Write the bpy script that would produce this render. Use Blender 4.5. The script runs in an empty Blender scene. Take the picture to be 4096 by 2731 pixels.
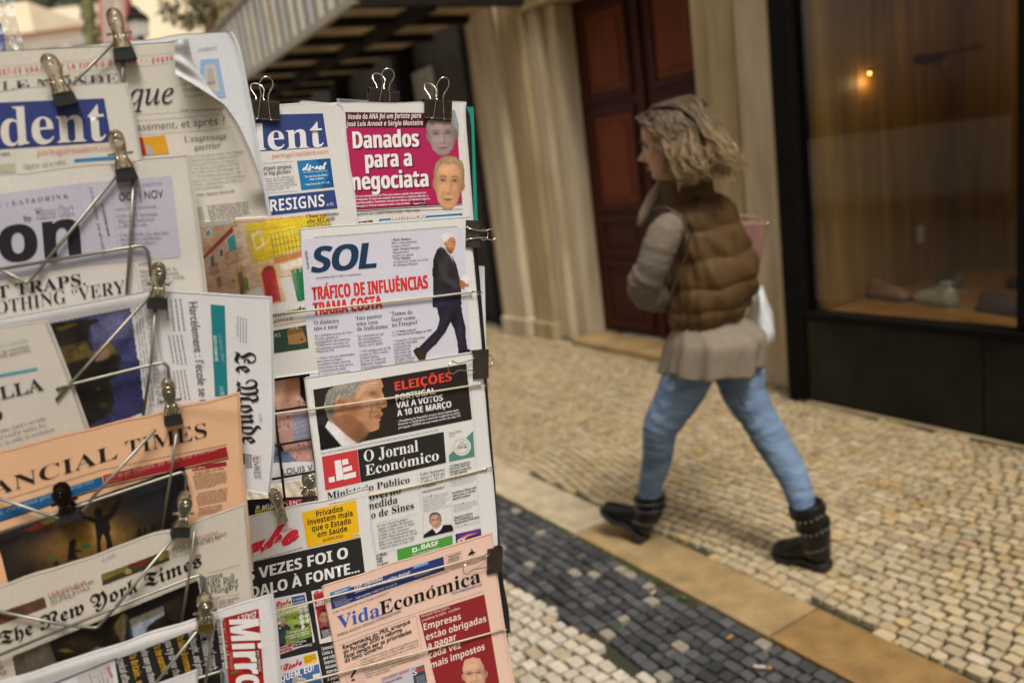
import bpy, math, random, unicodedata
import numpy as np
from mathutils import Vector, Matrix
from mathutils.geometry import tessellate_polygon
random.seed(7); rng = np.random.default_rng(7)
SC = bpy.context.scene
COL = SC.collection

# ---------------------------------------------------------------- camera
F_PX = 28/36*4096; CX, CY = 2048.0, 1365.5
PITCH, ROLL, CAMH = 12.0, 7.5, 1.46
cam = bpy.data.cameras.new("camera"); cam.lens = 28; cam.sensor_width = 36
cam.clip_start = 0.02; cam.clip_end = 800
cam.dof.use_dof = True; cam.dof.focus_distance = 1.09; cam.dof.aperture_fstop = 2.7; cam.dof.aperture_blades = 9
camo = bpy.data.objects.new("camera", cam); COL.objects.link(camo)
CR = Matrix.Rotation(math.radians(90-PITCH), 3, 'X') @ Matrix.Rotation(math.radians(-ROLL), 3, 'Z')
camo.matrix_world = Matrix.Translation((0, 0, CAMH)) @ CR.to_4x4()
SC.camera = camo
RM = np.array(CR); CAM = np.array([0, 0, CAMH])

# ---------------------------------------------------------------- sky, sun, exposure (overcast)
SUN_EL, SUN_AZ = 60.0, 160.0     # azimuth of the sun measured from +Y towards +X
w = bpy.data.worlds.new("World"); SC.world = w; w.use_nodes = True
nt = w.node_tree; nt.nodes.clear()
sky = nt.nodes.new("ShaderNodeTexSky"); sky.sky_type = 'NISHITA'; sky.sun_disc = False
sky.sun_elevation = math.radians(SUN_EL); sky.sun_rotation = math.radians(SUN_AZ)
sky.air_density = 1.0; sky.dust_density = 4.0
hs = nt.nodes.new("ShaderNodeHueSaturation"); hs.inputs['Saturation'].default_value = 0.12
wm = nt.nodes.new("ShaderNodeMix"); wm.data_type = 'RGBA'; wm.blend_type = 'MULTIPLY'
wm.inputs[0].default_value = 1.0; wm.inputs[7].default_value = (1.0, 0.97, 0.925, 1)
bgn = nt.nodes.new("ShaderNodeBackground"); bgn.inputs[1].default_value = 0.115
out = nt.nodes.new("ShaderNodeOutputWorld")
nt.links.new(sky.outputs[0], hs.inputs['Color']); nt.links.new(hs.outputs[0], wm.inputs[6])
nt.links.new(wm.outputs[2], bgn.inputs[0]); nt.links.new(bgn.outputs[0], out.inputs[0])
sl = bpy.data.lights.new("sun", 'SUN'); sl.energy = 1.35; sl.angle = math.radians(16); sl.color = (1, 0.965, 0.90)
so = bpy.data.objects.new("sun", sl); COL.objects.link(so)
_sd = Vector((math.sin(math.radians(SUN_AZ))*math.cos(math.radians(SUN_EL)), math.cos(math.radians(SUN_AZ))*math.cos(math.radians(SUN_EL)), math.sin(math.radians(SUN_EL))))
so.rotation_euler = _sd.to_track_quat('Z', 'Y').to_euler(); so.location = (-3, -3, 9)
SC.view_settings.view_transform = 'Standard'; SC.view_settings.look = 'None'
SC.view_settings.exposure = 0.86; SC.view_settings.gamma = 1.0; SC.view_settings.use_curve_mapping = False
SC.render.engine = 'CYCLES'; SC.cycles.use_denoising = True; SC.cycles.max_bounces = 8

# ---------------------------------------------------------------- pixel rays (used to place real things on real planes)
def rays(px):
    px = np.asarray(px, float).reshape(-1, 2)
    d = np.stack([(px[:, 0]-CX)/F_PX, -(px[:, 1]-CY)/F_PX, -np.ones(len(px))], 1) @ RM.T
    return d
def on_plane(px, p, n):
    d = rays(px); t = np.dot(np.asarray(p)-CAM, n)/(d @ n)
    return CAM + d*t[:, None]
def at_y(x, y, Y):
    d = rays((x, y))[0]; return CAM + d*(Y/d[1])
def at_z(x, y, z=0.0):
    d = rays((x, y))[0]; return CAM + d*((z-CAMH)/d[2])
CROPS = dict(A1=(0, 0, .46769), A2=(0, 600, .46769), A3=(0, 1150, .46769), A4=(0, 1750, .46769), A5=(0, 2150, .46769),
    B1=(960, 280, .46769), B2=(1100, 850, .41451), B3=(1000, 1400, .45068), B4=(960, 1900, .52987), W1=(2350, 350, .70153),
    W2=(2300, 1350, .63768), D1=(1700, 0, .89286), D2=(3000, 0, .89251), G1=(2000, 1200, .97625), T1=(800, 0, .5102), F=(0, 0, 1.7415))
def cr(c, *xy):
    ox, oy, s = CROPS[c]
    a = np.asarray(xy, float).reshape(-1, 2)*s + np.array([ox, oy])
    return a[0] if len(a) == 1 else a

# ---------------------------------------------------------------- objects
ORIG = {}
def put(o, parent=None, base=(0, 0, 0)):
    COL.objects.link(o); base = Vector(base); ORIG[o.name] = base
    if parent is not None:
        o.parent = parent; o.location = base-ORIG[parent.name]
    else: o.location = base
    return o
def tag(o, label=None, cat=None, group=None, kind=None):
    for k, v in (('label', label), ('category', cat), ('group', group), ('kind', kind)):
        if v: o[k] = v
    return o
def empty(name, base, label=None, cat=None, group=None, kind=None):
    o = bpy.data.objects.new(name, None); o.empty_display_size = .05
    put(o, None, base); return tag(o, label, cat, group, kind)
def mesh(name, V, Fc, mat, parent=None, base=None, smooth=False, fcol=None, mats=None, midx=None, bevel=0, sub=0, label=None):
    V = np.asarray(V, float).reshape(-1, 3)
    if base is None: base = ORIG[parent.name] if parent is not None else Vector((V[:, 0].mean(), V[:, 1].mean(), V[:, 2].min()))
    me = bpy.data.meshes.new(name)
    me.from_pydata((V-np.array(base)).tolist(), [], [tuple(int(i) for i in f) for f in Fc])
    for m in (mats or [mat]): me.materials.append(m)
    if midx is not None: me.polygons.foreach_set('material_index', np.asarray(midx, dtype=np.int32))
    if smooth: me.polygons.foreach_set('use_smooth', np.ones(len(me.polygons), dtype=bool))
    if fcol is not None:
        at = me.attributes.new('tint', 'FLOAT_COLOR', 'FACE')
        c = np.ones((len(me.polygons), 4), np.float32); c[:, :3] = fcol; at.data.foreach_set('color', c.ravel())
    me.update()
    o = bpy.data.objects.new(name, me); put(o, parent, base)
    if bevel:
        b = o.modifiers.new('bevel', 'BEVEL'); b.width = bevel; b.segments = 2; b.limit_method = 'ANGLE'
    if sub:
        s = o.modifiers.new('sub', 'SUBSURF'); s.levels = sub; s.render_levels = sub
    if label: o['label'] = label
    return o
class MB:
    def __init__(s): s.V = []; s.F = []; s.n = 0; s.C = []
    def add(s, V, Fc, col=None):
        V = np.asarray(V, float).reshape(-1, 3); s.V.append(V)
        for f in Fc: s.F.append(tuple(i+s.n for i in f)); s.C.append(col)
        s.n += len(V); return s
    def box(s, lo, hi, M=None, col=None):
        x0, y0, z0 = lo; x1, y1, z1 = hi
        V = np.array([(x0, y0, z0), (x1, y0, z0), (x1, y1, z0), (x0, y1, z0), (x0, y0, z1), (x1, y0, z1), (x1, y1, z1), (x0, y1, z1)], float)
        if M: V = np.array([M(*v) for v in V])
        Fc = [(0, 3, 2, 1), (4, 5, 6, 7), (0, 1, 5, 4), (1, 2, 6, 5), (2, 3, 7, 6), (3, 0, 4, 7)]
        return s.add(V, Fc, col)
    def tube(s, P, r, n=8, closed=False, col=None, cap=True, flat=None):
        P = [Vector(p) for p in P]; k = len(P)
        R = r if hasattr(r, '__len__') else [r]*k
        rings = []; up = None
        for i in range(k):
            if closed: t = P[(i+1) % k]-P[i-1]
            else: t = P[min(i+1, k-1)]-P[max(i-1, 0)]
            t.normalize()
            if up is None: up = t.orthogonal().normalized()
            up = (up-t*up.dot(t)); up = up.normalized() if up.length > 1e-6 else t.orthogonal().normalized()
            b = t.cross(up)
            for j in range(n):
                a = 2*math.pi*j/n
                rings.append(P[i]+(up*math.cos(a)+b*math.sin(a))*R[i])
        Fc = []
        for i in range(k if closed else k-1):
            for j in range(n):
                a = i*n+j; b_ = i*n+(j+1) % n; i2 = (i+1) % k
                Fc.append((a, b_, i2*n+(j+1) % n, i2*n+j))
        if cap and not closed:
            Fc.append(tuple(range(n-1, -1, -1))); Fc.append(tuple((k-1)*n+j for j in range(n)))
        return s.add([tuple(v) for v in rings], Fc, col)
    def rings(s, Rg, cap=True, col=None):
        k = len(Rg); n = len(Rg[0]); Fc = []
        for i in range(k-1):
            for j in range(n): Fc.append((i*n+j, i*n+(j+1) % n, (i+1)*n+(j+1) % n, (i+1)*n+j))
        if cap: Fc.append(tuple(range(n-1, -1, -1))); Fc.append(tuple((k-1)*n+j for j in range(n)))
        return s.add(np.concatenate([np.asarray(r, float) for r in Rg]), Fc, col)
    def ball(s, c, r, n=10, m=6, col=None):
        r = np.ones(3)*np.asarray(r, float); V = []
        for i in range(m+1):
            a = -math.pi/2+math.pi*i/m
            for j in range(n):
                b = 2*math.pi*j/n; V.append((c[0]+r[0]*math.cos(a)*math.cos(b), c[1]+r[1]*math.cos(a)*math.sin(b), c[2]+r[2]*math.sin(a)))
        Fc = [(i*n+j, i*n+(j+1) % n, (i+1)*n+(j+1) % n, (i+1)*n+j) for i in range(m) for j in range(n)]
        return s.add(V, Fc, col)
    def build(s, name, mat, parent=None, base=None, **k):
        fc = None
        if any(c is not None for c in s.C): fc = np.array([c if c is not None else (.5, .5, .5) for c in s.C], np.float32)
        return mesh(name, np.concatenate(s.V), s.F, mat, parent, base, fcol=fc, **k)

# ---------------------------------------------------------------- colour and materials
def lin(h):
    h = h.lstrip('#'); c = np.array([int(h[i:i+2], 16)/255 for i in (0, 2, 4)])
    return np.where(c <= .04045, c/12.92, ((c+.055)/1.055)**2.4)
def newmat(name):
    m = bpy.data.materials.new(name); m.use_nodes = True; t = m.node_tree
    return m, t, t.nodes['Principled BSDF']
def nd(t, ty, **k):
    n = t.nodes.new(ty)
    for a, b in k.items():
        if a in n.inputs: n.inputs[a].default_value = b
        else: setattr(n, a, b)
    return n
def mat(name, col, rough=.6, metal=0, var=.15, scale=6, bump=0, bscale=40, spec=.5, col2=None, tint=False, stretch=None, coat=0, detail=6):
    """procedural: noise varies the colour and the height"""
    m, t, b = newmat(name); L = t.links
    tc = nd(t, 'ShaderNodeTexCoord'); vec = tc.outputs['Object']
    if stretch:
        mp = nd(t, 'ShaderNodeMapping'); mp.inputs['Scale'].default_value = stretch; L.new(vec, mp.inputs[0]); vec = mp.outputs[0]
    no = nd(t, 'ShaderNodeTexNoise', Scale=scale, Detail=detail, Roughness=.6); L.new(vec, no.inputs['Vector'])
    mr = nd(t, 'ShaderNodeMapRange'); mr.inputs[1].default_value = .3; mr.inputs[2].default_value = .7
    L.new(no.outputs['Fac'], mr.inputs[0])
    mx = nd(t, 'ShaderNodeMix', data_type='RGBA'); L.new(mr.outputs[0], mx.inputs[0])
    col = np.asarray(col, float)
    if tint:
        at = nd(t, 'ShaderNodeAttribute', attribute_name='tint')
        d = nd(t, 'ShaderNodeMix', data_type='RGBA', blend_type='MULTIPLY'); d.inputs[0].default_value = 1
        d.inputs[7].default_value = (1-var, 1-var, 1-var, 1)
        L.new(at.outputs['Color'], d.inputs[6]); L.new(d.outputs[2], mx.inputs[6]); L.new(at.outputs['Color'], mx.inputs[7])
    else:
        c2 = np.asarray(col2, float) if col2 is not None else np.clip(col*(1+var), 0, 1)
        c1 = col if col2 is not None else col*(1-var)
        mx.inputs[6].default_value = (*c1, 1); mx.inputs[7].default_value = (*c2, 1)
    L.new(mx.outputs[2], b.inputs['Base Color'])
    b.inputs['Roughness'].default_value = rough; b.inputs['Metallic'].default_value = metal
    b.inputs['Specular IOR Level'].default_value = spec; b.inputs['Coat Weight'].default_value = coat
    if bump:
        n2 = nd(t, 'ShaderNodeTexNoise', Scale=bscale, Detail=5); L.new(vec, n2.inputs['Vector'])
        bp = nd(t, 'ShaderNodeBump', Strength=1.0, Distance=bump); L.new(n2.outputs['Fac'], bp.inputs['Height']); L.new(bp.outputs[0], b.inputs['Normal'])
    return m
def smoothstep(a, b, x):
    t = np.clip((x-a)/(b-a), 0, 1); return t*t*(3-2*t)
def vnoise(x, y, seed=0):
    """cheap smooth 2-D value noise, vectorised"""
    x = np.asarray(x, float); y = np.asarray(y, float)
    def h(i, j):
        v = np.sin(i*127.1+j*311.7+seed*74.7)*43758.5453; return v-np.floor(v)
    i, j = np.floor(x), np.floor(y); u, v = x-i, y-j; u = u*u*(3-2*u); v = v*v*(3-2*v)
    return (h(i, j)*(1-u)+h(i+1, j)*u)*(1-v)+(h(i, j+1)*(1-u)+h(i+1, j+1)*u)*v-.5
# ---------------------------------------------------------------- lettering: glyph outlines taken once from the built-in font
STY = {'r': (None, None, 0), 'b': (None, None, .020), 'l': (None, None, -.010), 'sb': (0x1D5D4, 0x1D7EC, 0), 'sx': (0x1D5D4, 0x1D7EC, 0), 'bb': (0x1D5D4, 0x1D7EC, 0),
    'sbi': (0x1D63C, 0x1D7EC, 0), 'srb': (0x1D400, 0x1D7CE, 0), 'srx': (0x1D400, 0x1D7CE, 0), 'sr': (0x1D400, 0x1D7CE, -.009), 'it': (0x1D434, None, .004), 'bi': (0x1D468, None, 0), 'fr': (0x1D56C, None, .004), 'sc': (0x1D4D0, None, .010), 'scx': (0x1D4D0, None, .040)}
_tc = bpy.data.curves.new('glyphs', 'FONT'); _to = bpy.data.objects.new('glyphs', _tc); _ts = bpy.data.scenes.new('lettering'); _ts.collection.objects.link(_to)
_tc.dimensions = '2D'; _tc.fill_mode = 'BOTH'; _tc.resolution_u = 4
def _set(body, off=0.0):
    _tc.body = body; _tc.offset = off; _ts.view_layers[0].update(); return _to.evaluated_get(_ts.view_layers[0].depsgraph)
def _width(body):
    e = _set(body); return max(c[0] for c in e.bound_box)
def _uni(c, sty):
    b, dg, _ = STY[sty]
    if b is None: return c
    if c == 'h' and b == 0x1D434: return '\u210e'
    if 'A' <= c <= 'Z': return chr(b+ord(c)-65)
    if 'a' <= c <= 'z': return chr(b+26+ord(c)-97)
    if dg and c in '0123456789': return chr(dg+ord(c)-48)
    return c
_AZ = 'ABCDEFGHIJKLMNOPQRSTUVWXYZabcdefghijklmnopqrstuvwxyz0123456789'; _PU = '.,:;!?-–—()/|&+%€‘’“”"\'•■→°ºª'
ADV, GLY, CAPH = {}, {}, {}
_bar = _width('|'); _bar2 = _width('||')-_bar
def _adv(u):
    if u not in ADV: ADV[u] = _width('|'+u+'|')-_bar-_bar2
    return ADV[u]
def _glyph(k, c):
    if (k, c) not in GLY:
        u = _uni(c, k); a = _adv(u); e = _set(u, STY[k][2]); me = e.to_mesh(); me.calc_loop_triangles()
        V = np.zeros(len(me.vertices)*3); me.vertices.foreach_get('co', V); T = np.zeros(len(me.loop_triangles)*3, np.int32); me.loop_triangles.foreach_get('vertices', T)
        GLY[k, c] = (V.reshape(-1, 3)[:, :2].copy(), T.reshape(-1, 3).copy(), a); e.to_mesh_clear()
    return GLY[k, c]
def capheight(k):
    if k not in CAPH: CAPH[k] = float(_glyph(k, 'H')[0][:, 1].max())
    return CAPH[k]
ACC = {'\u0301': [((-.03, 0), (.05, 0), (.17, .17), (.05, .17))], '\u0300': [((.03, 0), (-.05, 0), (-.17, .17), (-.05, .17))], '\u0302': [((-.16, 0), (-.08, 0), (.03, .16), (-.03, .16)), ((.16, 0), (.03, .16), (-.03, .16), (.08, 0))],
    '\u0303': [((-.19, .01), (-.14, .0), (-.07, .09), (-.10, .16)), ((-.07, .09), (.07, .03), (.10, .12), (-.10, .16)), ((.07, .03), (.19, .12), (.13, .15), (.10, .12))], '\u0327': [((-.03, -.02), (.04, -.02), (.10, -.14), (.02, -.12)), ((.02, -.12), (.10, -.14), (.0, -.24), (-.11, -.19))]}
_gc = {}
def glyphs(txt, sty, sp=1.0):
    k = (txt, sty, sp)
    if k in _gc: return _gc[k]
    x = 0; VV = []; FF = []; n = 0; ch = capheight(sty)
    for c in txt:
        d = unicodedata.normalize('NFD', c) if c not in _PU else c; b = d[0]
        if b == ' ': x += _adv(' ')*(1+(sp-1)*1.5); continue
        V, T, a = _glyph(sty, b); 
        if not len(V): x += a; continue
        VV.append(V+np.array([x, 0])); FF.append(T+n); n += len(V)
        mx, top = (V[:, 0].min()+V[:, 0].max())/2+x, V[:, 1].max()
        for m in d[1:]:
            for q in ACC.get(m, ()):
                q = np.array(q)*(.72 if b.islower() else .85)*ch/.72
                if b == 'i': top = .53*ch/.72
                VV.append(q+np.array([mx+(.04 if m == '\u0301' else 0), 0 if m == '\u0327' else top+.035])); FF.append(np.array([(0, 1, 2), (0, 2, 3)])+n); n += 4
        x += a*sp
    if not VV: _gc[k] = (np.zeros((0, 2)), [])
    else: _gc[k] = (np.concatenate(VV), np.concatenate(FF))
    return _gc[k]

# ================================================================ the street
Q = np.array([1.56, 4.278, 0.0]); UA = np.array([-.5, .866, 0]); UN = np.array([-.866, -.5, 0])
def W(u, v, z=0.0): return Q+UA*u+UN*v+np.array([0, 0, z])
def fac(x, y, v=0.0):
    p = on_plane((x, y), Q+UN*v, UN)[0]; return float((p-Q) @ UA), float(p[2])

M_soil = mat('joint_sand', (.032, .027, .017), rough=.95, var=.3, scale=9, col2=(.027, .030, .012), bump=.004)
M_cob = mat('cobble_stone', (.4, .3, .2), rough=.55, var=.30, scale=38, tint=True, bump=.004, bscale=70, detail=9)
M_slab = mat('kerb_sandstone', (.4, .3, .2), rough=.55, var=.45, scale=11, tint=True, bump=.004, bscale=60, detail=12)
# ground sheet reaching far away
mesh('ground', [(-150, -150, -.03), (150, -150, -.03), (150, 220, -.03), (-150, 220, -.03)], [(0, 1, 2, 3)],
     mat('ground_stone', (.36, .31, .24), rough=.9, var=.3, scale=3, bump=.01), base=(0, 0, -.03))['kind'] = 'structure'
mesh('joint_sand', [W(-6, -.6, -.018), W(-6, 5.3, -.018), W(6.7, 5.3, -.018), W(6.7, -.6, -.018)], [(0, 1, 2, 3)], M_soil, base=tuple(W(0, 0, -.012)))['kind'] = 'structure'

def kerb_in(u): return 1.64+.015*np.sin(u*.9)          # house side of the kerb
KW, DW = .235, .37                                      # kerb width, dark strip width
def cobbles(name, u0, u1, v0, v1, size, pal, seed, inside=None, wav=.05, ulim=None):
    r = random.Random(seed); V = []; Fc = []; C = []; n = 0
    nv = int((v1-v0)/size[1]); off = 0
    v = v0
    row = 0
    while v < v1:
        hv = size[1]*r.uniform(.9, 1.1)
        u = u0-r.uniform(0, size[0])
        while u < u1:
            hu = size[0]*r.uniform(.72, 1.32)
            uc, vc = u+hu/2, v+hv/2
            # the courses wander
            dv = wav*(math.sin(uc*2.1+seed)+.6*math.sin(uc*4.7+vc*2+seed*2)); du = wav*.7*math.sin(vc*3.3+uc*.8)
            a, b = uc+du, vc+dv
            u += hu
            if inside and not inside(a, b): continue
            j = .14; g = .0042
            cs = []
            for sx, sy in ((-1, -1), (1, -1), (1, 1), (-1, 1)):
                cs.append((a+sx*(hu/2-g)*(1+r.uniform(-j, j)), b+sy*(hv/2-g)*(1+r.uniform(-j, j))))
            z = r.uniform(-.0025, .003); tx, ty = r.uniform(-.03, .03), r.uniform(-.03, .03)
            ring0 = [W(p, q, -.014) for p, q in cs]
            def ins(f): return [(a+(p-a)*f, b+(q-b)*f) for p, q in cs]
            # rounded outline: 8 points
            def oct_(f, zz):
                c4 = ins(f); o = []
                for i in range(4):
                    p, q = c4[i], c4[(i+1) % 4]
                    o.append((p[0]*.89+q[0]*.11, p[1]*.89+q[1]*.11)); o.append((p[0]*.11+q[0]*.89, p[1]*.11+q[1]*.89))
                return [W(p, q, zz+tx*(p-a)+ty*(q-b)) for p, q in o]
            R0, R1, R2 = oct_(1.0, -.021), oct_(.985, -.0012+z), oct_(.93, .0006+z)
            top = W(a, b, .0008+z)
            V += R0+R1+R2+[top]
            for k in range(8):
                k2 = (k+1) % 8
                Fc.append((n+k, n+k2, n+8+k2, n+8+k)); Fc.append((n+8+k, n+8+k2, n+16+k2, n+16+k)); Fc.append((n+16+k, n+16+k2, n+24))
            n += 25
            c = pal(r, a, b); C += [c]*24
        v += hv; row += 1
    o = mesh(name, V, [f[::-1] for f in Fc], M_cob, base=tuple(W(0, (v0+v1)/2, 0)), fcol=np.array(C, np.float32)); o['kind'] = 'structure'
    return o
def pal_ochre(r, u, v):
    k = r.random()
    near = float(smoothstep(.9, 1.9, v+(-u)*.25))       # stones get paler away from the house
    if k < .78: c = np.array((.455, .365, .235))
    elif k < .86: c = np.array((.43, .31, .15))
    elif k < .93: c = np.array((.35, .275, .18))
    elif k < .945: c = np.array((.42, .28, .20))
    else: c = np.array((.50, .43, .33))
    return c*r.uniform(.84, 1.18)*np.array((1.0, .95, .84))*.98+np.array((.07, .068, .055))*near
def pal_dark(r, u, v):
    if r.random() < .05: return np.array((.3, .26, .2))
    return np.array((.054, .054, .056))*r.uniform(.6, 2.0)
def pal_white(r, u, v):
    k = r.random(); c = np.array((.58, .50, .39)) if k < .82 else np.array((.50, .39, .26))
    return c*r.uniform(.85, 1.12)
cobbles('pavement', -3.6, 5.6, -.24, 1.7, (.051, .046), pal_ochre, 3, inside=lambda u, v: v < kerb_in(u)-.016 and (v > .03 or u > .08))
cobbles('dark_cobble_strip', -3.0, 6.5, 1.80, 2.46, (.049, .047), pal_dark, 5, wav=.014, inside=lambda u, v: kerb_in(u)+KW+.022 < v < kerb_in(u)+KW+DW-.01*math.sin(u*7))
cobbles('pale_cobble_paving', -2.4, 6.5, 2.10, 5.2, (.053, .050), pal_white, 9, wav=.04, inside=lambda u, v: v > kerb_in(u)+KW+DW-.01*math.sin(u*7)+.022)
# kerb slabs: one strip of sandstone slabs
kb = MB()
edges = [-4.4, -2.55, -1.40, -.42, .75, 1.9, 3.0, 4.2, 5.4, 6.6, 7.8]
kc = [(.36, .26, .13), (.33, .19, .065), (.40, .27, .125), (.55, .44, .29), (.52, .44, .32), (.5, .42, .3), (.5, .42, .32), (.45, .36, .25), (.5, .42, .32), (.48, .4, .3)]
for i in range(len(edges)-1):
    a, b = edges[i]+.005, edges[i+1]-.005; m_ = 8
    us = np.linspace(a, b, m_)
    V = []
    for u in us:
        k0, k1 = kerb_in(u)+.006, kerb_in(u)+KW-.004
        V += [W(u, k0, -.02), W(u, k0, .003), W(u, k0+.006, .007), W(u, k1-.006, .007), W(u, k1, .003), W(u, k1, -.02)]
    Fc = [(j*6+k, (j+1)*6+k, (j+1)*6+k+1, j*6+k+1) for j in range(m_-1) for k in range(5)]+[(0, 1, 2, 3, 4, 5), tuple(range(m_*6-1, m_*6-7, -1))]
    kb.add(V, Fc, kc[i])
kb.build('kerb', M_slab, base=tuple(W(0, 1.75, 0)))['kind'] = 'structure'

# moss tufts in the joints (ground cover)
mo = MB(); r = random.Random(4)
for _ in range(900):
    k = r.random()
    if k < .3: u, v = r.uniform(-2.6, 1.0), kerb_in(0)+KW+r.gauss(.006, .006)
    elif k < .45: u, v = r.uniform(-2.6, .2), kerb_in(0)-.012+r.gauss(0, .01)
    elif k < .85: u, v = r.uniform(-2.8, -.6), r.uniform(.6, 1.64)
    else: u, v = r.uniform(-2.6, .3), r.uniform(1.9, 2.5)
    c = W(u, v, -.004)
    for q in range(5):
        a = r.uniform(0, 6.28); l = r.uniform(.003, .008); d = np.array([math.cos(a), math.sin(a), 0])*l; s = np.array([-d[1], d[0], 0])*.6
        p = c+np.array([r.gauss(0, .006), r.gauss(0, .006), 0])
        mo.add([p-s, p+s, p+d+np.array([0, 0, r.uniform(.003, .009)])], [(0, 1, 2)])
o = mo.build('moss', mat('moss', (.06, .10, .02), rough=.9, var=.4, scale=30), base=tuple(W(0, 1.5, 0))); tag(o, 'green moss growing in the joints between the paving stones', None, None, 'stuff')
# litter on the dark strip
def litter(name, px, ang, ln, wd, col, label, cat):
    c = at_z(*px, .012); d = np.array([math.cos(ang), math.sin(ang), 0]); s = np.array([-d[1], d[0], 0])
    b = MB(); P = [c+d*t*ln/2+np.array([0, 0, .0035+.002*math.sin(t*3)]) for t in np.linspace(-1, 1, 7)]
    b.tube([tuple(p) for p in P[:5]], wd/2, 8, col=col); b.tube([tuple(p) for p in P[4:]], wd/2*1.02, 8, col=(.45, .22, .06))
    tag(b.build(name, M_cob, smooth=True), label, cat)
litter('cigarette_end', (3050, 2670), -.5, .05, .0095, (.62, .55, .45), 'cigarette end with white paper lying on the dark stones at the bottom edge', 'cigarette end')
litter('cigarette_end', (2920, 2550), .5, .022, .008, (.5, .25, .06), 'short orange cigarette end on the dark stones beside the tan kerb slab', 'cigarette end')
litter('cigarette_end', (2615, 2370), .6, .028, .008, (.6, .52, .36), 'small pale cigarette end lying midway up the dark stone strip', 'cigarette end')

# ================================================================ the house
M_stone = mat('limestone', (.27, .19, .09), rough=.8, var=.35, scale=4.5, col2=(.50, .40, .24), bump=.008, bscale=25, stretch=(1.3, 1.3, .22), detail=9, spec=.2)
M_stone_pale = mat('limestone_pale', (.38, .29, .17), rough=.75, var=.15, scale=5, col2=(.62, .53, .38), bump=.006, bscale=25, stretch=(1.3, 1.3, .2), detail=9, spec=.2)
M_stone_rust = mat('limestone_stained', (.22, .135, .06), rough=.85, var=.4, scale=6, col2=(.34, .25, .14), bump=.006, bscale=30, stretch=(1, 1, .4))
M_wood = mat('door_wood', (.06, .012, .005), rough=.5, spec=.15, var=.5, scale=5, bump=.001, bscale=30, stretch=(6, 6, .5), col2=(.03, .008, .005))
M_wood2 = mat('door_panel_wood', (.17, .034, .006), rough=.5, spec=.15, var=.5, scale=5, stretch=(6, 6, .5), col2=(.09, .02, .006))
M_black = mat('black_paint', (.004, .0035, .003), rough=.55, var=.3, scale=12, spec=.08)
M_brass = mat('brass', (.6, .4, .15), rough=.3, metal=1, var=.2)
def Wb(u0, u1, v0, v1, z0, z1): return (u0, v0, z0), (u1, v1, z1)

house = empty('stone_house', tuple(W(1.6, -.2, 0)), 'limestone house front with a deep door reveal and stepped pilasters', 'house')
def hp(name, boxes, m, bevel=.008, parent=house):
    b = MB()
    for (u0, u1, v0, v1, z0, z1) in boxes: b.box((u0, v0, z0), (u1, v1, z1), M=W)
    return b.build(name, m, parent, bevel=bevel)
# stepped jambs left of the door (far side), door reveal, right pilaster
hp('pilaster', [(3.02, 3.42, -.9, -.13, 0, 3.4), (3.0, 3.44, -.9, -.10, 0, .16)], M_stone_pale)
hp('pilaster', [(2.70, 3.015, -.9, -.20, 0, 3.4), (2.68, 3.0, -.9, -.17, 0, .14)], M_stone)
hp('door_jamb', [(2.55, 2.695, -.9, -.26, 0, 2.66), (2.40, 2.545, -.9, -.33, 0, 2.66)], M_stone_pale)
hp('door_jamb', [(.70, .86, -.9, -.24, 0, 2.66)], M_stone)
hp('pilaster', [(.44, .695, -.9, -.20, 0, 3.4), (.47, .66, -.20, -.185, .2, 3.3)], M_stone)
hp('pilaster', [(.185, .435, -.9, -.15, 0, 3.4)], M_stone_pale)
hp('pilaster', [(.055, .18, -.9, -.12, 0, 3.4)], M_stone_rust)
hp('lintel', [(.70, 2.695, -.9, -.22, 2.665, 3.0), (.70, 2.695, -.9, -.17, 3.003, 3.4)], M_stone)
hp('upper_wall', [(-22, 12, -1.2, -.16, 3.405, 13)], M_stone, bevel=0)
hp('side_wall', [(-22, -3.42, -1.2, -.1, 0, 3.4)], M_stone, bevel=0)
hp('threshold', [(.87, 2.39, -.47, -.14, 0, .05)], mat('threshold_stone', (.33, .215, .09), rough=.6, var=.3, scale=5))
hp('wall', [(3.45, 3.62, -.9, -.22, 0, 3.4)], M_stone_rust)
for (cu, cv, cz, s) in ((.45, -.145, 2.25, .05), (.53, -.145, 1.72, .035), (.30, -.15, .45, .03)):  # chipped plaster patches
    pass

door = empty('double_door', tuple(W(1.63, -.5, .05)), 'dark red brown panelled wooden double door in the stone reveal', 'door')
for (u0, u1) in ((1.637, 2.392), (.868, 1.625)):
    leaf = hp('door_leaf', [(u0, u1, -.545, -.50, .055, 2.66)], M_wood, .004, door)
    uc, hw = (u0+u1)/2, (u1-u0)/2-.15
    rows = [(.14, .62), (.72, .98), (1.08, 1.80), (1.92, 2.55)]
    for i, (z0, z1) in enumerate(rows):
        b = MB()
        b.box((uc-hw-.045, -.50, z0-.03), (uc-hw, -.475, z1+.03), M=W); b.box((uc+hw, -.50, z0-.03), (uc+hw+.045, -.475, z1+.03), M=W)
        b.box((uc-hw, -.50, z0-.03), (uc+hw, -.477, z0+.02), M=W); b.box((uc-hw, -.50, z1-.02), (uc+hw, -.477, z1+.03), M=W)
        b.build('panel_moulding', M_wood, leaf, bevel=.006)
        b = MB(); b.box((uc-hw+.002, -.50, z0+.022), (uc+hw-.002, -.490, z1-.022), M=W); b.box((uc-hw+.06, -.490, z0+.08), (uc+hw-.06, -.478, z1-.08), M=W)
        b.build('panel', M_wood2 if i > 1 else M_wood, leaf, bevel=.008)
hp('meeting_strip', [(1.605, 1.655, -.50, -.468, .056, 2.655)], M_wood, .008, door)
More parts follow.
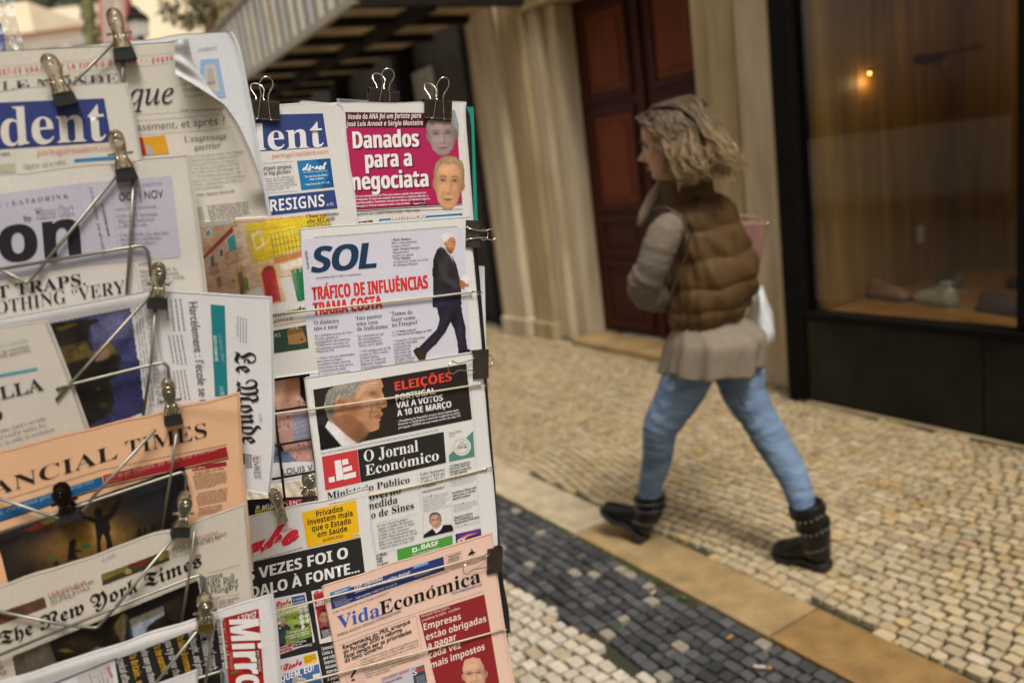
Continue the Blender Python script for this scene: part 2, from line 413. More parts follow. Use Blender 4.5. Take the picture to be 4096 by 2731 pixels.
b = MB(); b.ball(W(1.55, -.44, 1.06), .025); b.tube([W(1.55, -.50, 1.06), W(1.55, -.45, 1.06)], .01); b.build('door_knob', mat('aged_metal', (.05, .04, .035), rough=.4, metal=.6), door, smooth=True)

# ---------------------------------------------------------------- shop window
shop = empty('shop_window', tuple(W(-1.5, 0, 0)), 'black framed shoe shop window over a black marble base', 'shop window')
M_marble = mat('black_marble', (.006, .0065, .006), rough=.22, var=.6, scale=2.2, col2=(.022, .022, .014), detail=14, spec=.14)
hp('marble_base', [(-1.015, -.075, -.35, .0, .012, .475), (-2.1, -1.021, -.35, .0, .012, .475), (-3.4, -2.106, -.35, .0, .012, .475)], M_marble, .003, shop)
hp('base_kerb', [(-3.4, -.0, -.35, .012, -.01, .010)], M_stone, .003, shop)
hp('frame_post', [(-.07, .05, -.35, .02, .012, 3.2)], M_black, .008, shop)
hp('frame_post', [(-1.235, -1.155, -.085, -.002, .53, 3.1)], M_black, .006, shop)
hp('frame_rail', [(-3.4, -.073, -.09, .012, .478, .515)], M_black, .004, shop)
hp('frame_rail', [(-3.4, -.073, -.2, .012, 3.0, 3.4)], M_black, .004, shop)
M_floorw = mat('display_floor_wood', (.33, .16, .045), rough=.35, var=.3, scale=4, stretch=(1, 8, 1))
M_panel = mat('display_panel_wood', (.31, .18, .045), rough=.5, spec=.2, var=.5, scale=2.2, col2=(.13, .066, .016), stretch=(5, 5, .35), bump=.001, bscale=20)
hp('display_floor', [(-3.4, -.075, -1.45, -.095, .485, .507)], M_floorw, 0, shop)
b = MB()
for k in range(9): b.box((-.125, -.10-k*.165-.162, .51), (-.08, -.10-k*.165, 3.1), M=W)
b.build('side_panelling', M_panel, shop, bevel=.006)
b = MB()
for k in range(16): b.box((-.13-k*.2-.197, -1.46, .51), (-.13-k*.2, -1.42, 3.1), M=W)
b.build('back_panelling', M_panel, shop, bevel=.006)
hp('ceiling_board', [(-3.4, -.08, -1.47, -.21, 3.05, 3.12)], M_panel, 0, shop); hp('end_panelling', [(-3.44, -3.40, -1.47, -.1, .5, 3.1)], M_panel, 0, shop)
g, t, p = newmat('window_glass'); t.nodes.remove(p)
fr = nd(t, 'ShaderNodeFresnel', IOR=1.30); gl = nd(t, 'ShaderNodeBsdfGlossy', Roughness=.01); tr = nd(t, 'ShaderNodeBsdfTransparent'); ms = nd(t, 'ShaderNodeMixShader')
gl.inputs[0].default_value = (1, 1, 1, 1); tr.inputs[0].default_value = (.93, .94, .92, 1)
t.links.new(fr.outputs[0], ms.inputs[0]); t.links.new(tr.outputs[0], ms.inputs[1]); t.links.new(gl.outputs[0], ms.inputs[2]); t.links.new(ms.outputs[0], t.nodes['Material Output'].inputs[0])
for (u0, u1) in ((-1.157, -.072), (-3.4, -1.236)):
    mesh('glass_pane', [W(u0, -.04, .515), W(u1, -.04, .515), W(u1, -.04, 3.0), W(u0, -.04, 3.0)], [(0, 1, 2, 3)], g, shop)
hp('power_socket', [(-.135, -.93, .0, .78, .87)] and [(-.135, -.128, -1.0, -.94, .74, .84)], mat('socket_plastic', (.5, .46, .36), rough=.4), .004, shop)
hp('wall_bracket', [(-.40, -.14, -1.16, -1.14, 1.78, 1.80), (-.16, -.135, -1.2, -.95, 1.76, 1.80)], M_wood, .003, shop)
# a lit spot lamp inside
lm, t, p = newmat('lit_bulb'); p.inputs['Emission Color'].default_value = (1, .50, .10, 1); p.inputs['Emission Strength'].default_value = 5
def lamp(u, v, z, r_, label):
    e = empty('spot_lamp', tuple(W(u, v, z)), label, 'lamp')
    b = MB(); b.ball(W(u, v, z), r_, 12, 8); b.build('bulb', lm, e, smooth=True)
    pl_ = bpy.data.lights.new('lamp_light', 'POINT'); pl_.energy = r_*50; pl_.color = (1, .62, .28); pl_.shadow_soft_size = .03; po = bpy.data.objects.new('lamp_light', pl_); put(po, e, W(u, v, z-.04))
    b = MB(); b.tube([W(u, v, z+r_*.6), W(u, v, z+r_*2.4), W(u, v, z+r_*2.6)], [r_*1.2, r_*1.0, .004], 14); b.tube([W(u, v, z+r_*2.5), W(u-.0, v-.06, z+r_*3.2), W(u, v-.12, z+r_*2.9)], .003, 6); b.build('lamp_holder', M_black, e, smooth=True)
lamp(-.55, -1.0, 2.02, .013, 'small lit orange lamp hanging inside the shoe shop window')
lamp(-.16, -.5, 1.72, .007, 'faint orange lamp by the dark frame inside the shop window')

# the house opposite, seen only as a faint reflection in the glass
opp = empty('opposite_house', tuple(W(-8, 8, 0)), 'ochre house across the street mirrored faintly in the shop glass', 'house')
hp('wall', [(-24, 3.0, 8.0, 12, 0, 13)], mat('ochre_plaster', (.30, .235, .14), rough=.85, var=.1, scale=1), 0, opp)
for k in range(8):
    f = hp('window', [(-20+k*3.2, -18.6+k*3.2, 7.93, 7.995, 4.2, 6.6)], M_stone_pale, 0, opp); hp('pane', [(-19.85+k*3.2, -18.75+k*3.2, 7.91, 7.928, 4.35, 6.45)], mat('dark_pane', (.03, .03, .035), rough=.2), 0, f)

# ---------------------------------------------------------------- shoes on the display floor
def shoe(name, u, v, yaw, L, col, sole, label, ankle=0.0, laces=True):
    e = empty(name, tuple(W(u, v, .507)), label, 'shoe', 'shoes in the display')
    M = mat(name+'_leather', col, rough=.6, var=.25, scale=30, bump=.001); Ms = mat(name+'_sole', sole, rough=.6)
    ca, sa = math.cos(yaw), math.sin(yaw)
    def P(x, y, z): return W(u+(ca*x-sa*y), v+(sa*x+ca*y), .507+z)
    prof = [(-.48, .026, .055), (-.42, .036, .075), (-.25, .037, .082), (-.08, .036, .078), (.10, .042, .062), (.28, .046, .048), (.40, .040, .04), (.47, .024, .032), (.5, .006, .024)]
    Rg = []
    for (x, wd, h) in prof:
        h2 = h+ankle*max(0, 1-abs(x+.3)/.25)
        Rg.append([P(x*L, wd*L/.28*math.cos(a), .022+max(0, math.sin(a))*h2 if math.sin(a) > 0 else .022) for a in np.linspace(0, 2*math.pi, 16, endpoint=False)])
    b = MB(); b.rings(Rg); b.tube([P(-.30*L, 0, .09+ankle), P(-.30*L, 0, .105+ankle)], [.036, .034], 14); b.build('upper', M, e, smooth=True, sub=1)
    b = MB(); b.rings([[P(x*L*1.02, (wd+.004)*L/.28*math.cos(a), .024 if math.sin(a) > 0 else .001) for a in np.linspace(.01, 2*math.pi+.01, 16, endpoint=False)] for (x, wd, h) in prof]); b.build('sole', Ms, e)
    if laces:
        b = MB()
        for k in range(4):
            x = (-.08+.07*k)*L; b.tube([P(x, -.025, .088-k*.007), P(x, 0, .103-k*.009), P(x, .025, .088-k*.007)], .003, 6)
        b.build('laces', mat(name+'_lace', np.array(col)*.4, rough=.8), e, smooth=True)
shoe('shoe', -.26, -.46, -.15+math.pi, .28, (.27, .15, .07), (.05, .035, .02), 'tan leather shoe on the wooden display floor, leftmost in the window')
shoe('sneaker', -.40, -.80, -.6, .27, (.14, .115, .08), (.34, .30, .22), 'dark laced sneaker standing behind the tan leather shoe')
shoe('sneaker', -.55, -.42, -.35, .28, (.34, .32, .22), (.18, .16, .11), 'grey green high sneaker with laces and an orange heel tab', .025)
shoe('boot', -.78, -.95, .3, .28, (.012, .011, .01), (.01, .01, .01), 'black boot in the dark back corner of the display', .05)
shoe('shoe', -.93, -.35, -.2+math.pi, .28, (.05, .028, .02), (.03, .02, .015), 'dark brown shoe at the right edge of the display')

# ---------------------------------------------------------------- glass canopy over the pavement further along
can = empty('glass_canopy', tuple(W(5, .5, 2.75)), 'iron and glass canopy projecting from the house over the pavement', 'canopy')
M_iron = mat('dark_iron', (.014, .010, .007), rough=.7, var=.4, scale=8, spec=.15)
M_under = mat('canopy_soffit', (.42, .32, .19), rough=.6, var=.5, scale=2.5, stretch=(1, 1, 1))
CU0, CU1, CV = 2.62, 11.5, 1.22
b = MB(); b.box((CU0, -.16, 2.80), (CU1, CV, 2.83), M=W); b.build('soffit', M_under, can)
b = MB()
for u in np.arange(CU0+.04, CU1, .74): b.box((u-.04, -.15, 2.735), (u+.04, CV-.02, 2.797), M=W)
b.box((CU0+.1, .5, 2.70), (CU1, .56, 2.798), M=W)
b.build('beams', M_iron, can)
b = MB(); b.box((CU0-.1, -.16, 2.69), (CU0-.02, CV+.02, 3.0), M=W); b.build('end_beam', M_iron, can)
b = MB(); b.box((CU0-.1, CV-.02, 2.70), (CU1, CV+.03, 2.76), M=W); b.build('edge_rail', mat('rail_paint', (.30, .25, .18), rough=.5), can)
b = MB()
for u in np.arange(CU0, CU1, .23): b.box((u-.018, CV-.01, 2.762), (u+.018, CV+.02, 3.34), M=W)
b.box((CU0-.1, CV-.02, 3.342), (CU1, CV+.03, 3.39), M=W)
b.build('glazing_bars', mat('bar_paint', (.17, .125, .06), rough=.5), can)
b = MB()
for i, u in enumerate(np.arange(CU0, CU1-.2, .23)): b.box((u+.02, CV-.004, 2.765), (u+.21, CV+.008, 3.34), M=W, col=((.80, .73, .58) if i % 3 else (.55, .56, .52)))
b.build('frosted_panes', mat('frosted_glass', (.5, .5, .5), rough=.2, tint=True, var=.25, scale=5), can)
# house front under the canopy: dark shop with a pale display board
far = empty('dark_shop_front', tuple(W(6, -.3, 0)), 'dark recessed shop front under the canopy beyond the pilasters', 'shop front')
hp('shop_wall', [(3.63, 11.8, -.9, -.45, 0, 3.4)], mat('dark_wall', (.03, .022, .015), rough=.7, var=.4), 0, far)
for q0, q1 in ((3.63, 3.78), (5.2, 5.35), (7.2, 7.4)): hp('frame_post', [(q0, q1, -.44, -.24, 0, 3.3)], M_black, .01, far)
_b0, _b1 = fac(1575, 325, -.41), fac(1745, 412, -.41)
hp('display_board', [(min(_b0[0], _b1[0]), max(_b0[0], _b1[0]), -.445, -.40, min(_b0[1], _b1[1])-.3, max(_b0[1], _b1[1]))], mat('board', (.26, .23, .19), rough=.6, var=.4, scale=9, stretch=(1, 1, .2)), .01, far)

# ---------------------------------------------------------------- far buildings, trees and lamp across the square (all far out of focus)
def far_house(name, x0, x1, y, z0, z1, col, label, wins=(), roof=None, depth=4, winc=(.10, .11, .12)):
    e = empty(name, ((x0+x1)/2, y, 0), label, 'building')
    b = MB(); b.box((x0, y, 0), (x1, y+depth, z1)); b.build('wall', mat(name+'_plaster', col, rough=.85, var=.08, scale=.8), e)
    mw = mat(name+'_window', winc, rough=.2)
    for (cx, cz, ww, hh) in wins:
        b = MB(); b.box((cx-ww/2-.12, y-.07, cz-hh/2-.12), (cx+ww/2+.12, y-.003, cz+hh/2+.12)); f = b.build('window', mat('window_trim', (.6, .57, .5), rough=.7), e)
        b = MB(); b.box((cx-ww/2, y-.09, cz-hh/2), (cx+ww/2, y-.073, cz+hh/2)); b.build('pane', mw, f)
    if roof is not None:
        b = MB(); h, c = roof
        V = [(x0-.3, y-.5, z1), (x1+.3, y-.5, z1), (x1+.3, y+depth+.3, z1), (x0-.3, y+depth+.3, z1), (x0-.3, y+depth/2, z1+h), (x1+.3, y+depth/2, z1+h)]
        b.add(V, [(0, 1, 5, 4), (2, 3, 4, 5), (0, 4, 3), (1, 2, 5), (0, 3, 2, 1)]); b.build('roof', mat(name+'_tiles', c, rough=.8, var=.2, scale=5), e)
    return e
def pz(x, y, Y): return at_y(x, y, Y)
def xr(x0, x1, Y, y=100): return float(pz(x0, y, Y)[0]), float(pz(x1, y, Y)[0])
# white house with red roof
X0, X1 = xr(-260, 372, 30); zt = float(pz(150, 140, 30)[2]); zr = float(pz(150, 112, 30)[2])
far_house('red_roofed_house', X0, X1, 30, 0, zt, (.82, .80, .74), 'white house with a long red tiled roof far across the square',
    [(X0+.6+k*1.05, zt-1.0, .5, .9) for k in range(6)], (zr-zt, (.55, .25, .18)), 6)
X0, X1 = xr(-300, 120, 46, 60); z1 = float(pz(60, 12, 46)[2])
far_house('beige_house', X0, X1, 46, 0, z1, (.72, .60, .42), 'beige house wall rising behind the red roof at the far left', [(X1-2, z1-2, .7, 1.2)], None, 6)
X0, X1 = xr(95, 420, 52, 60); z1 = float(pz(200, 38, 52)[2])
far_house('grey_wall_house', X0, X1, 52, 0, z1, (.60, .53, .40), 'long grey brown wall below the wooded hill in the distance', [(X0+1.5+k*1.6, z1-1.2, .5, .8) for k in range(3)], None, 6)
X0, X1 = xr(545, 835, 21); far_house('cream_house', X0, X1, 21, 0, 13, (.80, .71, .50), 'bright cream plastered house front across the square', [(X0+1.6, 9.2, .7, 1.3)], None, 5, (.5, .46, .36))
X0, X1 = xr(898, 1010, 17); far_house('cream_pier', X0, X1, 17, 0, 12, (.78, .69, .48), 'pale cream corner of a house beside the glass canopy', [(X1-.35, 6.6, .3, 1.4)], None, 3, (.40, .42, .40))
X0, X1 = xr(1010, 1500, 24); far_house('pale_house', X0, X1, 24, 0, 14, (.76, .70, .58), 'pale house seen through the panes of the canopy', [(X0+.8+k*1.3, 8+.0*k, .5, 1.6) for k in range(3)], None, 3, (.25, .28, .27))
# striped awning cloth hung from a pole
e = empty('hanging_banner', tuple(pz(445, 150, 15)*np.array([1, 1, 0])), 'white hanging banner with red edges beside the street lantern', 'banner')
b = MB(); N_ = 14
for i in range(N_):
    x0, x1 = 388+i*9, 388+(i+1)*9; c = (.60, .16, .15) if i in (0, 12, 13) else ((.60, .32, .28) if i in (1, 5, 11) else (.66, .60, .54))
    P = [pz(x0, -60, 15+.06*math.sin(i*2)), pz(x1, -60, 15+.06*math.sin(i*2+2)), pz(x1+14, 190, 15+.06*math.sin(i*2+2)), pz(x0+14, 190, 15+.06*math.sin(i*2))]
    b.add(P+[p+np.array([0, .01, 0]) for p in P], [(0, 3, 2, 1), (4, 5, 6, 7), (0, 1, 5, 4), (2, 3, 7, 6)], c)
b.build('cloth', mat('banner_cloth', (.5, .5, .5), rough=.8, tint=True), e)
b = MB(); p = pz(384, -70, 15); b.tube([(p[0]+.1, 15.1, 0), tuple(p+np.array([0, .1, 0]))], .035, 8); b.build('pole', M_iron, e)
# street lantern
c0 = pz(553, 100, 9); e = empty('street_lantern', (c0[0], 9, 0), 'dark iron street lantern with a pointed cap and pale glass', 'street lamp')
zb, ztp = float(pz(555, 150, 9)[2]), float(pz(548, 88, 9)[2]); zz = float(pz(540, 12, 9)[2])
b = MB(); b.tube([(c0[0], 9, zb), (c0[0], 9, ztp)], [.09, .115], 6); b.build('glass', mat('lantern_glass', (.62, .62, .58), rough=.2), e)
b = MB(); b.tube([(c0[0], 9, ztp), (c0[0], 9, ztp+.03), (c0[0]-.01, 9, ztp+.10), (c0[0]-.015, 9, ztp+.13), (c0[0]-.02, 9, zz-.03), (c0[0]-.02, 9, zz)], [.13, .13, .06, .055, .02, .004], 6); b.build('cap', M_iron, e)
b = MB(); b.tube([(c0[0], 9, 0), (c0[0], 9, .8), (c0[0], 9, zb)], [.07, .045, .035], 8); b.build('post', M_iron, e, smooth=True)
# trees: leaf clumps
M_leaf = mat('leaves', (.10, .10, .04), rough=.8, tint=True, var=.3, scale=2); M_bark = mat('bark', (.16, .11, .06), rough=.9, var=.3, scale=8, bump=.01)
def leaves(c, rad, n, size, seed, pal):
    r = random.Random(seed); b = MB()
    cl = [(r.gauss(0, .5), r.gauss(0, .5), r.gauss(0, .5)) for _ in range(9)]
    for _ in range(n):
        k = r.choice(cl); p = np.array([c[i]+rad[i]*(k[i]+r.gauss(0, .22)) for i in range(3)])
        d = Vector((r.gauss(0, 1), r.gauss(0, 1), r.gauss(0, 1))).normalized(); s = d.orthogonal().normalized(); l = size*r.uniform(.6, 1.3)
        q = np.array(pal[r.randrange(len(pal))])*r.uniform(.6, 1.4)
        b.add([p-np.array(s)*l*.35, p+np.array(d)*l*.5, p+np.array(s)*l*.35, p-np.array(d)*l*.5], [(0, 1, 2, 3)], tuple(q))
    return b
e = empty('street_tree', tuple(pz(838, 200, 12)*np.array([1, 1, 0])), 'small bare looking street tree with brown twigs by the cream house', 'tree')
p0 = pz(850, 260, 12); p1 = pz(838, 60, 12); p2 = pz(820, -120, 12)
b = MB(); b.tube([(p0[0], 12, 0), tuple(p0), tuple(p1), tuple(p2)], [.12, .10, .085, .06], 8)
for (tx, ty, dy) in ((740, 10, .2), (765, 40, -.3), (790, 5, .1), (880, 15, .3), (720, 60, .1)):
    b.tube([tuple(pz(838, 110, 12)), tuple(pz((tx+838)/2, (ty+70)/2, 12+dy*.5)), tuple(pz(tx, ty, 12+dy))], [.05, .03, .01], 6)
b.build('trunk', M_bark, e, smooth=True)
leaves(tuple(pz(780, 20, 12)), (.42, .5, .30), 420, .09, 3, [(.10, .08, .04), (.18, .12, .05), (.07, .09, .03), (.3, .26, .14)]).build('crown', M_leaf, e)
e = empty('slim_tree', tuple(pz(360, 200, 13)*np.array([1, 1, 0])), 'slim mossy green trunk rising beside the white banner', 'tree')
q0, q1 = pz(368, 250, 13), pz(345, -60, 13)
b = MB(); b.tube([(q0[0], 13, 0), tuple(q0), tuple(q1)], [.10, .085, .07], 8); b.build('trunk', mat('mossy_bark', (.16, .15, .06), rough=.9, var=.4, scale=7), e)
leaves(tuple((q0*.45+q1*.55)), (.10, .12, .6), 160, .1, 8, [(.14, .15, .03), (.2, .2, .06), (.09, .1, .03)]).build('crown', M_leaf, e)
o = leaves(tuple(pz(220, -20, 66)), (9, 5, 3.6), 1500, 1.2, 12, [(.05, .06, .035), (.08, .09, .05), (.11, .12, .08)]).build('wooded_hill', M_leaf); tag(o, 'dark wooded hill top showing above the roofs at the top left', None, None, 'stuff')
# ================================================================ the woman
WR = np.array([.615, 2.67, 0.0])
woman = empty('person', tuple(WR), 'woman with shoulder length blonde hair in brown padded vest, jeans and black boots striding past', 'person')
AZ = math.radians(-46); wf = np.array([math.sin(AZ), math.cos(AZ), 0]); wl = np.array([-math.cos(AZ), math.sin(AZ), 0]); zz_ = np.array([0, 0, 1.0])
def ring_from_px(y, xl, xr_, Y, ratio=.72, n=40, prof=None, az=AZ):
    c = at_y((xl+xr_)/2, y, Y); S = abs(at_y(xr_, y, Y)[0]-at_y(xl, y, Y)[0])/2
    f = np.array([math.sin(az), math.cos(az), 0]); l = np.array([-math.cos(az), math.sin(az), 0])
    wd = S/math.sqrt(l[0]**2+(ratio*f[0])**2)
    return c, wd, wd*ratio, l, f
def spl(tab, t):
    """rows interpolated smoothly (Catmull-Rom)"""
    tab = np.asarray(tab, float); x = tab[:, 0]; i = int(np.clip(np.searchsorted(x, t)-1, 0, len(x)-2)); u = (t-x[i])/(x[i+1]-x[i])
    p0 = tab[max(i-1, 0)]; p1 = tab[i]; p2 = tab[i+1]; p3 = tab[min(i+2, len(x)-1)]
    return .5*(2*p1+(p2-p0)*u+(2*p0-5*p1+4*p2-p3)*u*u+(3*p1-p0-3*p2+p3)*u**3)
# ---- vest: quilted rings
vest_tab = [(770, 2712, 2872, .80), (800, 2650, 2912, .80), (845, 2618, 2950, .78), (900, 2628, 2982, .74), (1000, 2650, 3025, .72), (1080, 2655, 3052, .74), (1150, 2650, 3050, .74), (1220, 2648, 3030, .74), (1290, 2660, 2990, .74)]
seams = [770, 905, 1015, 1125, 1215, 1292]
NA = 72; Rg = []
ys = np.linspace(770, 1292, 66)
for y in ys:
    r = spl(vest_tab, y); c, wd, dp, l, f = ring_from_px(y, r[1], r[2], 2.68, r[3])
    k = np.searchsorted(seams, y, side='right')-1; k = min(max(k, 0), len(seams)-2); u = (y-seams[k])/(seams[k+1]-seams[k])
    puff = abs(math.sin(math.pi*u))**.4 if y > 780 else 0
    R_ = []
    for a in np.linspace(0, 2*math.pi, NA, endpoint=False):
        e_ = .86
        cx, sx = math.cos(a), math.sin(a); cx = math.copysign(abs(cx)**e_, cx); sx = math.copysign(abs(sx)**e_, sx)
        wr = (.0035*math.sin(a*17+y*.02+3*math.sin(a*3))+.003*math.sin(a*29+k*2)+.004*math.sin(a*7+y*.035))*(.4+.6*puff)
        back = max(0, -sx)
        q = .015*puff*(0.75+.25*back)-.014+wr
        R_.append(c+l*cx*(wd+q-.012)+f*sx*(dp+q-.012)+zz_*(.004*math.sin(a*5+y*.03)))
    Rg.append(R_)
# turn the hem inwards
last = np.array(Rg[-1]); cen = last.mean(0); Rg.append((cen+(last-cen)*.93+np.array([0, 0, -.008])).tolist()); Rg.append((cen+(last-cen)*.85+np.array([0, 0, .02])).tolist())
M_vest = mat('vest_nylon', (.090, .050, .019), rough=.6, var=.25, scale=14, bump=.006, bscale=26, spec=.18, stretch=(1.6, 1.6, .5))
vb = MB(); vb.rings(Rg, cap=False); vest = vb.build('padded_vest', M_vest, woman, smooth=True)
# armhole binding and collar
M_trim = mat('vest_trim', (.05, .029, .012), rough=.6)
def px3(L_): return [tuple(at_y(x, y, Y)) for x, y, Y in L_]
vb = MB(); vb.tube(px3([(2610, 838, 2.56), (2662, 828, 2.53), (2728, 862, 2.505), (2760, 940, 2.50), (2750, 1010, 2.505), (2712, 1100, 2.51), (2676, 1200, 2.52), (2646, 1235, 2.53)]), .0035, 8); vb.build('armhole_binding', M_trim, vest, smooth=True)
# collar: standing, open at the front
cc = at_y(2735, 790, 2.70); b = MB(); Rin = []; 
colr = []
for k, (h, rr) in enumerate([(-.05, .112), (0, .102), (.035, .098), (.06, .094), (.066, .086), (.055, .078), (0, .075)]):
    row = []
    for a in np.linspace(math.radians(-62), math.radians(242), 30):
        d = wl*math.cos(a)*.92+(-wf)*math.sin(a)*1.0
        dz = .028*math.sin(a)
        row.append(cc+d*rr*(1+.05*math.sin(a*5))+zz_*(h+dz))
    colr.append(row)
k = len(colr); n = len(colr[0]); V = np.array(colr).reshape(-1, 3)
b.add(V, [(i*n+j, i*n+j+1, (i+1)*n+j+1, (i+1)*n+j) for i in range(k-1) for j in range(n-1)]); b.build('collar', M_vest, vest, smooth=True)
# open front edge with pale lining, falling forward
b = MB()
edge = [(2705, 702, 2.70), (2648, 738, 2.70), (2606, 800, 2.70), (2575, 858, 2.70), (2560, 905, 2.70)]
inner = [(2745, 735, 2.66), (2705, 780, 2.64), (2665, 840, 2.63), (2625, 890, 2.66), (2585, 945, 2.70)]
E1 = [np.array(at_y(*p)) for p in edge]; E2 = [np.array(at_y(*p)) for p in inner]
b.tube([tuple(p) for p in E1], [.016, .02, .02, .017, .012], 10, col=(.26, .20, .125))
b.add(E1+E2, [(i, i+1, len(E1)+i+1, len(E1)+i) for i in range(len(E1)-1)], (.055, .03, .014))
b.build('front_edge', mat('vest_lining', (.1, .1, .1), rough=.7, tint=True), vest, smooth=True)
# ---- tunic
tun = [(1210, 2700, 2960, .66), (1270, 2700, 2960, .66), (1305, 2682, 3010, .74), (1340, 2664, 3058, .84), (1400, 2652, 3052, .88), (1456, 2644, 3042, .90)]
Rg = []
for y in np.linspace(1210, 1456, 26):
    r = spl(tun, y); c, wd, dp, l, f = ring_from_px(y, r[1], r[2], 2.675, r[3]); g = smoothstep(1230, 1452, y)
    Rg.append([c+l*math.cos(a)*(wd*1.0+.004+fo)+f*math.sin(a)*(dp*1.0+.004+fo)+zz_*(-.02*g*max(0, -math.sin(a))+.006*g*math.sin(a*6)) for a in np.linspace(0, 2*math.pi, 90, endpoint=False)
        for fo in [g*(.008*math.sin(a*9+1)+.006*math.sin(a*14+y*.006)+.004*math.sin(a*23))]])
last = np.array(Rg[-1]); cen = last.mean(0); Rg.append((cen+(last-cen)*.97+np.array([0, 0, .003])).tolist())
M_tun = mat('tunic_cotton', (.20, .163, .120), rough=.85, var=.1, scale=60, bump=.0008, bscale=300, stretch=(1, 1, .5))
b = MB(); b.rings(Rg, cap=False); b.build('tunic', M_tun, woman, smooth=True)
# ---- sleeves
def limb(pts, rad, n=24, sub=6, wrk=0, seed=0, flat=1.0, folds=()):
    P = [np.array(p) for p in pts]; T = [(i, *p, r) for i, (p, r) in enumerate(zip(P, rad))]
    out, rr = [], []
    for t in np.linspace(0, len(P)-1, (len(P)-1)*sub+1):
        r = spl(T, t); out.append(tuple(r[1:4])); rr.append(float(r[4])*(1+wrk*(math.sin(t*9+seed)*.5+.5*math.sin(t*16.3+seed*3))+sum(a*math.exp(-((t-c_)/.13)**2) for c_, a in folds)))
    return out, rr
sl_pts = [at_y(2705, 895, 2.56), at_y(2668, 925, 2.53), at_y(2640, 985, 2.52), at_y(2605, 1080, 2.53), at_y(2575, 1140, 2.57), at_y(2610, 1185, 2.63), at_y(2690, 1195, 2.72)]
o_, r_ = limb(sl_pts, [.042, .053, .056, .052, .051, .051, .044], wrk=.02, seed=2, folds=((3.3, .10), (3.75, .12), (4.2, .13), (4.7, .10)), sub=12)
b = MB(); b.tube(o_, r_, 28); 
M_slv = mat('sleeve_jersey', (.155, .128, .098), rough=.9, var=.12, scale=30, bump=.010, bscale=15, stretch=(1, 1, 2.0), spec=.15)
b.build('sleeve', M_slv, woman, smooth=True)
shR = WR+np.array([0, 0, 0])
r_sh = at_y(2885, 875, 2.80); r_el = at_y(2950, 1090, 2.95); r_wr = at_y(2925, 1230, 3.02)
o_, r_ = limb([r_sh, (np.array(r_sh)+np.array(r_el))/2, r_el, (np.array(r_el)+np.array(r_wr))/2, r_wr], [.062, .06, .052, .045, .038], wrk=.04)
b = MB(); b.tube(o_, r_, 20); b.build('sleeve', M_slv, woman, smooth=True)
# ---- jeans
def W2(x, y, Y): return at_y(*cr('W2', x, y), Y)
M_jean = mat('denim', (.10, .155, .245), rough=.9, var=.22, scale=9, col2=(.19, .26, .37), bump=.012, bscale=16, stretch=(1, 1, 2.4), spec=.15)
LL = [W2(770, 60, 2.63), W2(712, 230, 2.645), W2(640, 380, 2.67), W2(545, 545, 2.70), W2(525, 640, 2.72), W2(515, 760, 2.76), W2(478, 900, 2.80), W2(466, 1010, 2.83), W2(455, 1045, 2.835)]
LR = [.086, .085, .078, .062, .056, .055, .045, .041, .040]
RL = [W2(940, 60, 2.70), W2(1030, 230, 2.685), W2(1062, 350, 2.67), W2(1150, 500, 2.64), W2(1232, 640, 2.61), W2(1330, 800, 2.56), W2(1390, 930, 2.52), W2(1425, 1040, 2.49), W2(1435, 1070, 2.485)]
RR = [.088, .086, .076, .062, .060, .056, .048, .042, .041]
b = MB()
o_, r_ = limb(LL, LR, wrk=.015, seed=1, sub=10, folds=((2.7, .06), (3.1, .08), (3.5, .07), (3.9, .09), (4.4, .06), (6.6, .08), (7.1, .1))); b.tube(o_, r_, 26); o_, r_ = limb(RL, RR, wrk=.015, seed=4, sub=10, folds=((2.6, .05), (3.2, .06), (3.7, .08), (4.1, .07), (6.2, .07), (6.7, .1))); b.tube(o_, r_, 26)
hp_c = W2(855, 40, 2.67); b.ball(tuple(hp_c), (.135, .115, .10), 28, 16)
jeans = b.build('jeans', M_jean, woman, smooth=True)
rm = jeans.modifiers.new('remesh', 'REMESH'); rm.mode = 'VOXEL'; rm.voxel_size = .007; rm.use_smooth_shade = True
s_ = jeans.modifiers.new('smooth', 'SMOOTH'); s_.factor = .5; s_.iterations = 4
# seams down the legs
b = MB()
for L_, R_, d in ((LL, LR, np.array([-.25, -.97, 0])), (RL, RR, np.array([-.45, -.89, 0]))):
    P_, r_ = limb([np.array(p)+d*q*.985 for p, q in zip(L_, R_)], R_, sub=8); b.tube(P_[14:], .0022, 6)
b.build('side_seam', mat('denim_seam', (.05, .09, .17), rough=.9), jeans, smooth=True)
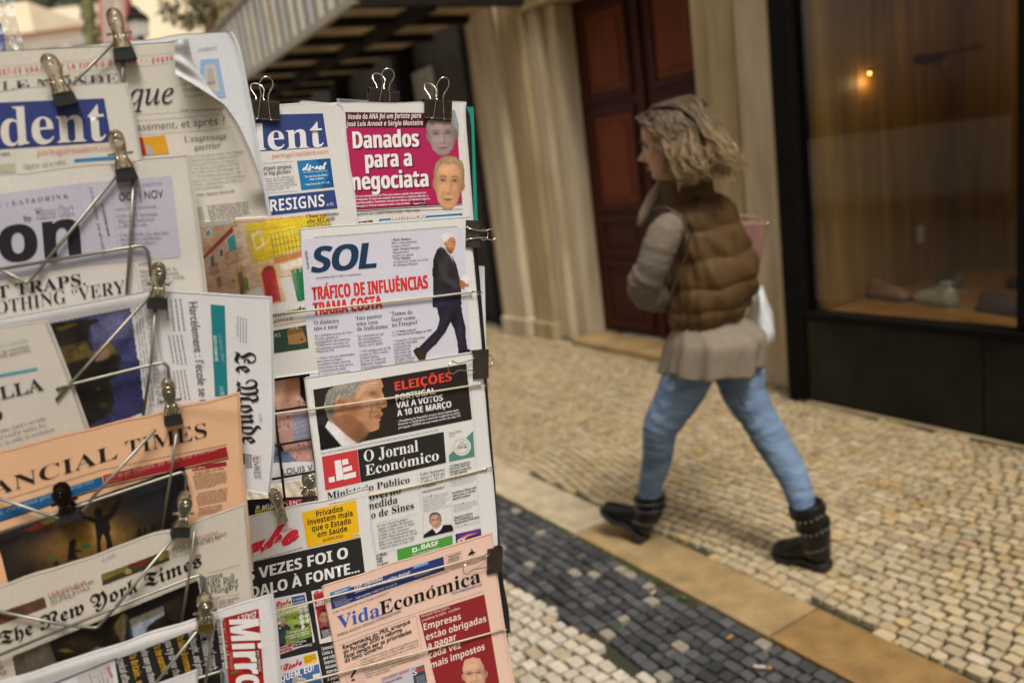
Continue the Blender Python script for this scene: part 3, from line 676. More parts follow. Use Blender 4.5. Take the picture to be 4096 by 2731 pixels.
# ---- boots
M_boot = mat('boot_leather', (.006, .006, .0065), rough=.36, var=.4, scale=20, bump=.0015, bscale=60, spec=.3)
M_sole = mat('boot_sole', (.012, .011, .010), rough=.6)
M_stud = mat('studs', (.42, .34, .2), rough=.35, metal=1)
def boot(top, heel, toe, rtop, name='boot', up=None):
    """heel and toe: ground-side points of the sole; top: centre of the shaft opening"""
    top, heel, toe = map(np.array, (top, heel, toe))
    d = toe-heel; L = np.linalg.norm(d); d /= L
    sv = top-heel; s = np.cross(d, sv); s /= np.linalg.norm(s); u = np.cross(s, d); u /= np.linalg.norm(u)
    def P(x, y, z): return heel+d*x*L+s*y+u*z
    prof = [(-.02, .020, .045, .10), (.03, .033, .03, .12), (.14, .037, .026, .14), (.30, .036, .024, .135), (.45, .037, .018, .105), (.60, .042, .012, .085), (.75, .046, .010, .066), (.88, .043, .012, .054), (.97, .030, .016, .044), (1.01, .012, .022, .036)]
    b = MB()
    Rg = [[P(x, wd*math.copysign(abs(math.cos(a))**.8, math.cos(a)), z0+(h-z0)*(.5+.5*math.copysign(abs(math.sin(a))**.8, math.sin(a)))) for a in np.linspace(0, 2*math.pi, 22, endpoint=False)] for (x, wd, z0, h) in prof]
    b.rings(Rg)
    sh = [P(.17, 0, .05), P(.175, 0, .10), P(.17, 0, .14), (P(.17, 0, .14)*.45+top*.55), top, top+(top-P(.17, 0, .14))*.02]
    b.tube([tuple(p) for p in sh], [.043, .047, .048, .053, rtop+.012, rtop+.013], 24)
    bo = b.build(name, M_boot, woman, smooth=True)
    r_ = bo.modifiers.new('remesh', 'REMESH'); r_.mode = 'VOXEL'; r_.voxel_size = .0045; r_.use_smooth_shade = True
    q = bo.modifiers.new('smooth', 'SMOOTH'); q.factor = .5; q.iterations = 3
    b = MB()
    sp = [(-.03, .022), (.06, .036), (.25, .036), (.45, .037), (.62, .044), (.78, .047), (.92, .040), (1.02, .018)]
    b.rings([[P(x, sgn*wd, z) for sgn, z in ((1, z0), (1, z1), (-1, z1), (-1, z0))] for (x, wd) in sp for z0, z1 in [(.0 if x > .5 else .018, .016 if x > .5 else .034)]])
    b.rings([[P(x, sgn*wd, z) for sgn, z in ((1, 0), (1, .03), (-1, .03), (-1, 0))] for (x, wd) in ((-.03, .024), (.06, .036), (.22, .035))])
    b.build('sole', M_sole, bo, smooth=False, bevel=.003)
    # studded straps
    for zf in (.30, .78):
        c = P(.17, 0, .14)*(1-zf)+top*zf; rr = .053+.006*zf; b = MB(); b2 = MB()
        ax = top-P(.17, 0, .14); ax /= np.linalg.norm(ax); e1 = np.cross(ax, s); e1 /= np.linalg.norm(e1)
        ring = [c+(s*math.cos(a)+e1*math.sin(a))*rr+ax*.012*math.sin(a+1) for a in np.linspace(0, 2*math.pi, 20, endpoint=False)]
        b.tube([tuple(p) for p in ring], .0045, 6, closed=True)
        for p in ring: b2.ball(tuple(c+(p-c)*1.12), .0027, 6, 4)
        sp_ = b.build('strap', M_boot, bo, smooth=True); b2.build('stud_row', M_stud, sp_, smooth=True)
    ring = [P(.17+.23*math.cos(a)*1.0, .046*math.sin(a), .085-.02*math.cos(a)) for a in np.linspace(0, 2*math.pi, 26, endpoint=False)]
    b2 = MB()
    for p in ring: b2.ball(tuple(p), .0027, 6, 4)
    b2.build('stud_row', M_stud, bo, smooth=True)
    return bo
boot(W2(466, 985, 2.83), at_z(*cr('W2', 425, 1285), .004), W2(170, 1075, 2.955), .045)
boot(W2(1445, 1045, 2.485), at_z(*cr('W2', 1590, 1455), .004), at_z(*cr('W2', 1255, 1345), .012), .048)

# ---- body (one continuous skin surface): head with face, neck, torso core, arms and hands
HAZ = math.radians(-64); hf = np.array([math.sin(HAZ), math.cos(HAZ), 0]); hl = np.array([-math.cos(HAZ), math.sin(HAZ), 0])
tl = math.radians(9); hfw = hf*math.cos(tl)-zz_*math.sin(tl); hup = zz_*math.cos(tl)+hf*math.sin(tl)
HS = 1.05
nose = at_y(2556, 640, 2.70)
HO = nose-hfw*.112*HS-hup*.082*HS           # head origin (chin level, skull axis)
def H(x, y, z): return HO+(hl*x+hfw*y+hup*z)*HS
htab = [(-.004, .040, .020, .020), (.004, .064, -.005, .030), (.018, .078, -.030, .043), (.035, .079, -.048, .052), (.055, .081, -.062, .058), (.078, .083, -.078, .063), (.095, .080, -.086, .067), (.112, .077, -.092, .069), (.13, .084, -.096, .071), (.155, .082, -.097, .072), (.18, .070, -.092, .068), (.205, .045, -.075, .054), (.22, .015, -.050, .032), (.2265, -.012, -.028, .008)]
def gz(z, c, s): return math.exp(-((z-c)/s)**2)
Rg = []
for z in np.concatenate([np.linspace(-.004, .20, 58), np.linspace(.204, .2265, 8)]):
    r = spl(htab, z); fr_, bk, hw = r[1], r[2], max(r[3], .004); R_ = []
    for a in np.linspace(0, 2*math.pi, 64, endpoint=False):     # a=0 is straight ahead
        ca, sa = math.cos(a), math.sin(a); mid = (fr_+bk)/2+.012
        y = mid+(fr_-mid)*abs(ca)**.9 if ca > 0 else mid-(mid-bk)*abs(ca)
        x = hw*math.copysign(abs(sa)**.92, sa)
        an = a if a < math.pi else a-2*math.pi
        nb = (.027*gz(z, .080, .010)+.019*gz(z, .092, .012)+.011*gz(z, .106, .012))*math.exp(-(an/.15)**2)+.008*gz(z, .076, .006)*math.exp(-((abs(an)-.17)/.10)**2)
        lip = (.0055*gz(z, .053, .0045)+.006*gz(z, .043, .005))*math.exp(-(an/.32)**2)-.002*gz(z, .048, .002)*math.exp(-(an/.3)**2)
        chin = .006*gz(z, .016, .012)*math.exp(-(an/.4)**2)
        eye = -.009*gz(z, .112, .009)*math.exp(-((abs(an)-.38)/.2)**2)+.004*gz(z, .126, .007)*math.exp(-((abs(an)-.36)/.3)**2)
        chk = .004*gz(z, .085, .016)*math.exp(-((abs(an)-.75)/.3)**2)
        e_ = nb+lip+chin+eye+chk
        R_.append(H(x+e_*math.sin(an), y+e_*math.cos(an), z))
    Rg.append(R_)
bb = MB(); bb.rings(Rg)
nk0 = H(0, -.022, .03); nk1 = at_y(2770, 800, 2.68)
bb.tube([tuple(H(0, -.01, .07)), tuple(nk0), tuple((np.array(nk0)+nk1)/2), tuple(nk1)], [.05, .050, .050, .050], 18)
tc = [at_y((r[1]+r[2])/2, y, 2.68) for y in (830, 950, 1080, 1200, 1290, 1380) for r in [spl(vest_tab, min(y, 1290))]]
bb.tube([tuple(nk1)]+[tuple(p) for p in tc], [.05, .075, .09, .095, .09, .08, .07], 20)
def arm(S, E_, Wp, hand_dir, palm_n):
    S, E_, Wp = map(np.array, (S, E_, Wp)); bb.tube([tuple(S), tuple((S+E_)/2), tuple(E_), tuple((E_*.6+Wp*.4)), tuple(Wp)], [.028, .030, .032, .032, .025], 12)
    h = np.array(hand_dir, float); h /= np.linalg.norm(h); n = np.array(palm_n, float); n -= h*(n@h); n /= np.linalg.norm(n); sd = np.cross(h, n)
    bb.rings([[Wp+h*t+sd*wd*math.cos(a)+n*.013*math.sin(a) for a in np.linspace(0, 2*math.pi, 12, endpoint=False)] for t, wd in ((-.01, .024), (.02, .032), (.05, .040), (.085, .040), (.095, .036))])
    for i, (o, L_) in enumerate(((-.030, .062), (-.010, .072), (.010, .070), (.029, .056))):
        p = Wp+h*.088+sd*o; c = .5
        q = [p, p+(h*math.cos(.3)+n*math.sin(.3))*L_*.45, p+(h*math.cos(.3)+n*math.sin(.3))*L_*.45+(h*math.cos(1.2)+n*math.sin(1.2))*L_*.32]
        q.append(q[-1]+(h*math.cos(1.9)+n*math.sin(1.9))*L_*.25); bb.tube([tuple(v) for v in q], [.0095, .009, .0085, .007], 8)
    p = Wp+h*.03-sd*.034; q = [p, p+(h*.6-sd*.8)*.03, p+(h*.6-sd*.8)*.03+(h*.9+n*.4)*.028]; bb.tube([tuple(v) for v in q], [.012, .010, .008], 8)
arm(sl_pts[0], sl_pts[4], sl_pts[6], np.array(sl_pts[6])-np.array(sl_pts[5]), -wl*.0+np.array([.3, -.6, -.6]))
arm(r_sh, r_el, r_wr, np.array([-.1, .05, -.9]), wf)
bb.tube([tuple(at_y(2715, 890, 2.60)), tuple(nk1), tuple(at_y(2880, 855, 2.78))], [.018, .036, .018], 14)
M_skin = mat('skin', (.42, .215, .135), rough=.5, var=.12, scale=12, col2=(.50, .27, .18))
body = bb.build('body', M_skin, woman, smooth=True)
rm = body.modifiers.new('remesh', 'REMESH'); rm.mode = 'VOXEL'; rm.voxel_size = .0038; rm.use_smooth_shade = True
# eyes, brows, lips
for sgn in (1, -1):
    ec = H(sgn*.031, .071, .111); b = MB(); b.ball(tuple(ec), .0125, 14, 10, col=(.5, .47, .44)); b.ball(tuple(ec+hfw*.0062+hl*sgn*.001), .0075, 12, 8, col=(.02, .015, .012)); 
    b.tube([tuple(H(sgn*.014, .082, .1165)), tuple(H(sgn*.030, .0845, .1195)), tuple(H(sgn*.047, .068, .114))], .0024, 6, col=(.03, .018, .012))
    b.build('eye', mat('eye', (.5, .5, .5), rough=.2, tint=True, var=.02), woman, smooth=True)
    b = MB(); b.tube([tuple(H(sgn*.010, .0885, .129)), tuple(H(sgn*.030, .087, .134)), tuple(H(sgn*.052, .069, .128))], [.003, .0038, .0022], 6); b.build('eyebrow', mat('brow_hair', (.07, .04, .025), rough=.8), woman, smooth=True)
b = MB(); b.tube([tuple(H(-.020, .083, .048)), tuple(H(-.008, .0895, .0505)), tuple(H(.008, .0895, .0505)), tuple(H(.020, .083, .048))], [.001, .0036, .0036, .001], 8)
b.tube([tuple(H(-.018, .082, .046)), tuple(H(0, .090, .0435)), tuple(H(.018, .082, .046))], [.001, .0044, .001], 8); b.build('lips', mat('lips', (.30, .10, .08), rough=.4), woman, smooth=True)
# ---- hair: cap plus many locks swept back
hr = random.Random(11); b = MB()
def lock(P_, rad0):
    o_, r_ = limb([H(*p) for p in P_], [rad0*.5, rad0*.9, rad0*1.1, rad0*1.1, rad0*1.05, rad0*.85, rad0*.2], sub=3)
    k0 = len(b.C); b.tube(o_, r_, 5); m = len(o_)-1; base = hr.uniform(-.38, .30); w_ = hr.uniform(.85, 1.15)
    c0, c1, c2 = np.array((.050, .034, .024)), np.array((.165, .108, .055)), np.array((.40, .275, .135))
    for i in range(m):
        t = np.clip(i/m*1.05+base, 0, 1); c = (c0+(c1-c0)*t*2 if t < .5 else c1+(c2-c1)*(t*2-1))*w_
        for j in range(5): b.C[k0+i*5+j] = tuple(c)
    b.C[-1] = b.C[-2] = b.C[-4]
def hcol():
    k = hr.random(); c = np.array((.085, .055, .035)) if k < .30 else np.array((.19, .125, .065)) if k < .58 else np.array((.36, .25, .125)) if k < .86 else np.array((.47, .36, .20))
    return tuple(c*hr.uniform(.8, 1.15))
cap_ = []
for z in np.linspace(.05, .228, 14):
    r = spl(htab, min(z, .222)); s = .012 if z < .22 else -.0
    R_ = []
    for a in np.linspace(0, 2*math.pi, 30, endpoint=False):
        y = (r[2]-s-.006)+((r[1]-.028 if z < .17 else r[1]+.004)-(r[2]-s-.006))*(.5+.5*math.cos(a)) if z < .17 else (r[2]-s)+(r[1]+s*.6-(r[2]-s))*(.5+.5*math.cos(a))
        R_.append(H((r[3]+s)*math.sin(a), y, z))
    cap_.append(R_)
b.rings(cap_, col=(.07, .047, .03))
for i in range(1500):
    side = hr.choice((1, 1, -1)); th = hr.uniform(.12, 1.0)
    # root along a parting slightly off the middle
    y0 = hr.uniform(-.075, .075); x0 = .012*side+hr.gauss(0, .004)
    zc = .229-.9*max(0, abs(y0-.0)-.02)**1.35*6*.45
    zc = float(np.interp(y0, [-.09, -.05, 0, .04, .075], [.208, .220, .225, .220, .195]))
    P_ = [np.array([x0, y0, zc])]
    # fall line: bulge at the ear, sweep back
    k = hr.uniform(0, 1)
    lay = hr.uniform(.0, .022)
    yb = y0*.5-.045-.055*hr.random()
    if y0 > .03: yb = hr.uniform(-.05, .0)
    P_.append(np.array([side*(.048+lay*.6), y0*.85-.012, zc-.022]))
    P_.append(np.array([side*(.074+lay), y0*.6-.030, .165+hr.gauss(0, .008)]))
    P_.append(np.array([side*(.082+lay), yb*.9+.012+hr.gauss(0, .006), .108+hr.gauss(0, .01)]))
    ang = hr.uniform(-.15, 1.0)         # spread round to the back of the head
    rad = .092+lay+hr.uniform(0, .018)
    e1 = np.array([side*rad*math.cos(ang*1.35), -.035-rad*1.05*math.sin(ang*1.35), .055+hr.gauss(0, .012)])
    P_.append(e1)
    e2 = e1+np.array([side*hr.uniform(-.012, .012)*math.cos(ang), -hr.uniform(-.004, .03), -hr.uniform(.03, .062)]); P_.append(e2)
    e3 = e2+np.array([side*hr.uniform(-.02, .010), -hr.uniform(-.012, .030), hr.uniform(-.030, .002)]); P_.append(e3)
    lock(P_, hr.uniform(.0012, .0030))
# back curtain
for i in range(1000):
    x0 = hr.uniform(-.068, .068); ys_ = hr.uniform(-.07, .01); P_ = [np.array([x0*.35, ys_, .226-.9*(ys_+.02)**2]), np.array([x0*.95, min(ys_-.03, -.066), .206]), np.array([x0*1.25, -.112-hr.uniform(0, .02), .15]), np.array([x0*1.45, -.122-hr.uniform(0, .028), .095]), np.array([x0*1.5+hr.gauss(0, .01), -.124-hr.uniform(0, .035), .045]), np.array([x0*1.5+hr.gauss(0, .012), -.125-hr.uniform(-.01, .045), .008+hr.gauss(0, .012)]), np.array([x0*1.4+hr.gauss(0, .016), -.12-hr.uniform(-.03, .065), -.012+hr.gauss(0, .014)])]
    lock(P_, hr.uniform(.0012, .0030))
# crown: covers the step between the side and the back hair
for i in range(520):
    sd_ = hr.choice((1, 1, 1, -1)); x0 = sd_*hr.uniform(.004, .060); ys_ = hr.uniform(-.075, .012); z0 = .2265-.55*x0*x0*10*.55-.9*(ys_+.02)**2
    P_ = [np.array([x0*.6, ys_+.02, z0+.003]), np.array([x0*1.15, ys_-.018, z0-.003]), np.array([x0*1.35+sd_*.012, min(ys_-.045, -.070), .188]), np.array([x0*1.45+sd_*.020, -.108-hr.uniform(0, .015), .142]), np.array([x0*1.5+sd_*.024, -.122-hr.uniform(0, .028), .09]), np.array([x0*1.5+sd_*.026+hr.gauss(0, .01), -.124-hr.uniform(-.005, .04), .040+hr.gauss(0, .012)]), np.array([x0*1.5+sd_*.022+hr.gauss(0, .014), -.122-hr.uniform(-.03, .06), .006+hr.gauss(0, .014)])]
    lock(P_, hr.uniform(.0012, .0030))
# front wave swept off the forehead
for i in range(300):
    x0 = hr.uniform(-.02, .05); P_ = [np.array([x0*.5, .050+hr.uniform(-.015, .010), .208+hr.gauss(0, .003)]), np.array([x0+.022, .062+hr.gauss(0, .004), .203]), np.array([.068+hr.gauss(0, .005), .050, .178+hr.gauss(0, .008)]), np.array([.084+hr.gauss(0, .006), .015, .140+hr.gauss(0, .01)]), np.array([.091+hr.gauss(0, .006), -.012, .09+hr.gauss(0, .012)]), np.array([.090, -.018+hr.gauss(0, .014), .040+hr.gauss(0, .012)]), np.array([.075+hr.gauss(0, .012), -.015+hr.gauss(0, .02), .008+hr.gauss(0, .014)])]
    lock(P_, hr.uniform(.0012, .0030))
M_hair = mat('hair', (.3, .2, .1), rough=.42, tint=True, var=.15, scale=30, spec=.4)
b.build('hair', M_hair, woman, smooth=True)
# ---- bags on her right side
M_pink = mat('pink_leather', (.25, .125, .105), rough=.6, var=.15, scale=14, bump=.001)
c = at_y(3010, 950, 2.98); e = empty('handbag', tuple(c), 'dusty pink leather handbag with a brass buckle carried under her arm', 'handbag')
b = MB(); fw = np.array([.35, .94, 0]); sd = np.array([.94, -.35, 0])
b.rings([[c+sd*(xx*wd)+fw*(yy*.05)+zz_*h for xx, yy in ((-1, -.8), (-.8, -1), (.8, -1), (1, -.8), (1, .8), (.8, 1), (-.8, 1), (-1, .8))] for h, wd in ((-.105, .016), (-.095, .022), (0, .042), (.05, .048), (.058, .044))])
b.build('bag_body', M_pink, e, bevel=.01)
b = MB(); b.tube([tuple(c+sd*.042+zz_*.055), tuple(c+sd*.01-fw*.02+zz_*.075), tuple(c-sd*.09-fw*.04+zz_*.10)], .006, 8); b.build('strap', M_pink, e, smooth=True)
b = MB(); b.tube([tuple(c+sd*.056+fw*.0+zz_*(.042+.012*math.cos(a))+fw*.014*math.sin(a)) for a in np.linspace(0, 6.28, 14)[:-1]], .0035, 6, closed=True); b.build('buckle', M_brass, e, smooth=True)
c = at_y(3050, 1262, 3.0); e = empty('carrier_bag', tuple(c), 'thin white carrier bag hanging from her right hand behind the vest', 'bag')
b = MB(); Rg = []
for h, wd in ((.10, .008), (.05, .02), (0, .034), (-.05, .042), (-.09, .038), (-.10, .02)):
    Rg.append([c+sd*wd*math.cos(a)*(1+.12*math.sin(a*5+h*40))+fw*.09*math.sin(a)+zz_*(h+.006*math.sin(a*7)) for a in np.linspace(0, 2*math.pi, 24, endpoint=False)])
b.rings(Rg); b.build('bag_body', mat('white_plastic', (.66, .68, .68), rough=.35, var=.05), e, smooth=True)
b = MB(); b.tube([tuple(c+zz_*.115), tuple(np.array(r_wr)+np.array([.01, 0, -.09]))], .004, 6); b.build('handle', mat('white_plastic_handle', (.6, .62, .62), rough=.4), e)
# ================================================================ paper and print
class Plane:
    def __init__(s, px, depth, az, rot=0, lean=0):
        d = rays(px)[0]; s.p = CAM+d*depth          # rays have unit depth along the view axis
        a = math.radians(az); U = np.array([math.sin(a), math.cos(a), 0]); N = np.array([math.cos(a), -math.sin(a), 0]); Z = np.array([0, 0, 1.])
        l = math.radians(lean); V = Z*math.cos(l)+N*math.sin(l); s.N = N*math.cos(l)-Z*math.sin(l)
        r_ = math.radians(rot); s.U = U*math.cos(r_)-V*math.sin(r_); s.V = V*math.cos(r_)+U*math.sin(r_)
    def at(s, px, n=0.0): return on_plane(px, s.p+s.N*n, s.N)
    def one(s, px, n=0.0): return s.at(px, n)[0]
def plane_through(p, az, rot=0, lean=0):
    q = Plane((0, 0), 1, az, rot, lean); q.p = np.array(p); return q

M_print = {}
def paper_mat(name, gloss=.55):
    if name not in M_print:
        m, t, b = newmat(name); L = t.links
        at = nd(t, 'ShaderNodeAttribute', attribute_name='tint'); tc = nd(t, 'ShaderNodeTexCoord')
        n1 = nd(t, 'ShaderNodeTexNoise', Scale=700.0, Detail=2.0); L.new(tc.outputs['Object'], n1.inputs['Vector'])
        mr = nd(t, 'ShaderNodeMapRange'); mr.inputs[1].default_value = .3; mr.inputs[2].default_value = .7; mr.inputs[3].default_value = .90; mr.inputs[4].default_value = 1.04
        L.new(n1.outputs['Fac'], mr.inputs[0])
        mx = nd(t, 'ShaderNodeMix', data_type='RGBA', blend_type='MULTIPLY'); mx.inputs[0].default_value = 1
        L.new(at.outputs['Color'], mx.inputs[6]); L.new(mr.outputs[0], mx.inputs[7]); L.new(mx.outputs[2], b.inputs['Base Color'])
        b.inputs['Roughness'].default_value = gloss; b.inputs['Specular IOR Level'].default_value = .25
        n2 = nd(t, 'ShaderNodeTexNoise', Scale=28.0, Detail=4.0); L.new(tc.outputs['Object'], n2.inputs['Vector'])
        bp = nd(t, 'ShaderNodeBump', Strength=.6, Distance=.0012); L.new(n2.outputs['Fac'], bp.inputs['Height']); L.new(bp.outputs[0], b.inputs['Normal'])
        M_print[name] = m
    return M_print[name]

def spline(P, n):
    P = np.asarray(P, float)
    if len(P) == 2: return P[0]+(P[1]-P[0])*np.linspace(0, 1, n)[:, None]
    d = np.r_[0, np.cumsum(np.hypot(*(P[1:]-P[:-1]).T))]; d /= d[-1]; T = np.c_[d, P]
    return np.array([spl(T, t)[1:] for t in np.linspace(0, 1, n)])

class Page:
    """a sheet of newspaper; left/right are its side edges in photo pixels (top to bottom), laid on plane pl at height n"""
    def __init__(s, name, pl, n, crop, left, right, paper, label, cat='newspaper', group=None, amp=.0018, thick=.0022, seed=1, k=.06, gain=1.0, rough=.55, folds=(), inner=True, extra=None, curl=None, ext=(0, 0), wave=1.0, topwob=0.0):
        s.name, s.pl, s.n, s.crop, s.amp, s.seed, s.k, s.gain, s.folds, s.extra = name, pl, n, crop, amp, seed, k, gain, folds, extra
        s.curl = curl; s.label, s.cat, s.group, s.thick, s.inner, s.rough = label, cat, group, thick, inner, rough
        left = [(p[0]+ext[0], p[1]+ext[1]) for p in left]
        s.L = cr(crop, *[c for p in left for c in p]).reshape(-1, 2); s.Rr = cr(crop, *[c for p in right for c in p]).reshape(-1, 2)
        s.paper = s.c(paper); s.V = []; s.F = []; s.C = []; s.nv = 0; s.lay = 0; s.cv = None
        nr, nc = 70, 60
        A, B = spline(s.L, nr), spline(s.Rr, nr); g = A[:, None, :]+(B-A)[:, None, :]*np.linspace(0, 1, nc)[None, :, None]
        if topwob: g[:, :, 1] += topwob*(vnoise(g[:, :, 0]/120, g[:, :, 0]*0+seed)) * (1-np.linspace(0, 1, nr)[:, None])
        s.grid = g; P = s.surf(g.reshape(-1, 2), 0)
        Fc = [(i*nc+j, (i+1)*nc+j, (i+1)*nc+j+1, i*nc+j+1) for i in range(nr-1) for j in range(nc-1)]
        rim = [j for j in range(nc)]+[i*nc+nc-1 for i in range(1, nr)]+[(nr-1)*nc+j for j in range(nc-2, -1, -1)]+[i*nc for i in range(nr-2, 0, -1)]
        s.add(P, Fc, s.paper)
        bk = P[rim]-s.pl.N*s.thick; m = len(rim); st = s.nv
        s.V.append(bk); s.nv += m
        for i in range(m): s.F.append((rim[i], rim[(i+1) % m], st+(i+1) % m, st+i)[::-1]); s.C.append(s.paper*.93)
    def c(s, col):
        if isinstance(col, str): return np.clip(lin(col)*s.gain, 0, .86)
        return np.asarray(col, float)
    def X(s, *xy): return cr(s.crop, *xy).reshape(-1, 2)
    def bump(s, q):
        x, y = q[:, 0], q[:, 1]; h = s.amp*(3.0*vnoise(x/400, y/480, s.seed)+.22*vnoise(x/150+3, y/190, s.seed+5))
        for (p0, p1, wd, a) in s.folds:        # soft crease along a line (photo pixels)
            p0, p1 = np.asarray(p0, float), np.asarray(p1, float); d = p1-p0; L_ = np.hypot(*d); nn = np.array([-d[1], d[0]])/L_
            t = np.clip(((q-p0) @ d)/L_**2, 0, 1); dist = np.hypot(*(q-(p0+t[:, None]*d)).T); h = h+a*np.exp(-(dist/wd)**2)
        if s.curl is not None:
            pts, wd, a = s.curl; dm = np.full(len(q), 1e9)
            for p0, p1 in zip(pts[:-1], pts[1:]):
                d = p1-p0; t = np.clip(((q-p0) @ d)/(d@d), 0, 1); dm = np.minimum(dm, np.hypot(*(q-(p0+t[:, None]*d)).T))
            h = h+a*np.exp(-(dm/wd)**2)
        return h
    def surf(s, q, lift):
        q = np.asarray(q, float).reshape(-1, 2)
        P = s.pl.at(q, s.n); return P+s.pl.N*(s.bump(q)+lift)[:, None]
    def lift(s, ink=0): s.lay += 1; return .00035+ink+s.lay*6e-6
    def add(s, P, Fc, col):
        s.V.append(P); c = np.asarray(col, float)
        s.F += [tuple(int(i)+s.nv for i in f) for f in Fc]; s.C += [c]*len(Fc)
        s.nv += len(P)
    def rawquad(s, q, col, step=22):
        q = np.asarray(q, float); w_ = max(np.hypot(*(q[1]-q[0])), np.hypot(*(q[2]-q[3]))); h_ = max(np.hypot(*(q[3]-q[0])), np.hypot(*(q[2]-q[1])))
        a, b = int(np.clip(w_/step, 1, 60))+1, int(np.clip(h_/step, 1, 60))+1
        u = np.linspace(0, 1, a)[None, :, None]; v = np.linspace(0, 1, b)[:, None, None]
        G = (q[0]*(1-u)+q[1]*u)*(1-v)+(q[3]*(1-u)+q[2]*u)*v
        s.add(s.surf(G.reshape(-1, 2), s.lift()), [(i*a+j, (i+1)*a+j, (i+1)*a+j+1, i*a+j+1) for i in range(b-1) for j in range(a-1)], s.c(col))
    # ---- printed photographs: shapes are screened into a fine grid of soft ink cells
    def photo(s, x0, y0, x1, y1, cell=3.6, bg=None):
        sc = CROPS[s.crop][2]; nx, ny = max(2, int(abs(x1-x0)*sc/cell)), max(2, int(abs(y1-y0)*sc/cell)); s.ss = 2
        s.cv = np.zeros((ny*2, nx*2, 3)); s.al = np.zeros((ny*2, nx*2)); s.box_ = (x0, y0, x1, y1); s.pcrop = s.crop
        X, Y = np.meshgrid((np.arange(nx*2)+.5)/(nx*2), (np.arange(ny*2)+.5)/(ny*2)); s.cx_ = x0+X*(x1-x0); s.cy_ = y0+Y*(y1-y0)
        if bg is not None: s.cv[:] = s.c(bg); s.al[:] = 1
        return s
    def rpoly(s, q, col):
        q = np.asarray(q, float).reshape(-1, 2); X, Y = s.cx_, s.cy_; m = np.zeros(X.shape, bool)
        for i in range(len(q)):
            (xa, ya), (xb, yb) = q[i], q[i-1]
            if ya == yb: continue
            m ^= ((ya > Y) != (yb > Y)) & (X < (xb-xa)*(Y-ya)/(yb-ya)+xa)
        s.cv[m] = s.c(col); s.al[m] = 1; return s
    def G(s, col, x, y, rx, ry=None, st=.5, rot=0.0):
        """soft patch of ink inside a photo"""
        ry = ry or rx; c_, s_ = math.cos(rot), math.sin(rot); dx, dy = s.cx_-x, s.cy_-y
        w_ = st*np.exp(-(((dx*c_+dy*s_)/rx)**2+((-dx*s_+dy*c_)/ry)**2))[..., None]
        s.cv = s.cv*(1-w_)+s.c(col)*w_; return s
    def end(s, soft=1.0, noise=.10, seed=0):
        cv, al = s.cv, s.al; kx = np.exp(-(np.arange(-3, 4)/max(soft*1.4, .05))**2); kx /= kx.sum()
        def bl(a):
            a = np.apply_along_axis(lambda v: np.convolve(np.pad(v, 3, 'edge'), kx, 'valid'), 0, a); return np.apply_along_axis(lambda v: np.convolve(np.pad(v, 3, 'edge'), kx, 'valid'), 1, a)
        wa = bl(al); cb = np.stack([bl(cv[..., i]*al) for i in range(3)], -1)/np.maximum(wa, 1e-4)[..., None]
        n = 1+noise*(1.2*vnoise(s.cx_/60+seed, s.cy_/60, seed)+1.0*vnoise(s.cx_/22, s.cy_/22, seed+3)+.9*vnoise(s.cx_/9, s.cy_/9, seed+9)); cb = np.clip(cb*n[..., None], 0.004, .85)
        ny, nx = al.shape[0]//2, al.shape[1]//2; C = cb.reshape(ny, 2, nx, 2, 3).mean((1, 3)); A = al.reshape(ny, 2, nx, 2).mean((1, 3))
        x0, y0, x1, y1 = s.box_; gx, gy = np.meshgrid(x0+(x1-x0)*np.arange(nx+1)/nx, y0+(y1-y0)*np.arange(ny+1)/ny)
        crop, s.crop = s.crop, s.pcrop; P_ = s.surf(s.X(*np.stack([gx, gy], -1).ravel()), s.lift()); s.crop = crop
        ii, jj = np.nonzero(A > .45); b0 = s.nv; s.V.append(P_); s.nv += len(P_); k0 = ii*(nx+1)+jj+b0
        s.F += list(zip(k0.tolist(), (k0+nx+1).tolist(), (k0+nx+2).tolist(), (k0+1).tolist())); s.C += list(C[ii, jj]); s.cv = None; return s
    def Q(s, col, *xy):
        if s.cv is not None: return s.rpoly(xy, col)
        s.rawquad(s.X(*xy), col); return s
    def P(s, col, *xy):
        if s.cv is not None: return s.rpoly(xy, col)
        q = s.X(*xy); tri = tessellate_polygon([[Vector((a, b, 0)) for a, b in q]])
        V = [tuple(p) for p in q]; out = []; stack = [tuple(t) for t in tri]
        while stack:
            t = stack.pop(); e = [(np.hypot(V[t[i]][0]-V[t[(i+1) % 3]][0], V[t[i]][1]-V[t[(i+1) % 3]][1]), i) for i in range(3)]; m_, i = max(e)
            if m_ > 42 and len(out)+len(stack) < 7000:
                a, b, c = t[i], t[(i+1) % 3], t[(i+2) % 3]; V.append(((V[a][0]+V[b][0])/2, (V[a][1]+V[b][1])/2)); k = len(V)-1; stack += [(a, k, c), (k, b, c)]
            else: out.append(t)
        W_ = np.array(V)
        def ccw(t): a, b, c = W_[list(t)]; return t if (b[0]-a[0])*(c[1]-a[1])-(b[1]-a[1])*(c[0]-a[0]) < 0 else t[::-1]
        s.add(s.surf(W_, s.lift()), [ccw(t) for t in out], s.c(col)); return s
    def E(s, col, x, y, rx, ry=None, rot=0, n=18):
        ry = ry or rx; a = np.linspace(0, 2*math.pi, n, endpoint=False); c_, s_ = math.cos(rot), math.sin(rot)
        q = [(x+rx*math.cos(t)*c_-ry*math.sin(t)*s_, y+rx*math.cos(t)*s_+ry*math.sin(t)*c_) for t in a]; return s.P(col, *[v for p in q for v in p])
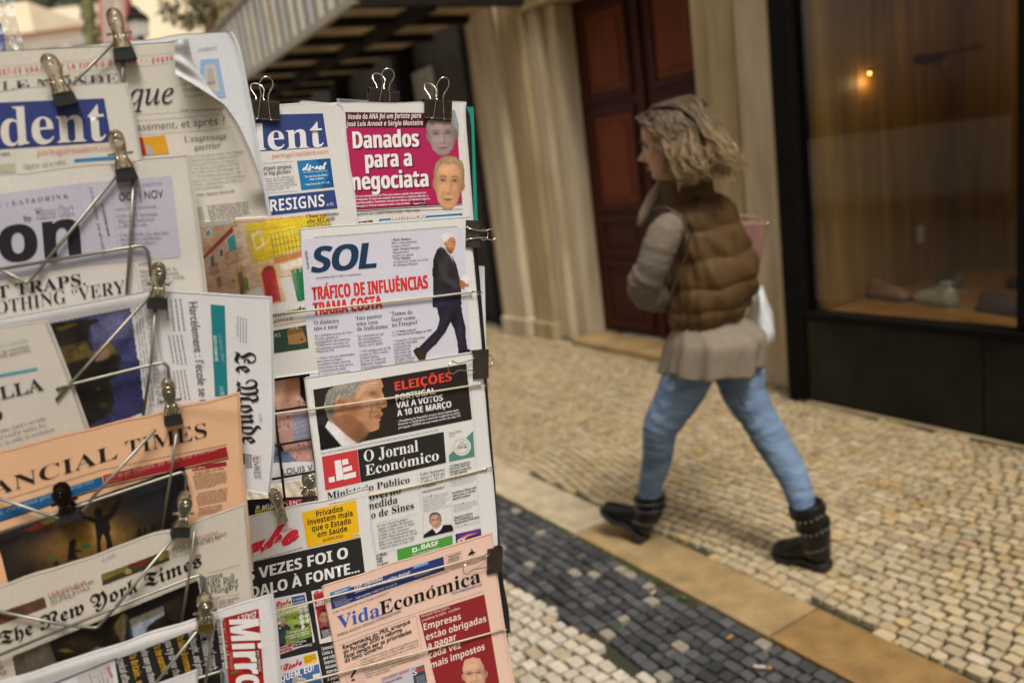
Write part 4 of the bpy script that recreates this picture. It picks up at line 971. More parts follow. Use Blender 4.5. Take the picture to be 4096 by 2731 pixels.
    def LN(s, col, wd, *xy):
        if s.cv is not None:
            q = np.asarray(xy, float).reshape(-1, 2)
            for a, b in zip(q[:-1], q[1:]):
                d = b-a; t = np.clip(((s.cx_-a[0])*d[0]+(s.cy_-a[1])*d[1])/max(d@d, 1e-9), 0, 1); m = np.hypot(s.cx_-a[0]-t*d[0], s.cy_-a[1]-t*d[1]) < wd/2
                s.cv[m] = s.c(col); s.al[m] = 1
            return s
        q = s.X(*xy); wd *= CROPS[s.crop][2]
        for a, b in zip(q[:-1], q[1:]):
            d = b-a; l = np.hypot(*d)
            if l < 1e-6: continue
            nn = np.array([-d[1], d[0]])/l*wd/2; s.rawquad([a-nn, b-nn, b+nn, a+nn], col)
        return s
    def T(s, txt, x0, y0, x1, y1, h, sty='r', col='#1c1a1c', up=None, k=None, sp=1.0, h1=None):
        V, Fc = glyphs(txt, sty, sp)
        if not len(V): return s
        p0, p1 = s.X(x0, y0), s.X(x1, y1); sc = CROPS[s.crop][2]; k = s.k if k is None else k
        x = V[:, 0]; x = (x-x.min())/(x.max()-x.min()); y = V[:, 1]/capheight(sty)
        u = np.array([-k*h, -h]) if up is None else np.asarray(up, float)
        f = 1+((h1/h if h1 else 1)-1)*x
        q = p0+(p1-p0)*x[:, None]+u*sc*(y*f)[:, None]
        if h*sc > 24:                      # big letters: split long triangles so they follow the paper
            V2 = [tuple(v) for v in q]; mid = {}; stack = [tuple(int(i) for i in t) for t in Fc]; out = []
            while stack:
                t = stack.pop(); L3 = [math.hypot(V2[t[i]][0]-V2[t[(i+1) % 3]][0], V2[t[i]][1]-V2[t[(i+1) % 3]][1]) for i in range(3)]; m_ = max(L3)
                if m_ > 26:
                    i = L3.index(m_); a, b, c = t[i], t[(i+1) % 3], t[(i+2) % 3]; kk = (min(a, b), max(a, b))
                    if kk not in mid: V2.append(((V2[a][0]+V2[b][0])/2, (V2[a][1]+V2[b][1])/2)); mid[kk] = len(V2)-1
                    stack += [(a, mid[kk], c), (mid[kk], b, c)]
                else: out.append(t)
            q, Fc = np.array(V2), out
        if sty in ('bb', 'sx'):            # heavy weights: overprint slightly to both sides
            d = (p1-p0)/np.linalg.norm(p1-p0)*h*sc*.028
            s.add(s.surf(q-d, s.lift(.0005)), Fc, s.c(col)); s.add(s.surf(q+d, s.lift(.0005)), Fc, s.c(col)); return s
        s.add(s.surf(q, s.lift(.0005)), Fc, s.c(col)); return s
    def para(s, lines, x0, y0, x1, y1, x2, y2, h, sty='r', col='#3c3a3c', k=None):
        """lines of running text: (x0,y0)-(x1,y1) is the baseline of the longest line if set first; (x2,y2) the start of the last baseline"""
        wd = [np.ptp(glyphs(l, sty)[0][:, 0]) if l.strip() else 0 for l in lines]; m_ = max(wd); n = max(1, len(lines)-1)
        for i, l in enumerate(lines):
            if not l.strip(): continue
            a = x0+(x2-x0)*i/n; b = y0+(y2-y0)*i/n; f = wd[i]/m_
            s.T(l, a, b, a+(x1-x0)*f, b+(y1-y0)*f, h, sty, col, k=k)
        return s
    def greek(s, n, q, col='#8a8688', fill=.5, just=True, seed=0, vert=False):
        """rows of print too small or too blurred to read"""
        r = random.Random(seed*77+n); q = np.array(q, float).reshape(4, 2)
        if vert: q = q[[1, 2, 3, 0]]
        cc = s.c(col)
        Vq = []; Fq = []
        for i in range(n):
            v0, v1 = (i+.5-fill/2)/n, (i+.5+fill/2)/n; u = 0; end = 1 if (just and i < n-1) else r.uniform(.55, 1)
            while u < end-.02:
                w_ = min(r.uniform(.05, .17), end-u); c4 = []
                for uu, vv in ((u, v0), (u+w_, v0), (u+w_, v1), (u, v1)):
                    c4.append((q[0]*(1-uu)+q[1]*uu)*(1-vv)+(q[3]*(1-uu)+q[2]*uu)*vv)
                k = len(Vq); Vq += c4; Fq.append((k, k+3, k+2, k+1)); u += w_+.022
        s.add(s.surf(s.X(*[c for p in Vq for c in p]), s.lift()), Fq, cc); return s
    def build(s):
        V = np.concatenate(s.V); base = V.mean(0); base[2] = V[:, 2].min()
        m = paper_mat('newsprint' if s.rough > .5 else 'coated_paper', s.rough)
        o = mesh(s.name, V, s.F, m, base=tuple(base), fcol=np.array(s.C, np.float32))
        o.data.polygons.foreach_set('use_smooth', np.ones(len(o.data.polygons), dtype=bool))
        tag(o, s.label, s.cat, s.group)
        if s.inner:
            g = s.grid; nr, nc = g.shape[:2]; q = g.reshape(-1, 2).copy(); c = q.mean(0)
            b = MB()
            for kk in (1, 2):
                off = np.array([5.0*kk, -2.5*kk])+np.array([3*math.sin(s.seed*3+kk), 2*math.cos(s.seed*2+kk)])
                P = s.surf(q, 0); P = s.pl.at(q+off, s.n)+s.pl.N*((s.bump(q)*.7)-s.thick*(.25+.6*kk)+.0)[:, None]
                b.add(P, [(i*nc+j, (i+1)*nc+j, (i+1)*nc+j+1, i*nc+j+1) for i in range(0, nr-1) for j in range(0, nc-1)], s.paper*(.97-.05*kk))
            b.build('inner_pages', m, o, smooth=True)
        return o
def man_face(pg, cx, cy, w_, h_, skin, hair, rot=0.0, bald=False, beard=None, seed=1, raster=True):
    """small printed portrait of an unnamed man"""
    c_, s_ = math.cos(rot), math.sin(rot)
    def m(*xy):
        o = []
        for i in range(0, len(xy), 2): x, y = xy[i]*w_/2, xy[i+1]*h_/2; o += [cx+x*c_-y*s_, cy+x*s_+y*c_]
        return o
    own = pg.cv is None
    if own: pg.photo(cx-w_*.75, cy-h_*.62, cx+w_*.75, cy+h_*.62, 3.2)
    sk = lin(skin)*pg.gain; hx = lin(hair)*pg.gain; u = w_/2; v = h_/2
    if not bald: pg.P(hx*.8, *m(-.93, .05, -1, -.4, -.88, -.75, -.5, -.97, 0, -1.04, .5, -.98, .88, -.75, 1, -.4, .97, .1, .8, .1, -.8, .1))
    pg.P(sk*.75, *m(-1.0, -.1, -.88, -.15, -.8, .25, -.9, .28, -1.02, .12)); pg.P(sk*.75, *m(1.02, -.1, .88, -.15, .8, .25, .9, .28, 1.06, .12))
    pg.P(sk, *m(-.82, -.45, -.6, -.72 if not bald else -.9, 0, -.80 if not bald else -1.0, .6, -.72 if not bald else -.9, .82, -.45, .86, 0, .80, .35, .62, .72, .30, .96, 0, 1.02, -.30, .96, -.62, .72, -.80, .35, -.86, 0))
    def g(k, x, y, rx, ry, st): a = m(x, y); pg.G(np.clip(sk*k, 0, .85), a[0], a[1], rx*u, ry*v, st, rot)
    a0 = pg.al.copy()
    g(.45, .85, .15, .35, .8, .75); g(.55, -.88, .2, .22, .7, .6); g(.5, 0, 1.05, .6, .2, .7); g(1.25, -.15, -.45, .5, .22, .7); g(1.2, -.42, .18, .22, .16, .6); g(1.1, .36, .2, .2, .15, .5)
    g(.5, -.38, -.12, .3, .12, .75); g(.5, .40, -.12, .3, .12, .75); g(.6, .14, .15, .10, .3, .6); g(1.25, -.03, .18, .08, .22, .7); g(.42, .02, .40, .2, .05, .8); g(.6, 0, .75, .3, .05, .6); g(1.15, 0, .86, .22, .1, .5); g(.62, -.36, .46, .07, .16, .6); g(.6, .38, .46, .07, .16, .6); g(1.2, .0, .30, .10, .06, .5)
    for sx in (-1, 1):
        pg.P(np.clip(hx*.5, .01, .3), *m(sx*.16, -.24, sx*.38, -.30, sx*.62, -.24, sx*.60, -.19, sx*.38, -.25, sx*.18, -.19))
        pg.P((.42, .39, .36), *m(sx*.22, -.08, sx*.38, -.12, sx*.53, -.08, sx*.38, -.045)); pg.E((.04, .03, .03), *m(sx*.38, -.08), .075*u, .045*v, 0, 8); pg.LN(sk*.3, .03*w_, *m(sx*.19, -.09, sx*.38, -.145, sx*.57, -.09))
    pg.P(np.array([.30, .11, .09])*.8, *m(-.32, .62, -.1, .58, 0, .60, .1, .58, .32, .62, .1, .68, -.1, .68)); pg.LN(sk*.28, .025*w_, *m(-.32, .625, 0, .63, .32, .625))
    if beard is not None:
        b_ = lin(beard)*pg.gain
        for (x, y, rx, ry) in ((0, .92, .55, .2), (-.55, .6, .2, .3), (.55, .6, .2, .3), (0, .5, .3, .05)): a = m(x, y); pg.G(b_, a[0], a[1], rx*u, ry*v, .85, rot)
    if not bald:
        pg.P(hx, *m(-.9, -.3, -.86, -.75, -.3, -1.0, .3, -1.0, .86, -.75, .92, -.3, .82, -.35, .74, -.5, .55, -.68, .2, -.74, -.1, -.70, -.4, -.73, -.62, -.62, -.78, -.42))
        rr = random.Random(seed)
        for _ in range(26):
            x = rr.uniform(-.8, .8); pg.LN(np.clip(hx*rr.choice((.6, 1.35, 1.2)), 0, .8), .022*w_, *m(x, -.72-.2*rr.random(), x*1.08+rr.uniform(-.1, .1), -.98+.25*abs(x)))
    if own: pg.end(.9, .10, seed)
# ================================================================ right hand rack and its papers
PR = Plane((1500, 1300), 1.15, 58, 4.3, 0)
GR = 'newspapers and magazines on the right black wire rack'
M_rack = mat('rack_black', (.010, .010, .011), rough=.35, var=.4, scale=30, bump=.0006, bscale=60)
M_wire = mat('steel_wire', (.22, .205, .17), rough=.42, metal=.75, var=.35, scale=30, col2=(.34, .32, .27))
M_clipb = mat('clip_black', (.014, .012, .011), rough=.45, var=.5, scale=60, col2=(.05, .03, .02), bump=.0003, bscale=200)
M_steel = mat('nickel_plate', (.72, .66, .54), rough=.20, metal=1, var=.3, scale=60, col2=(.88, .83, .74), bump=.0004, bscale=150)
M_rub = mat('rubber_black', (.012, .012, .012), rough=.7, var=.3)
rack = empty('newspaper_rack', tuple(PR.one((2040, 2731), -.004)-np.array([0, 0, .5])), 'black tube and wire mesh newspaper rack on the right, facing the camera', 'newspaper rack')
tube = [cr('B1', *p) for p in ((1300, 322), (1700, 318), (1890, 325), (1918, 345), (1938, 390), (1952, 500))]+[cr('B2', *p) for p in ((1890, 60), (1945, 600), (2005, 1320))]+[cr('B3', *p) for p in ((2078, 262), (2110, 700), (2150, 1150), (2180, 1553))]+[cr('F', *p) for p in ((1156, 1400), (1168, 1568), (1190, 1850))]
b = MB(); b.tube([tuple(PR.one(p, -.006)) for p in tube], .0048, 10); b.tube([tuple(PR.one(cr('F', x, y), -.010)) for x, y in ((1150, 1340), (1162, 1400), (1166, 1450))], .005, 10); b.build('tube_frame', M_rack, rack, smooth=True)
b = MB()
for xs in ((150, 40), (480, 330), (1000, 1010), (1480, 1600)):
    pass
for (p0, p1) in (((170, 100), (345, 1640)), ((455, 60), (660, 1640)), ((800, 0), (1040, 1640)), ((1150, -60), (1400, 1640)), ((1500, -100), (1760, 1640))):
    b.tube([tuple(PR.one(cr('B3', *p0), -.002)), tuple(PR.one(cr('B3', *p1), -.002))], .0019, 6)
for (p0, p1) in (((100, -40), (2060, -340)), ((60, 290), (2060, -40)), ((60, 570), (2090, 240)), ((60, 878), (2100, 500)), ((60, 1170), (2120, 790)), ((0, 1480), (2150, 1090)), ((0, 1790), (2180, 1390))):
    b.tube([tuple(PR.one(cr('B3', *p0), .0005)), tuple(PR.one(cr('B3', *p1), .0005))], .0019, 6)
for x, y in ((170, 100), (455, 60), (800, 0), (1150, -60), (1500, -100)):
    b.tube([tuple(PR.one(cr('B3', x, y), -.002)), tuple(PR.one(cr('B3', x-.118*(y+1950), -1950), -.002))], .0019, 6)
for k in range(1, 7):
    y = -40-k*300; b.tube([tuple(PR.one(cr('B3', -250-k*14, y+60), .0005)), tuple(PR.one(cr('B3', 1960-k*14, y-300+k*38), .0005))], .0019, 6)
b.tube([tuple(PR.one(cr('B3', -420, -1900), -.006)), tuple(PR.one(cr('B3', -330, 300), -.006)), tuple(PR.one(cr('B3', -180, 3400), -.006))], .0045, 8)
for (p0, p1) in (((60, 290), (-300, 350)), ((60, 570), (-295, 630)), ((60, 878), (-290, 940)), ((60, 1170), (-280, 1230)), ((0, 1480), (-270, 1530)), ((0, 1790), (-260, 1840))): b.tube([tuple(PR.one(cr('B3', *p0), .0005)), tuple(PR.one(cr('B3', *p1), .0005))], .0019, 6)
b.build('wire_grid', M_rack, rack, smooth=True)

# ---- magazines behind the wire
pg = Page('magazine', PR, -.016, 'B1', [(1300, 300), (1350, 1345)], [(1998, 311), (2034, 1330)], '#2c8f7e', 'teal green magazine cover edge showing behind the black rack tube at top right', 'magazine', GR, rough=.4, inner=False, amp=.0004)
pg.build()
pg = Page('newspaper', PR, -.013, 'B1', [(832, 243), (840, 700)], [(1385, 276), (1400, 700)], '#a8a4ac', 'grey newspaper sheet peeking out above the red headline page', 'newspaper', GR, inner=False, amp=.001)
pg.Q('#6c6870', 850, 252, 1370, 286, 1370, 300, 850, 270); pg.build()
pg = Page('newspaper', PR, -.016, 'B2', [(1700, 480), (1760, 1600)], [(2020, 517), (2040, 1330), (2050, 1700)], '#d8d8de', 'white newspaper edge sticking out behind the right rack tube', 'newspaper', GR, inner=False, amp=.0008); pg.build()
pg = Page('magazine', PR, -.008, 'B3', [(-60, 90), (-20, 1240)], [(640, 30), (760, 1100)], '#e8e6e6', 'glossy fashion magazine page with a studded pink bag behind the wire mesh', 'magazine', GR, rough=.35, inner=False, amp=.0006)
pg.photo(-50, 30, 720, 1010, 3.6)
pg.Q('#241f22', -50, 95, 640, 40, 720, 960, -20, 1005)
pg.P('#d9a68a', -40, 140, 330, 105, 370, 130, 330, 300, 270, 560, 240, 800, 215, 1000, -20, 1000); pg.P('#c98f72', 330, 180, 440, 235, 445, 400, 330, 420, 290, 400)
pg.P('#2b2024', 360, 100, 640, 60, 640, 200, 470, 235, 400, 180); pg.P('#3f6038', 490, 110, 560, 100, 560, 200, 500, 200)
pg.P('#cf9d92', 290, 420, 440, 395, 500, 480, 500, 560, 420, 700, 440, 800, 560, 820, 560, 980, 420, 985, 300, 880, 250, 780, 250, 590)
rr = random.Random(5)
for _ in range(95):
    x, y = rr.uniform(255, 540), rr.uniform(410, 970)
    if (x > 370 and 500 < y < 800) or x < 250+(500-min(500, y))*.3: continue
    pg.E(('#8a5a40', '#e8c8a8', '#6a4030')[rr.randrange(3)], x, y, 8, n=8)
pg.P('#a8a6b8', 375, 570, 560, 530, 600, 800, 400, 805, 370, 690)
for k in range(5): pg.LN('#77748a', 5, 380+k*30, 570, 480+k*30, 800); pg.LN('#77748a', 5, 560, 560+k*50, 385, 640+k*40)
pg.P('#6d7c98', -10, 800, 215, 780, 250, 900, 330, 900, 420, 985, -10, 1005)
for k in range(12): pg.E('#c8963c', 375+k*9, 110+k*11, 10, 6, .7, 8)
for k in range(14): pg.E('#d0a050', 300+k*9, 400+k*9, 11, 7, .7, 8)
pg.G('#f0c4a8', 260, 300, 60, 200, .5, .3); pg.G('#8a5a40', 330, 420, 40, 90, .5, .5); pg.G('#e8c8ae', 60, 400, 60, 300, .4); pg.end(.7, .10, 3)
pg.T('LOUIS V', 290, 1105, 555, 1065, 52, 'r'); pg.build()
pg = Page('magazine', PR, -.007, 'B3', [(-40, 1330), (0, 1600)], [(680, 1290), (700, 1500)], '#1b1a1e', 'dark magazine cover with white and yellow lettering low behind the wire mesh', 'magazine', GR, rough=.35, inner=False, amp=.0006)
pg.P('#b01f34', 290, 1330, 690, 1290, 700, 1370, 300, 1400); pg.T('ENTREVISTA', 350, 1372, 700, 1330, 34, 'sb', '#e8e6e6'); pg.T('atlântico', 105, 1412, 330, 1385, 46, 'sb', '#ecebea'); pg.T('forum', 45, 1455, 200, 1430, 44, 'sx', '#d8c428')
for k in range(7): pg.LN('#e8e8e8', 4, 70, 1392, 70+22*math.cos(k*.9), 1392+22*math.sin(k*.9))
pg.build()

# ---- the red headline page
pg = Page('newspaper', PR, .003, 'B1', [(512, 276), (700, 800), (760, 1420)], [(1917, 283), (1912, 420), (1945, 850), (1985, 1400)], '#dedad6', 'newspaper with a crimson front page headed Danados para a negociata', 'newspaper', GR, seed=2, topwob=10)
M1 = '#b3255a'
pg.Q('#561423', 888, 361, 1830, 372, 1850, 500, 908, 492); pg.Q(M1, 906, 493, 1855, 500, 1897, 1142, 985, 1197); pg.Q('#8d1c48', 985, 1185, 1897, 1130, 1897, 1142, 985, 1197)
pg.T('Venda da ANA foi um fartote para', 925, 423, 1548, 412, 44, 'sbi', '#ece8e8'); pg.T('José Luís Arnaut e Sérgio Monteiro', 908, 484, 1562, 473, 42, 'sbi', '#ece8e8')
for t_, a in (('Danados', (970, 672, 1527, 656)), ('para a', (1075, 838, 1465, 822)), ('negociata', (962, 1028, 1606, 997))):
    pg.T(t_, a[0]+10, a[1]+9, a[2]+12, a[3]+9, 143, 'sx', '#6e1238'); pg.T(t_, *a, 143, 'sx', '#efeceb')
for i, (t_, a) in enumerate((('Um era representante da Vinci, que queria a gestão dos aeroportos', (980, 1090, 1585, 1057)), ('portugueses. O outro era membro do Governo e cabia-lhe defender o', (983, 1117, 1605, 1083)), ('interesse público. Resultado: levaram por diante um fabuloso negócio.', (986, 1145, 1622, 1108)), ('Até agora a Vinci já recuperou tudo o que investiu.', (988, 1173, 1447, 1147)))): pg.T(t_, *a, 18, 'b', '#f0e4e8')
pg.Q('#4a1024', 1465, 1130, 1587, 1121, 1588, 1150, 1466, 1156); pg.T('Páginas 7 a 9', 1476, 1150, 1580, 1143, 14, 'b', '#f0e8ea')
pg.LN('#2a2830', 5, 990, 1206, 1895, 1152); pg.LN('#2a2830', 3, 992, 1214, 1895, 1190)
pg.T('sprezível do que o respeito fundado no medo” - Albert Camus', 997, 1241, 1533, 1205, 17, 'b')
pg.Q('#2d62a8', 1188, 1276, 1896, 1226, 1897, 1400, 1190, 1400); pg.Q('#9fd2df', 1203, 1288, 1884, 1242, 1886, 1400, 1205, 1400); pg.LN('#2a2828', 6, 1300, 1298, 1750, 1265)
pg.T('INVESTIGAÇÃO', 1283, 1287, 1582, 1268, 42, 'sx', '#f2b48c'); pg.T('INVESTIGAÇÃO', 1287, 1285, 1578, 1267, 36, 'sb', '#e8eef0'); pg.E('#e8a070', 1418, 1290, 48, 14)
pg.Q('#4a3a34', 1008, 1300, 1132, 1284, 1136, 1400, 1010, 1400); pg.E('#c89878', 1040, 1318, 18); pg.E('#b88868', 1090, 1312, 18)
man_face(pg, 1725, 560, 262, 345, '#a9918c', '#8f9096', -.06); pg.P('#9a9ca4', 1790, 330, 1835, 350, 1868, 470, 1868, 560, 1835, 470)
man_face(pg, 1780, 968, 262, 450, '#dba57c', '#a88f66', .05)
pg.build()

# ---- blue masthead weekly
pg = Page('newspaper', PR, .0062, 'B1', [(-440, 322), (-390, 1010), (-300, 1715), (-200, 2700)], [(742, 286), (885, 325), (912, 700), (967, 1000), (1002, 1330), (1090, 2000), (1180, 2510)], '#dad7d4', 'newspaper with a blue dent masthead and a street photo, left on the right rack', 'newspaper', GR, seed=4, amp=.0022, topwob=8)
pg.Q('#35447e', -200, 392, 715, 370, 756, 655, -140, 716); pg.T('Resident', -640, 742, 722, 655, 232, 'srb', '#e4e2e4', h1=232)
pg.T('portugalresident.com', 275, 750, 760, 708, 37, 'r', '#e58a70'); pg.LN('#a8a4a8', 3, 165, 802, 455, 778)
pg.T('Airport project,', 178, 858, 448, 838, 33, 'srb', '#37343a'); pg.T('the big picture', 182, 900, 435, 880, 33, 'srb', '#37343a')
pg.para(['Architects say few companies in', 'the world will be able to handle', 'the Lisbon airport ‘megaproject’', 'and that no one has been looking', 'at the ‘bigger picture’. P6'], 188, 942, 473, 913, 203, 1035, 17, 'sr', '#7c787c')
pg.Q('#2277b2', 490, 778, 775, 755, 804, 1000, 525, 1027); pg.P('#17568c', 640, 766, 775, 755, 804, 1000, 690, 1012, 770, 890)
pg.T('direct', 535, 866, 745, 845, 62, 'scx', '#e8f0f4'); pg.T('TRANSPORT & REMOVALS', 537, 885, 752, 867, 13, 'r', '#cfe0ec'); pg.T('You can trust the Direct', 553, 923, 747, 905, 19, 'b', '#d8e8f2'); pg.T('team to deliver', 596, 945, 718, 933, 19, 'b', '#d8e8f2'); pg.T('Weekly Services UK → PT → UK', 557, 990, 766, 970, 17, 'b', '#d8e8f2')
pg.LN('#a8a4a8', 3, 207, 1058, 495, 1035)
pg.Q('#30467f', 212, 1085, 808, 1025, 833, 1182, 242, 1245); pg.T('RESIGNS', 260, 1213, 722, 1165, 102, 'sb', '#eceaec'); pg.T('II P2', 742, 1166, 797, 1158, 24, 'r', '#dcdce4')
pg.T('Chaos continues', 563, 1268, 836, 1240, 33, 'srb', '#37343a'); pg.T('after SEF ends', 570, 1310, 806, 1283, 33, 'srb', '#37343a'); pg.T('Since the IRN (Institute of', 575, 1347, 782, 1325, 18, 'sr', '#7c787c'); pg.T('Asylum) took over', 640, 1372, 850, 1348, 18, 'sr', '#7c787c')
pg.crop = 'A2'                       # the printed street photograph
pg.photo(1500, 540, 2880, 1340, 3.4)
pg.P('#d8b79c', 1500, 700, 2010, 625, 2352, 585, 2780, 548, 2870, 990, 2400, 1085, 2000, 1250, 1560, 1330); 
pg.P('#e3c52e', 2080, 640, 2352, 600, 2790, 560, 2850, 780, 2500, 860, 2180, 972, 2130, 800); pg.P('#e0a828', 2000, 618, 2788, 545, 2790, 556, 2000, 632)
pg.P('#a8442a', 1560, 1000, 1720, 930, 1990, 650, 2040, 640, 1990, 705, 1720, 960, 1560, 1060); pg.P('#e8c8ae', 1990, 660, 2080, 640, 2140, 980, 2070, 1000)
for q in ((1940, 760, 2010, 708, 2032, 850, 1960, 885), (1760, 700, 1800, 672, 1806, 722, 1766, 748)): pg.P('#48a4b8', *q); pg.LN('#e8e0d4', 6, *q[:4], *q[4:8], *q[:2])
pg.P('#4c6a78', 1800, 920, 1828, 890, 1840, 980, 1808, 1005)
for q in ((1928, 895, 2060, 828, 2085, 930, 1945, 990), (1790, 1010, 1862, 965, 1870, 1045, 1800, 1075), (1560, 1000, 1720, 880, 1900, 740, 1890, 790, 1730, 930, 1570, 1040)):
    pg.LN('#7a2c26', 6, *q[:4]); pg.LN('#7a2c26', 6, *q[4:8])
    for t in np.linspace(0, 1, 9): pg.LN('#8a3a30', 4, q[0]+(q[2]-q[0])*t, q[1]+(q[3]-q[1])*t, q[-2]+(q[-4]-q[-2])*t, q[-1]+(q[-3]-q[-1])*t)
pg.P('#eee6d0', 2150, 722, 2228, 676, 2264, 810, 2182, 866); pg.P('#e3c52e', 2166, 742, 2222, 708, 2246, 802, 2190, 842)
pg.P('#d8a050', 2010, 1020, 2090, 990, 2130, 1200, 2060, 1290); pg.P('#6a3a2a', 2030, 1050, 2070, 1030, 2100, 1200, 2060, 1260); pg.P('#4f8a34', 2060, 1060, 2120, 1100, 2125, 1190, 2080, 1215, 2090, 1130); pg.E('#4f8a34', 1995, 1115, 14); pg.P('#7a4438', 1850, 1100, 1885, 1080, 1900, 1180, 1860, 1200)
pg.P('#dcb070', 2195, 1060, 2230, 985, 2290, 958, 2352, 970, 2440, 1280, 2290, 1330); pg.P('#b8343a', 2232, 1050, 2270, 1000, 2330, 1000, 2352, 1030, 2400, 1290, 2280, 1310); pg.P('#8a3a30', 2238, 1030, 2262, 1000, 2300, 985, 2332, 992, 2340, 1020)
pg.P('#efe4d0', 2390, 980, 2820, 850, 2830, 900, 2400, 1040); pg.P('#1d7a50', 2480, 1030, 2800, 950, 2850, 1240, 2540, 1290)
for x in (2540, 2600, 2660, 2720): pg.LN('#0f4a30', 6, x, 1020-(x-2540)*.25, x+46, 1270-(x-2540)*.2)
for t in np.linspace(0, 1, 16): pg.LN('#3a4a40', 5, 2310+t*500, 720-t*115, 2350+t*490, 930-t*90)
for t in np.linspace(0, 1, 5): pg.LN('#3a4a40', 5, 2310+40*t, 720+205*t, 2800+45*t, 610+190*t)
pg.P('#c87840', 2340, 930, 2845, 800, 2850, 830, 2350, 975)
for q in ((1610, 1000, 1650, 975, 1662, 1050, 1622, 1075), (1700, 1080, 1735, 1060, 1745, 1140, 1710, 1160), (1880, 860, 1905, 842, 1912, 900, 1886, 918)):
    pg.P('#efe2d0', q[0]-6, q[1]-6, q[2]+6, q[3]-6, q[4]+6, q[5]+6, q[6]-6, q[7]+6); pg.P('#3c5560', *q)
for k in range(9): pg.LN('#f4ead8', 4, 2480+k*40, 1030-k*9, 2484+k*40, 1060-k*9)
pg.LN('#e8d8c0', 8, 2050, 650, 2150, 985); pg.LN('#b89018', 5, 2110, 700, 2780, 610); pg.LN('#b89018', 4, 2170, 960, 2400, 890); pg.LN('#8a6a50', 4, 1560, 1120, 2000, 1000); pg.LN('#f0e0d0', 6, 1560, 1240, 1990, 1160)
for (x, y, rx, ry, c_, a_) in ((1750, 860, 200, 60, '#8a4a34', .35), (1950, 1100, 120, 160, '#b08a70', .5), (1800, 1200, 200, 120, '#a07a68', .5), (2080, 800, 40, 200, '#f0e0d0', .5), (2250, 900, 200, 60, '#c8a418', .5), (2560, 700, 300, 60, '#f0d850', .4), (2300, 1150, 40, 120, '#8a1c26', .4), (2650, 1100, 60, 120, '#0c5034', .45), (2450, 1150, 60, 140, '#f0dcc0', .5), (1650, 1050, 90, 120, '#c89a84', .5)): pg.G(c_, x, y, rx, ry, a_)
pg.end(.8, .22, 5)
pg.crop = 'B2'
pg.P('#e0a828', -80, 985, 276, 914, 277, 922, -80, 996)
pg.T('Digital nomads', -360, 1075, 290, 945, 50, 'srb', '#2c2a2e'); pg.T('Portugal II P14-15', -120, 1082, 165, 1030, 28, 'sb', '#a04450'); pg.LN('#e0a030', 7, -80, 1103, 290, 1040)
pg.Q('#2c463c', -120, 1155, 292, 1084, 316, 1304, -100, 1366); pg.T('BARBERS', -170, 1232, 47, 1195, 38, 'r', '#c8b878'); pg.P('#a0784a', 108, 1140, 150, 1110, 250, 1105, 300, 1240, 240, 1262, 125, 1272); pg.P('#7a5830', 108, 1140, 250, 1105, 262, 1150, 118, 1180); pg.E('#d8b878', 205, 1112, 9); pg.E('#5a3a20', 250, 1220, 12)
pg.build()

# ---- lavender weekly with the walking man
pg = Page('newspaper', PR, .0098, 'B2', [(235, 160), (282, 700), (320, 1250), (352, 1640)], [(1880, 45), (1902, 380), (1982, 1250), (2010, 1640)], '#e2e0de', 'newspaper headed SOL with a man in a dark suit walking across a lavender page', 'newspaper', GR, seed=7, amp=.0016, k=.08, topwob=4)
pg.Q('#d5d3e0', 246, 262, 1812, 146, 1892, 1345, 340, 1590)
pg.T('Diretor: Mário Ramires Conselheiro editorial: José António Saraiva Diretor Executivo: Vítor Rainho Diretor Executivo Adunto: José Cabrita Saraiva Diretor de Arte: Francisco Alves', 375, 247, 1755, 140, 15, 'r', '#4a484c')
pg.T('SOL', 350, 580, 965, 532, 248, 'bb', '#1d3a58', k=-.14, sp=.92); pg.T('NASCER DO', 332, 545, 308, 368, 26, 'sr', '#45424a', up=(-26, 3))
pg.T('10 NOVEMBRO 2023 | N.º 898 | 4 € | nascerdosol.pt', 393, 642, 825, 600, 16, 'srb', '#4a484c')
RD = '#d5342e'
pg.T('TRÁFICO DE INFLUÊNCIAS', 362, 845, 1472, 728, 124, 'bb', RD); pg.T('TRAMA COSTA', 375, 995, 1030, 922, 124, 'bb', RD)
for t_, a, sy in (('/ Mário Ramires', (1120, 275, 1310, 263), 'srb'), ('Não é uma perceção,', (1120, 305, 1368, 289), 'it'), ('é uma certeza!', (1123, 335, 1297, 325), 'it'), ('/ José António Saraiva', (1128, 367, 1392, 347), 'srb'), ('Maquiavélico', (1130, 397, 1290, 386), 'it'), ('mesmo na queda', (1130, 428, 1333, 413), 'it'), ('/ Vítor Rainho:', (1133, 457, 1308, 444), 'srb'), ('As viúvas de Costa e as dores', (1137, 489, 1475, 461), 'it'), ('de Marques Mendes', (1138, 519, 1373, 501), 'it')): pg.T(t_, *a, 22, sy, '#3a383e')
for t_, a in (('‘O dinheiro', (370, 1085, 615, 1062)), ('não é meu’', (378, 1138, 612, 1115)), ('‘Isto parece', (775, 1040, 1022, 1012)), ('uma casa', (783, 1092, 985, 1070)), ('de traficantes’', (790, 1143, 1088, 1112)), ('‘Temos de', (1110, 997, 1320, 978)), ('fazer como', (1117, 1050, 1347, 1028)), ('no Freeport’', (1122, 1102, 1377, 1073))): pg.T(t_, *a, 42, 'sr', '#2c2a30')
pg.T('(...) ‘Calma, cala-te!’', 1125, 1160, 1357, 1133, 21, 'srb', '#2c2a30'); pg.T('(...) ‘Isto vai ter de chegar ao PM’', 1127, 1190, 1507, 1143, 21, 'srb', '#2c2a30')
B_ = '#58555c'
pg.para(['foi a primeira reação de Vítor', 'Escária quando os', 'investigadores descobriram', '75.850 euros em notas no', 'seu gabinete na Residência', 'Oficial do PM'], 385, 1200, 747, 1163, 398, 1355, 24, 'sr', B_)
